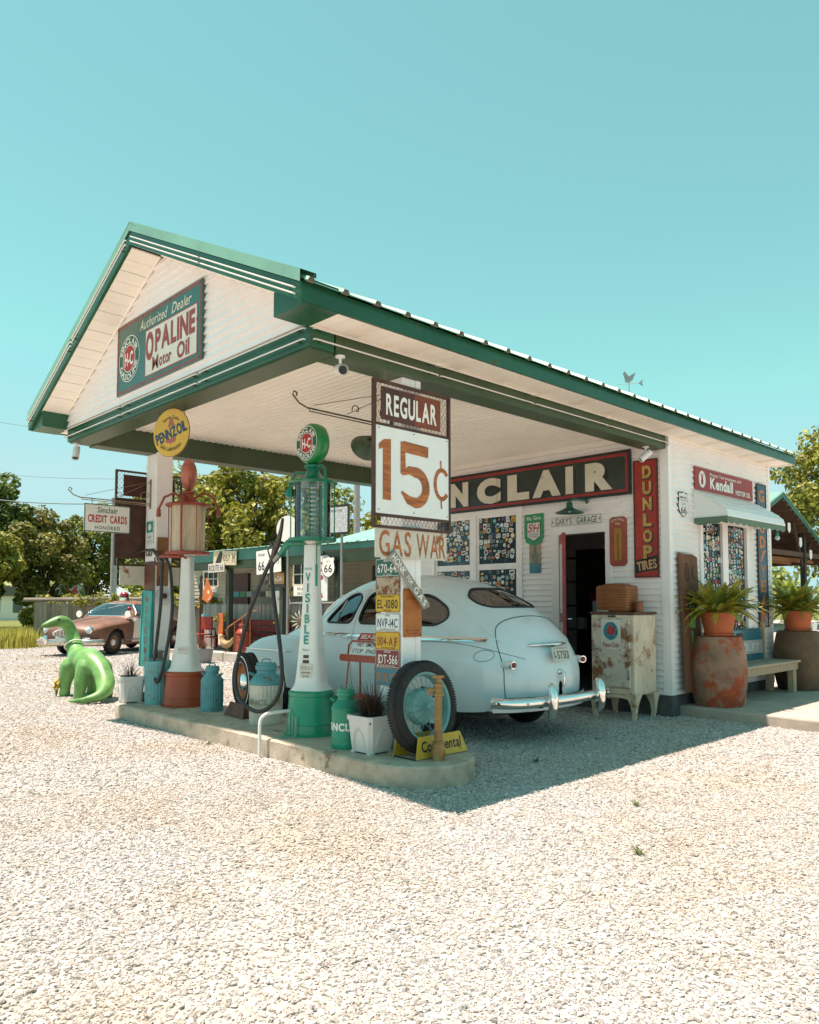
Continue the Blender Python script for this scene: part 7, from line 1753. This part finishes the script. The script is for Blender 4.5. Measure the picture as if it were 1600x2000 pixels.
T = thing('route_shield', 'white route 66 shield on the porch right of the vertical sign', 'sign', (-12.98, 10.12, 2.17), 0, GPS); flat('panel', shield66(.50, .48), -.015, .015, INKK, T); flat('face', shield66(.46, .44), -.017, .002, INKW, T); letters(T, INKK, [('66', 0, -.03, .17, {'w': .27, 'bold': .01}), ('U S', 0, .12, .05, {'w': .12})], -.0185)
T = pic('folding_sign', 'white sandwich board with red script by the picket fence', 'sign', -16.1, -15.52, 1.08, 1.70, INKW, 10.9, group=GPS); letters(T, INKR, [('Sinclair', .02, .12, .09, {'w': .42, 'shear': .2, 'bold': .01})], -.022); flat('green_mark', circ(.05, 10, .0, -.05, .5), -.022, .001, INKT, T)
T = pic('orange_thermometer', 'narrow orange thermometer board on the porch post', 'thermometer', -17.62, -17.40, .32, 1.14, M('thermo_orange', (.52, .13, .025), .4, var=.15), 10.2, group=GPS); flat('lower_field', rect(.18, .26), -.022, .001, INKW, T).location = (0, 0, -.26); letters(T, INKK, [('II', 0, -.2, .1, {'w': .08})], -.0235)
for x, z, lb in ((-19.55, .92, 'pale blue tag sign above the left of the red bench'), (-13.9, .95, 'pale blue tag sign beside the pale metal sunflower')):
    T = pic('blue_tag', lb, 'sign', x - .22, x + .22, z - .16, z + .16, M('tag_blue', (.22, .52, .56), .5, var=.15), 10.9, group='pale blue tags'); letters(T, INKW, [('THE', 0, .05, .08, {'w': .2}), ('BLUE', 0, -.06, .08, {'w': .25})], -.022)
for i in range(9):
    T = pic('small_plate', ('teal', 'green', 'grey', 'navy', 'black', 'cream', 'sky blue', 'red', 'yellow')[i] + ' small plate on the porch ledge', 'license plate', -20.9 + i * .36, -20.6 + i * .36, 1.58, 1.74, stick_cols[(i * 3 + 3) % 11], 12.6, .01, group='small plates on the porch ledge')
for x, z, lb in ((-23.6, 2.05, 'leftmost dull hubcap on the tan back wall'), (-20.4, 2.2, 'middle dull hubcap on the tan back wall'), (-18.9, 1.9, 'rightmost dull hubcap on the tan back wall')):
    T = thing('hubcap', lb, 'hubcap', (x, 13.36, z), 0, 'hubcaps on the back wall'); obj('disc', MB().lathe([(0, .07), (.10, .06), (.16, .03), (.22, .02), (.24, 0)], 24, (0, 0, 0), Matrix.Rotation(pi / 2, 3, 'X')), GREYM, T, 50)
T = thing('oval_frame', 'tan oval frame beside the hanging window on the porch', 'frame', (-14.72, 10.34, 2.0)); flat('panel', circ(.17, 28, e=2.0), -.02, .02, M('oval_tan', (.28, .19, .08), .6, var=.3), T); obj('rim', MB().tube([(a, -.02, b) for a, b in circ(.17, 28, e=2.0)], .02, 6, True), BRONZE, T, 60)
T = thing('glass_ornament', 'pale blue glass ornament hanging at the left porch corner', 'ornament', (-19.1, 10.1, 2.42)); obj('glass', MB().lathe([(0, 0), (.03, -.02), (.05, -.10), (.09, -.22), (.10, -.34), (.05, -.45), (0, -.50)], 14), M('glass_blue', (.16, .34, .42), .15, var=.5, sc=12), T, 60); obj('cord', MB().cyl((0, 0, 0), (0, 0, .2), .006, n=4), BLACK, T)
T = thing('iron_bird_totem', 'dark iron bird totem below the left porch corner', 'ornament', (-18.95, 10.4, 1.5)); flat('cutout', [(-.12, 0), (.12, 0), (.05, .06), (.06, .25), (.12, .40), (.05, .48), (.09, .60), (.02, .66), (-.06, .58), (-.03, .45), (-.12, .36), (-.05, .22), (-.05, .06)], -.01, .02, RUSTB, T); obj('stand', MB().cyl((0, 0, 0), (0, 0, -1.4), .02, n=6), RUSTB, T)
T = thing('red_chair', 'small red metal chair at the left of the porch', 'chair', (-19.3, 10.6, .1), R(20)); obj('seat', MB().b2((-.24, -.22, .42), (.24, .22, .45)), BP2_, T); obj('backrest', MB().b2((-.24, .20, .55), (.24, .23, .92)), BP2_, T)
for sx in (-1, 1):
    for sy in (-1, 1): obj('leg', MB().cyl((sx * .22, sy * .2, 0), (sx * .21, sy * .2, .92 if sy > 0 else .43), .018, n=6), BP2_, T)
BP2 = M('bench_red', (.24, .018, .015), .5, var=.2)
T = thing('red_bench', 'long red wooden bench in front of the picket fence', 'bench', (-18.4, 11.4, .10), 0)
for i in range(3): obj('back_slat', MB().b2((-1.9, .22, .36 + i * .17), (1.9, .25, .50 + i * .17)), BP2, T)
for i in range(3): obj('seat_slat', MB().b2((-1.9, -.22 + i * .14, .30), (1.9, -.10 + i * .14, .33)), BP2, T)
for x in (-1.85, 0, 1.85): obj('end_frame', MB().b2((x - .04, -.24, -.1), (x + .04, -.18, .55)).b2((x - .04, .20, -.1), (x + .04, .27, .84)).b2((x - .04, -.24, .52), (x + .04, .24, .56)), BP2, T)
T = milk_can('milk_can', 'tall red milk can beside the porch post', (-17.0, 10.55, .10), .21, .82, M('can_red', (.30, .045, .02), .45, var=.15), M('can_red', (.3, .05, .02)), 0, 0, None)
T = thing('grey_plant_pot', 'grey round pot of spiky red grass by the stone ledge', 'potted plant', (-16.35, 9.05, 0)); obj('pot', MB().lathe([(0, 0), (.19, 0), (.24, .30), (.25, .30), (.25, .34), (.22, .34), (0, .31)], 28), M('pot_grey', (.22, .22, .22), .6), T, 35); obj('foliage', grass_clump(130, .5, .3, 31, None), M('reddish_blades', (.20, .08, .04), .6, var=.5), T, loc=(0, 0, .3))
T = thing('rooster_figure', 'tan rooster figure standing on the stone ledge', 'figurine', (-16.45, 9.72, .22), R(200)); m = MB()
P = catmull([(-.20, 0, .34), (-.14, 0, .24), (-.02, 0, .18), (.08, 0, .22), (.12, 0, .32), (.14, 0, .40), (.17, 0, .42)], 4); rr = catmull([(.02, 0, 0), (.06, 0, 0), (.095, 0, 0), (.085, 0, 0), (.05, 0, 0), (.04, 0, 0), (.012, 0, 0)], 4); m.tube(P, [r.x for r in rr], 10)
obj('body', m, M('rooster_tan', (.40, .26, .12), .6, var=.4, sc=10), T, 60); obj('comb', MB().prism([(.10, .42), (.16, .42), (.15, .47), (.13, .45), (.12, .48), (.10, .45)], .012, -.006, 'xz'), INKR, T); obj('leg', MB().cyl((.0, .03, 0), (.0, .03, .14), .008, n=5).cyl((.02, -.03, 0), (.02, -.03, .14), .008, n=5), BRONZE, T)
STB = M('ledge_stone', (.46, .43, .37), .9, var=.2, bump=.3)
T = thing('stone_ledge', 'low pale stone ledge in front of the porch', 'ledge', (-16.3, 9.75, 0), R(3))
for i in range(7): obj('stone', MB().box((-1.0 + i * .62, random.uniform(-.02, .02), .11), (.59, .3, .22), (0, 0, random.uniform(-.03, .03))), STB, T, bevel=.02)
def flower_pot(label, loc):
    T = thing('flower_basket', label, 'flowers', loc, 0, 'yellow flower baskets'); obj('basket', MB().lathe([(0, 0), (.08, 0), (.17, .36), (.15, .36), (0, .3)], 18), M('basket_grey', (.20, .17, .13), .8, var=.3), T, 40); rg = random.Random(int(loc[0] * 100)); m = MB()
    for i in range(60): a = rg.uniform(0, 6.28); r_ = rg.uniform(0, .24); m.ball((r_ * cos(a), r_ * sin(a), .40 + rg.uniform(-.04, .16)), .035, 6, (1, 1, .6))
    obj('blooms', m, M('petal_yellow', (.6, .42, .03)), T)['kind'] = 'stuff'
flower_pot('yellow flower basket left of the porch post', (-18.25, 10.6, .55)); flower_pot('yellow flower basket right of the hanging hoses', (-15.35, 10.6, .55))
T = thing('metal_sunflower', 'pale metal sunflower on a stem beside the car hood', 'ornament', (-13.72, 9.95, 0)); m = MB()
for i in range(14): a = 2 * pi * i / 14; m.add([(.09 * cos(a - .12), 0, 1.0 + .09 * sin(a - .12)), (.18 * cos(a - .1), -.02, 1.0 + .18 * sin(a - .1)), (.27 * cos(a), .0, 1.0 + .27 * sin(a)), (.18 * cos(a + .1), -.02, 1.0 + .18 * sin(a + .1)), (.09 * cos(a + .12), 0, 1.0 + .09 * sin(a + .12))], [(0, 1, 2, 3, 4)])
obj('petals', m, M('petal_bone', (.58, .52, .42), .5), T, rot=(0, 0, R(25))); obj('disc', MB().ball((0, -.01, 1.0), .10, 12, (1, .35, 1)), M('disc_brown', (.14, .09, .05), .8), T, rot=(0, 0, R(25))); obj('stem', MB().cyl((0, .02, 0), (0, .02, .95), .012, n=6), BRONZE, T)
CU = M('copper_pipe', (.36, .15, .07), .4, m=.5, var=.2)
T = thing('copper_railing', 'copper coloured scroll railing on the porch steps', 'railing', (-16.55, 9.98, .1)); obj('hand_rail', MB().tube([(-.3, 0, .50), (-.34, 0, .62), (-.25, 0, .70), (.75, 0, 1.1), (1.05, 0, 1.12)], .018, 7), CU, T, 60)
for x in (.05, .4, .75): obj('baluster', MB().cyl((x, 0, -.05), (x, 0, .78 + x * .4), .012, n=6), CU, T)
obj('scroll', MB().tube([(.22 + .1 * cos(R(a)) * (1 - a / 900), 0, .35 + .14 * sin(R(a)) * (1 - a / 900)) for a in range(0, 540, 30)], .008, 5), CU, T)
tag(obj('white_pipe_rail', MB().cyl((-15.6, 10.5, 1.40), (-12.9, 10.5, 1.42), .022, n=8), PAINTW), 'white pipe rail hung across the porch', 'rail')
T = thing('clothes_hanger', 'wire clothes hanger on the white pipe rail', 'hanger', (-15.05, 10.5, 1.42)); obj('wire', MB().tube([(0, 0, 0), (.02, 0, -.06), (.0, 0, -.1), (-.16, 0, -.26), (.16, 0, -.26), (0, 0, -.1)], .006, 5), BLACK, T)
T = thing('framed_notice', 'black framed notice behind the green pump cylinder', 'sign', (-12.42, 9.9, 3.12), R(12)); flat('panel', rect(.66, .62), -.015, .015, BLACK, T); flat('sheet', rect(.56, .52), -.017, .002, M('notice_sheet', (.50, .52, .52), .5, var=.35, sc=30), T); letters(T, INKK, [('Americana', 0, .2, .06, {'w': .3})], -.0185); obj('pole', MB().cyl((.1, .03, -3.12), (.1, .03, .2), .03, n=8), GREYM, T)
T = thing('white_disc_sign', 'plain white round sign left of the green pump cylinder', 'sign', (-14.2, 9.9, 3.05), R(15)); flat('panel', circ(.30, 28), -.02, .02, INKW, T); obj('pole', MB().cyl((0, .03, -3.05), (0, .03, .1), .03, n=8), GREYM, T)

# ================================================================== FAR LEFT: shed, house, poles, wires
T = thing('grey_shed', 'grey metal shed with a red 66 on its gable behind the fence', 'shed', (-63.6, 23.4, 0), R(46)); SHM = M('shed_metal', (.34, .39, .41), .5, m=.3, var=.15, sc=1)
obj('gable_wall', MB().prism([(-2.2, 0), (2.2, 0), (2.2, 2.0), (0, 3.25), (-2.2, 2.0)], .1, 0, 'xz'), SHM, T); sw_ = obj('side_wall', MB().b2((2.1, .1, 0), (2.2, 8, 2.0)).b2((-2.2, .1, 0), (-2.1, 8, 2.0)), SHM, T)
rf = MB()
for s in (-1, 1): rf.add([(0, -.15, 3.32), (s * 2.45, -.15, 1.93), (s * 2.45, 8, 1.93), (0, 8, 3.32), (0, -.15, 3.26), (s * 2.45, -.15, 1.87), (s * 2.45, 8, 1.87), (0, 8, 3.26)], [(0, 1, 2, 3), (7, 6, 5, 4), (0, 4, 5, 1), (1, 5, 6, 2), (2, 6, 7, 3), (3, 7, 4, 0)])
obj('roof', rf, M('shed_roof', (.5, .52, .52), .4, m=.3), T); letters(T, INKR, [('66', 0, 2.35, .65, {'w': 1.1, 'bold': .06, 'shear': .15})], -.02)
T = thing('white_house', 'small white house beyond the lawn at the left edge', 'house', (-64.4, 19.0, 0), R(60)); obj('wall', MB().b2((-1.6, 0, 0), (1.6, 4, 1.9)), WHITE, T); obj('roof', MB().prism([(-1.8, 1.9), (1.8, 1.9), (0, 2.7)], 4.4, -.2, 'xz'), M('house_roof', (.16, .15, .14), .8), T); obj('window', MB().b2((.3, -.03, .6), (1.0, -.005, 1.5)), M('window_dark', (.08, .12, .14), .2, var=0), T); obj('window', MB().b2((-1.1, -.03, .6), (-.6, -.005, 1.5)), M('window_dark', (.1, .1, .1)), T)
POLE = M('pole_grey', (.30, .29, .28), .7, var=.15)
T = thing('sign_pole', 'tall grey pole behind the credit card sign', 'pole', (-29.63, 12.5, 0)); obj('shaft', MB().cyl((0, 0, 0), (0, 0, 5.4), .13, .11, 12), POLE, T, 50); obj('cap', MB().cyl((0, 0, 5.4), (0, 0, 5.5), .14, n=12), POLE, T)
T = thing('utility_pole', 'pale utility pole behind the price sign', 'pole', (-27.63, 23.2, 0)); obj('shaft', MB().cyl((0, 0, 0), (0, 0, 9), .19, .13, 12), POLE, T, 50); obj('cross_arm', MB().box((0, 0, 8.4), (.12, 2.0, .12)), POLE, T)
WIRE = M('wire_grey', (.12, .16, .17), .6, var=0)
for k, (a, b, sag, r, lb) in enumerate((((-40.0, 8.0, 10.2), (-27.6, 22.4, 8.45), .5, .010, 'highest thin power line crossing the sky at left'), ((-40.0, 8.0, 7.6), (-27.6, 22.9, 8.4), .9, .010, 'second thin power line crossing the sky at left'), ((-38.0, 7.6, 6.3), (-29.63, 12.5, 5.3), .25, .022, 'thick dark cable ending behind the credit card sign'))):
    a, b = Vector(a), Vector(b); tag(obj('power_line', MB().tube([a.lerp(b, t) - Vector((0, 0, sag * 4 * t * (1 - t))) for t in [i / 16 for i in range(17)]], r, 5), WIRE), lb, 'power line', 'power lines')

# ================================================================== RIGHT: OPEN PAVILION
PV = thing('open_pavilion', 'open timber pavilion with a green roof behind the station at right', 'pavilion', (-15.25, 41.8, 0)); PW_ = wood('rafter_brown', (.055, .03, .018), (.13, .07, .04), (2, 9, 9)); DK = M('pale_decking', (.52, .47, .40), .8, var=.1)
sl_ = .41; wy = 8.0; x0, x1 = -13.0, 0.
for s in (1, -1):
    th = MB().add([(x, s * y, 7.08 - sl_ * y + dz) for dz in (0, .06) for x, y in ((x0, 0), (x1, 0), (x1, wy), (x0, wy))], [(0, 1, 2, 3), (7, 6, 5, 4), (0, 4, 5, 1), (1, 5, 6, 2), (2, 6, 7, 3), (3, 7, 4, 0)]); rf = obj('roof_deck', th, DK, PV)
    obj('roof_sheet', MB().add([(x, s * y, 7.15 - sl_ * y + dz) for dz in (0, .05) for x, y in ((x0 - .1, 0), (x1 + .1, 0), (x1 + .1, wy + .1), (x0 - .1, wy + .1))], [(0, 1, 2, 3), (7, 6, 5, 4), (0, 4, 5, 1), (1, 5, 6, 2), (2, 6, 7, 3), (3, 7, 4, 0)]), ROOFG, rf)
    for i in range(16): y = .25 + i * .5; obj('purlin', MB().b2((x0, s * y - .05, 6.82 - sl_ * y), (x1 - .02, s * y + .05, 7.06 - sl_ * y)), PW_, PV)
    obj('rake_board', MB().add([(x1 + .02 + dx, s * y, 7.2 - sl_ * y + dz) for dx in (0, .05) for y, dz in ((0, 0), (wy + .1, 0), (wy + .1, -.3), (0, -.3))], [(0, 1, 2, 3), (7, 6, 5, 4), (0, 4, 5, 1), (1, 5, 6, 2), (2, 6, 7, 3), (3, 7, 4, 0)]), FASCIA, PV)
for x in (x0 + .4, x0 / 2, x1 - .4):
    for s in (1, -1): obj('post', MB().b2((x - .13, s * 4.0 - .13, 0), (x + .13, s * 4.0 + .13, 5.3)), M('post_black', (.02, .018, .017), .6), PV)
    obj('tie_beam', MB().b2((x - .08, -7.6, 3.95), (x + .08, 7.6, 4.2)), PW_, PV)
    for s in (1, -1): obj('brace', MB().tube([(x, s * 4.0, 3.2), (x, s * 2.6, 5.8)], .07, 5), PW_, PV); obj('brace', MB().tube([(x, s * 4.0, 3.0), (x, s * 5.2, 4.8)], .07, 5), PW_, PV)
OB = wood('orange_beam', (.20, .085, .03), (.36, .17, .07), (9, 2, 2))
for i in range(10): obj('joist', MB().b2((x0 + .6 + i * 1.25, -7.4, 3.72), (x0 + .75 + i * 1.25, 7.4, 3.92)), OB, PV)
obj('pavilion_floor', MB().b2((x0, -7.6, -.02), (x1 + .3, 7.6, .12)), SLAB, PV)
for k, (y, z) in enumerate(((.6, 5.35), (2.2, 4.65), (3.7, 4.05))):
    T = thing('hanging_shield', ('highest', 'middle', 'lowest')[k] + ' white shield plate hung along the pavilion rake', 'sign', (-15.15, 41.8 + y, z), FX, 'shield plates on the pavilion'); flat('panel', shield66(.42, .55), -.02, .02, INKW, T)
for k, (x, y, lb, mt, s) in enumerate(((-13.9, 41.9, 'white bucket on the pavilion edge', INKW, .33), (-13.55, 42.6, 'black tub beside the white bucket', BLACK, .36))):
    T = thing('bucket', lb, 'bucket', (x, y, .12 if k else .0), 0); obj('pail', MB().lathe([(0, 0), (s * .42, 0), (s * .5, s), (s * .46, s), (0, s * .9)], 20), mt, T, 40); obj('bail', MB().tube([(s * .5 * cos(R(a)), 0, s + s * .2 * sin(R(a))) for a in range(0, 181, 20)], .01, 5), GREYM, T)
T = thing('light_bulb_pendant', 'pale blue glass pendant under the awning end', 'lamp', (XR + .40, 11.42, 2.42)); obj('socket', MB().cyl((0, 0, 0), (0, 0, -.05), .02, n=10), INKT, T, 40); obj('bulb', MB().ball((0, 0, -.08), .035, 12), M('bulb_glass', (.5, .62, .64), .1, var=0), T, 60)
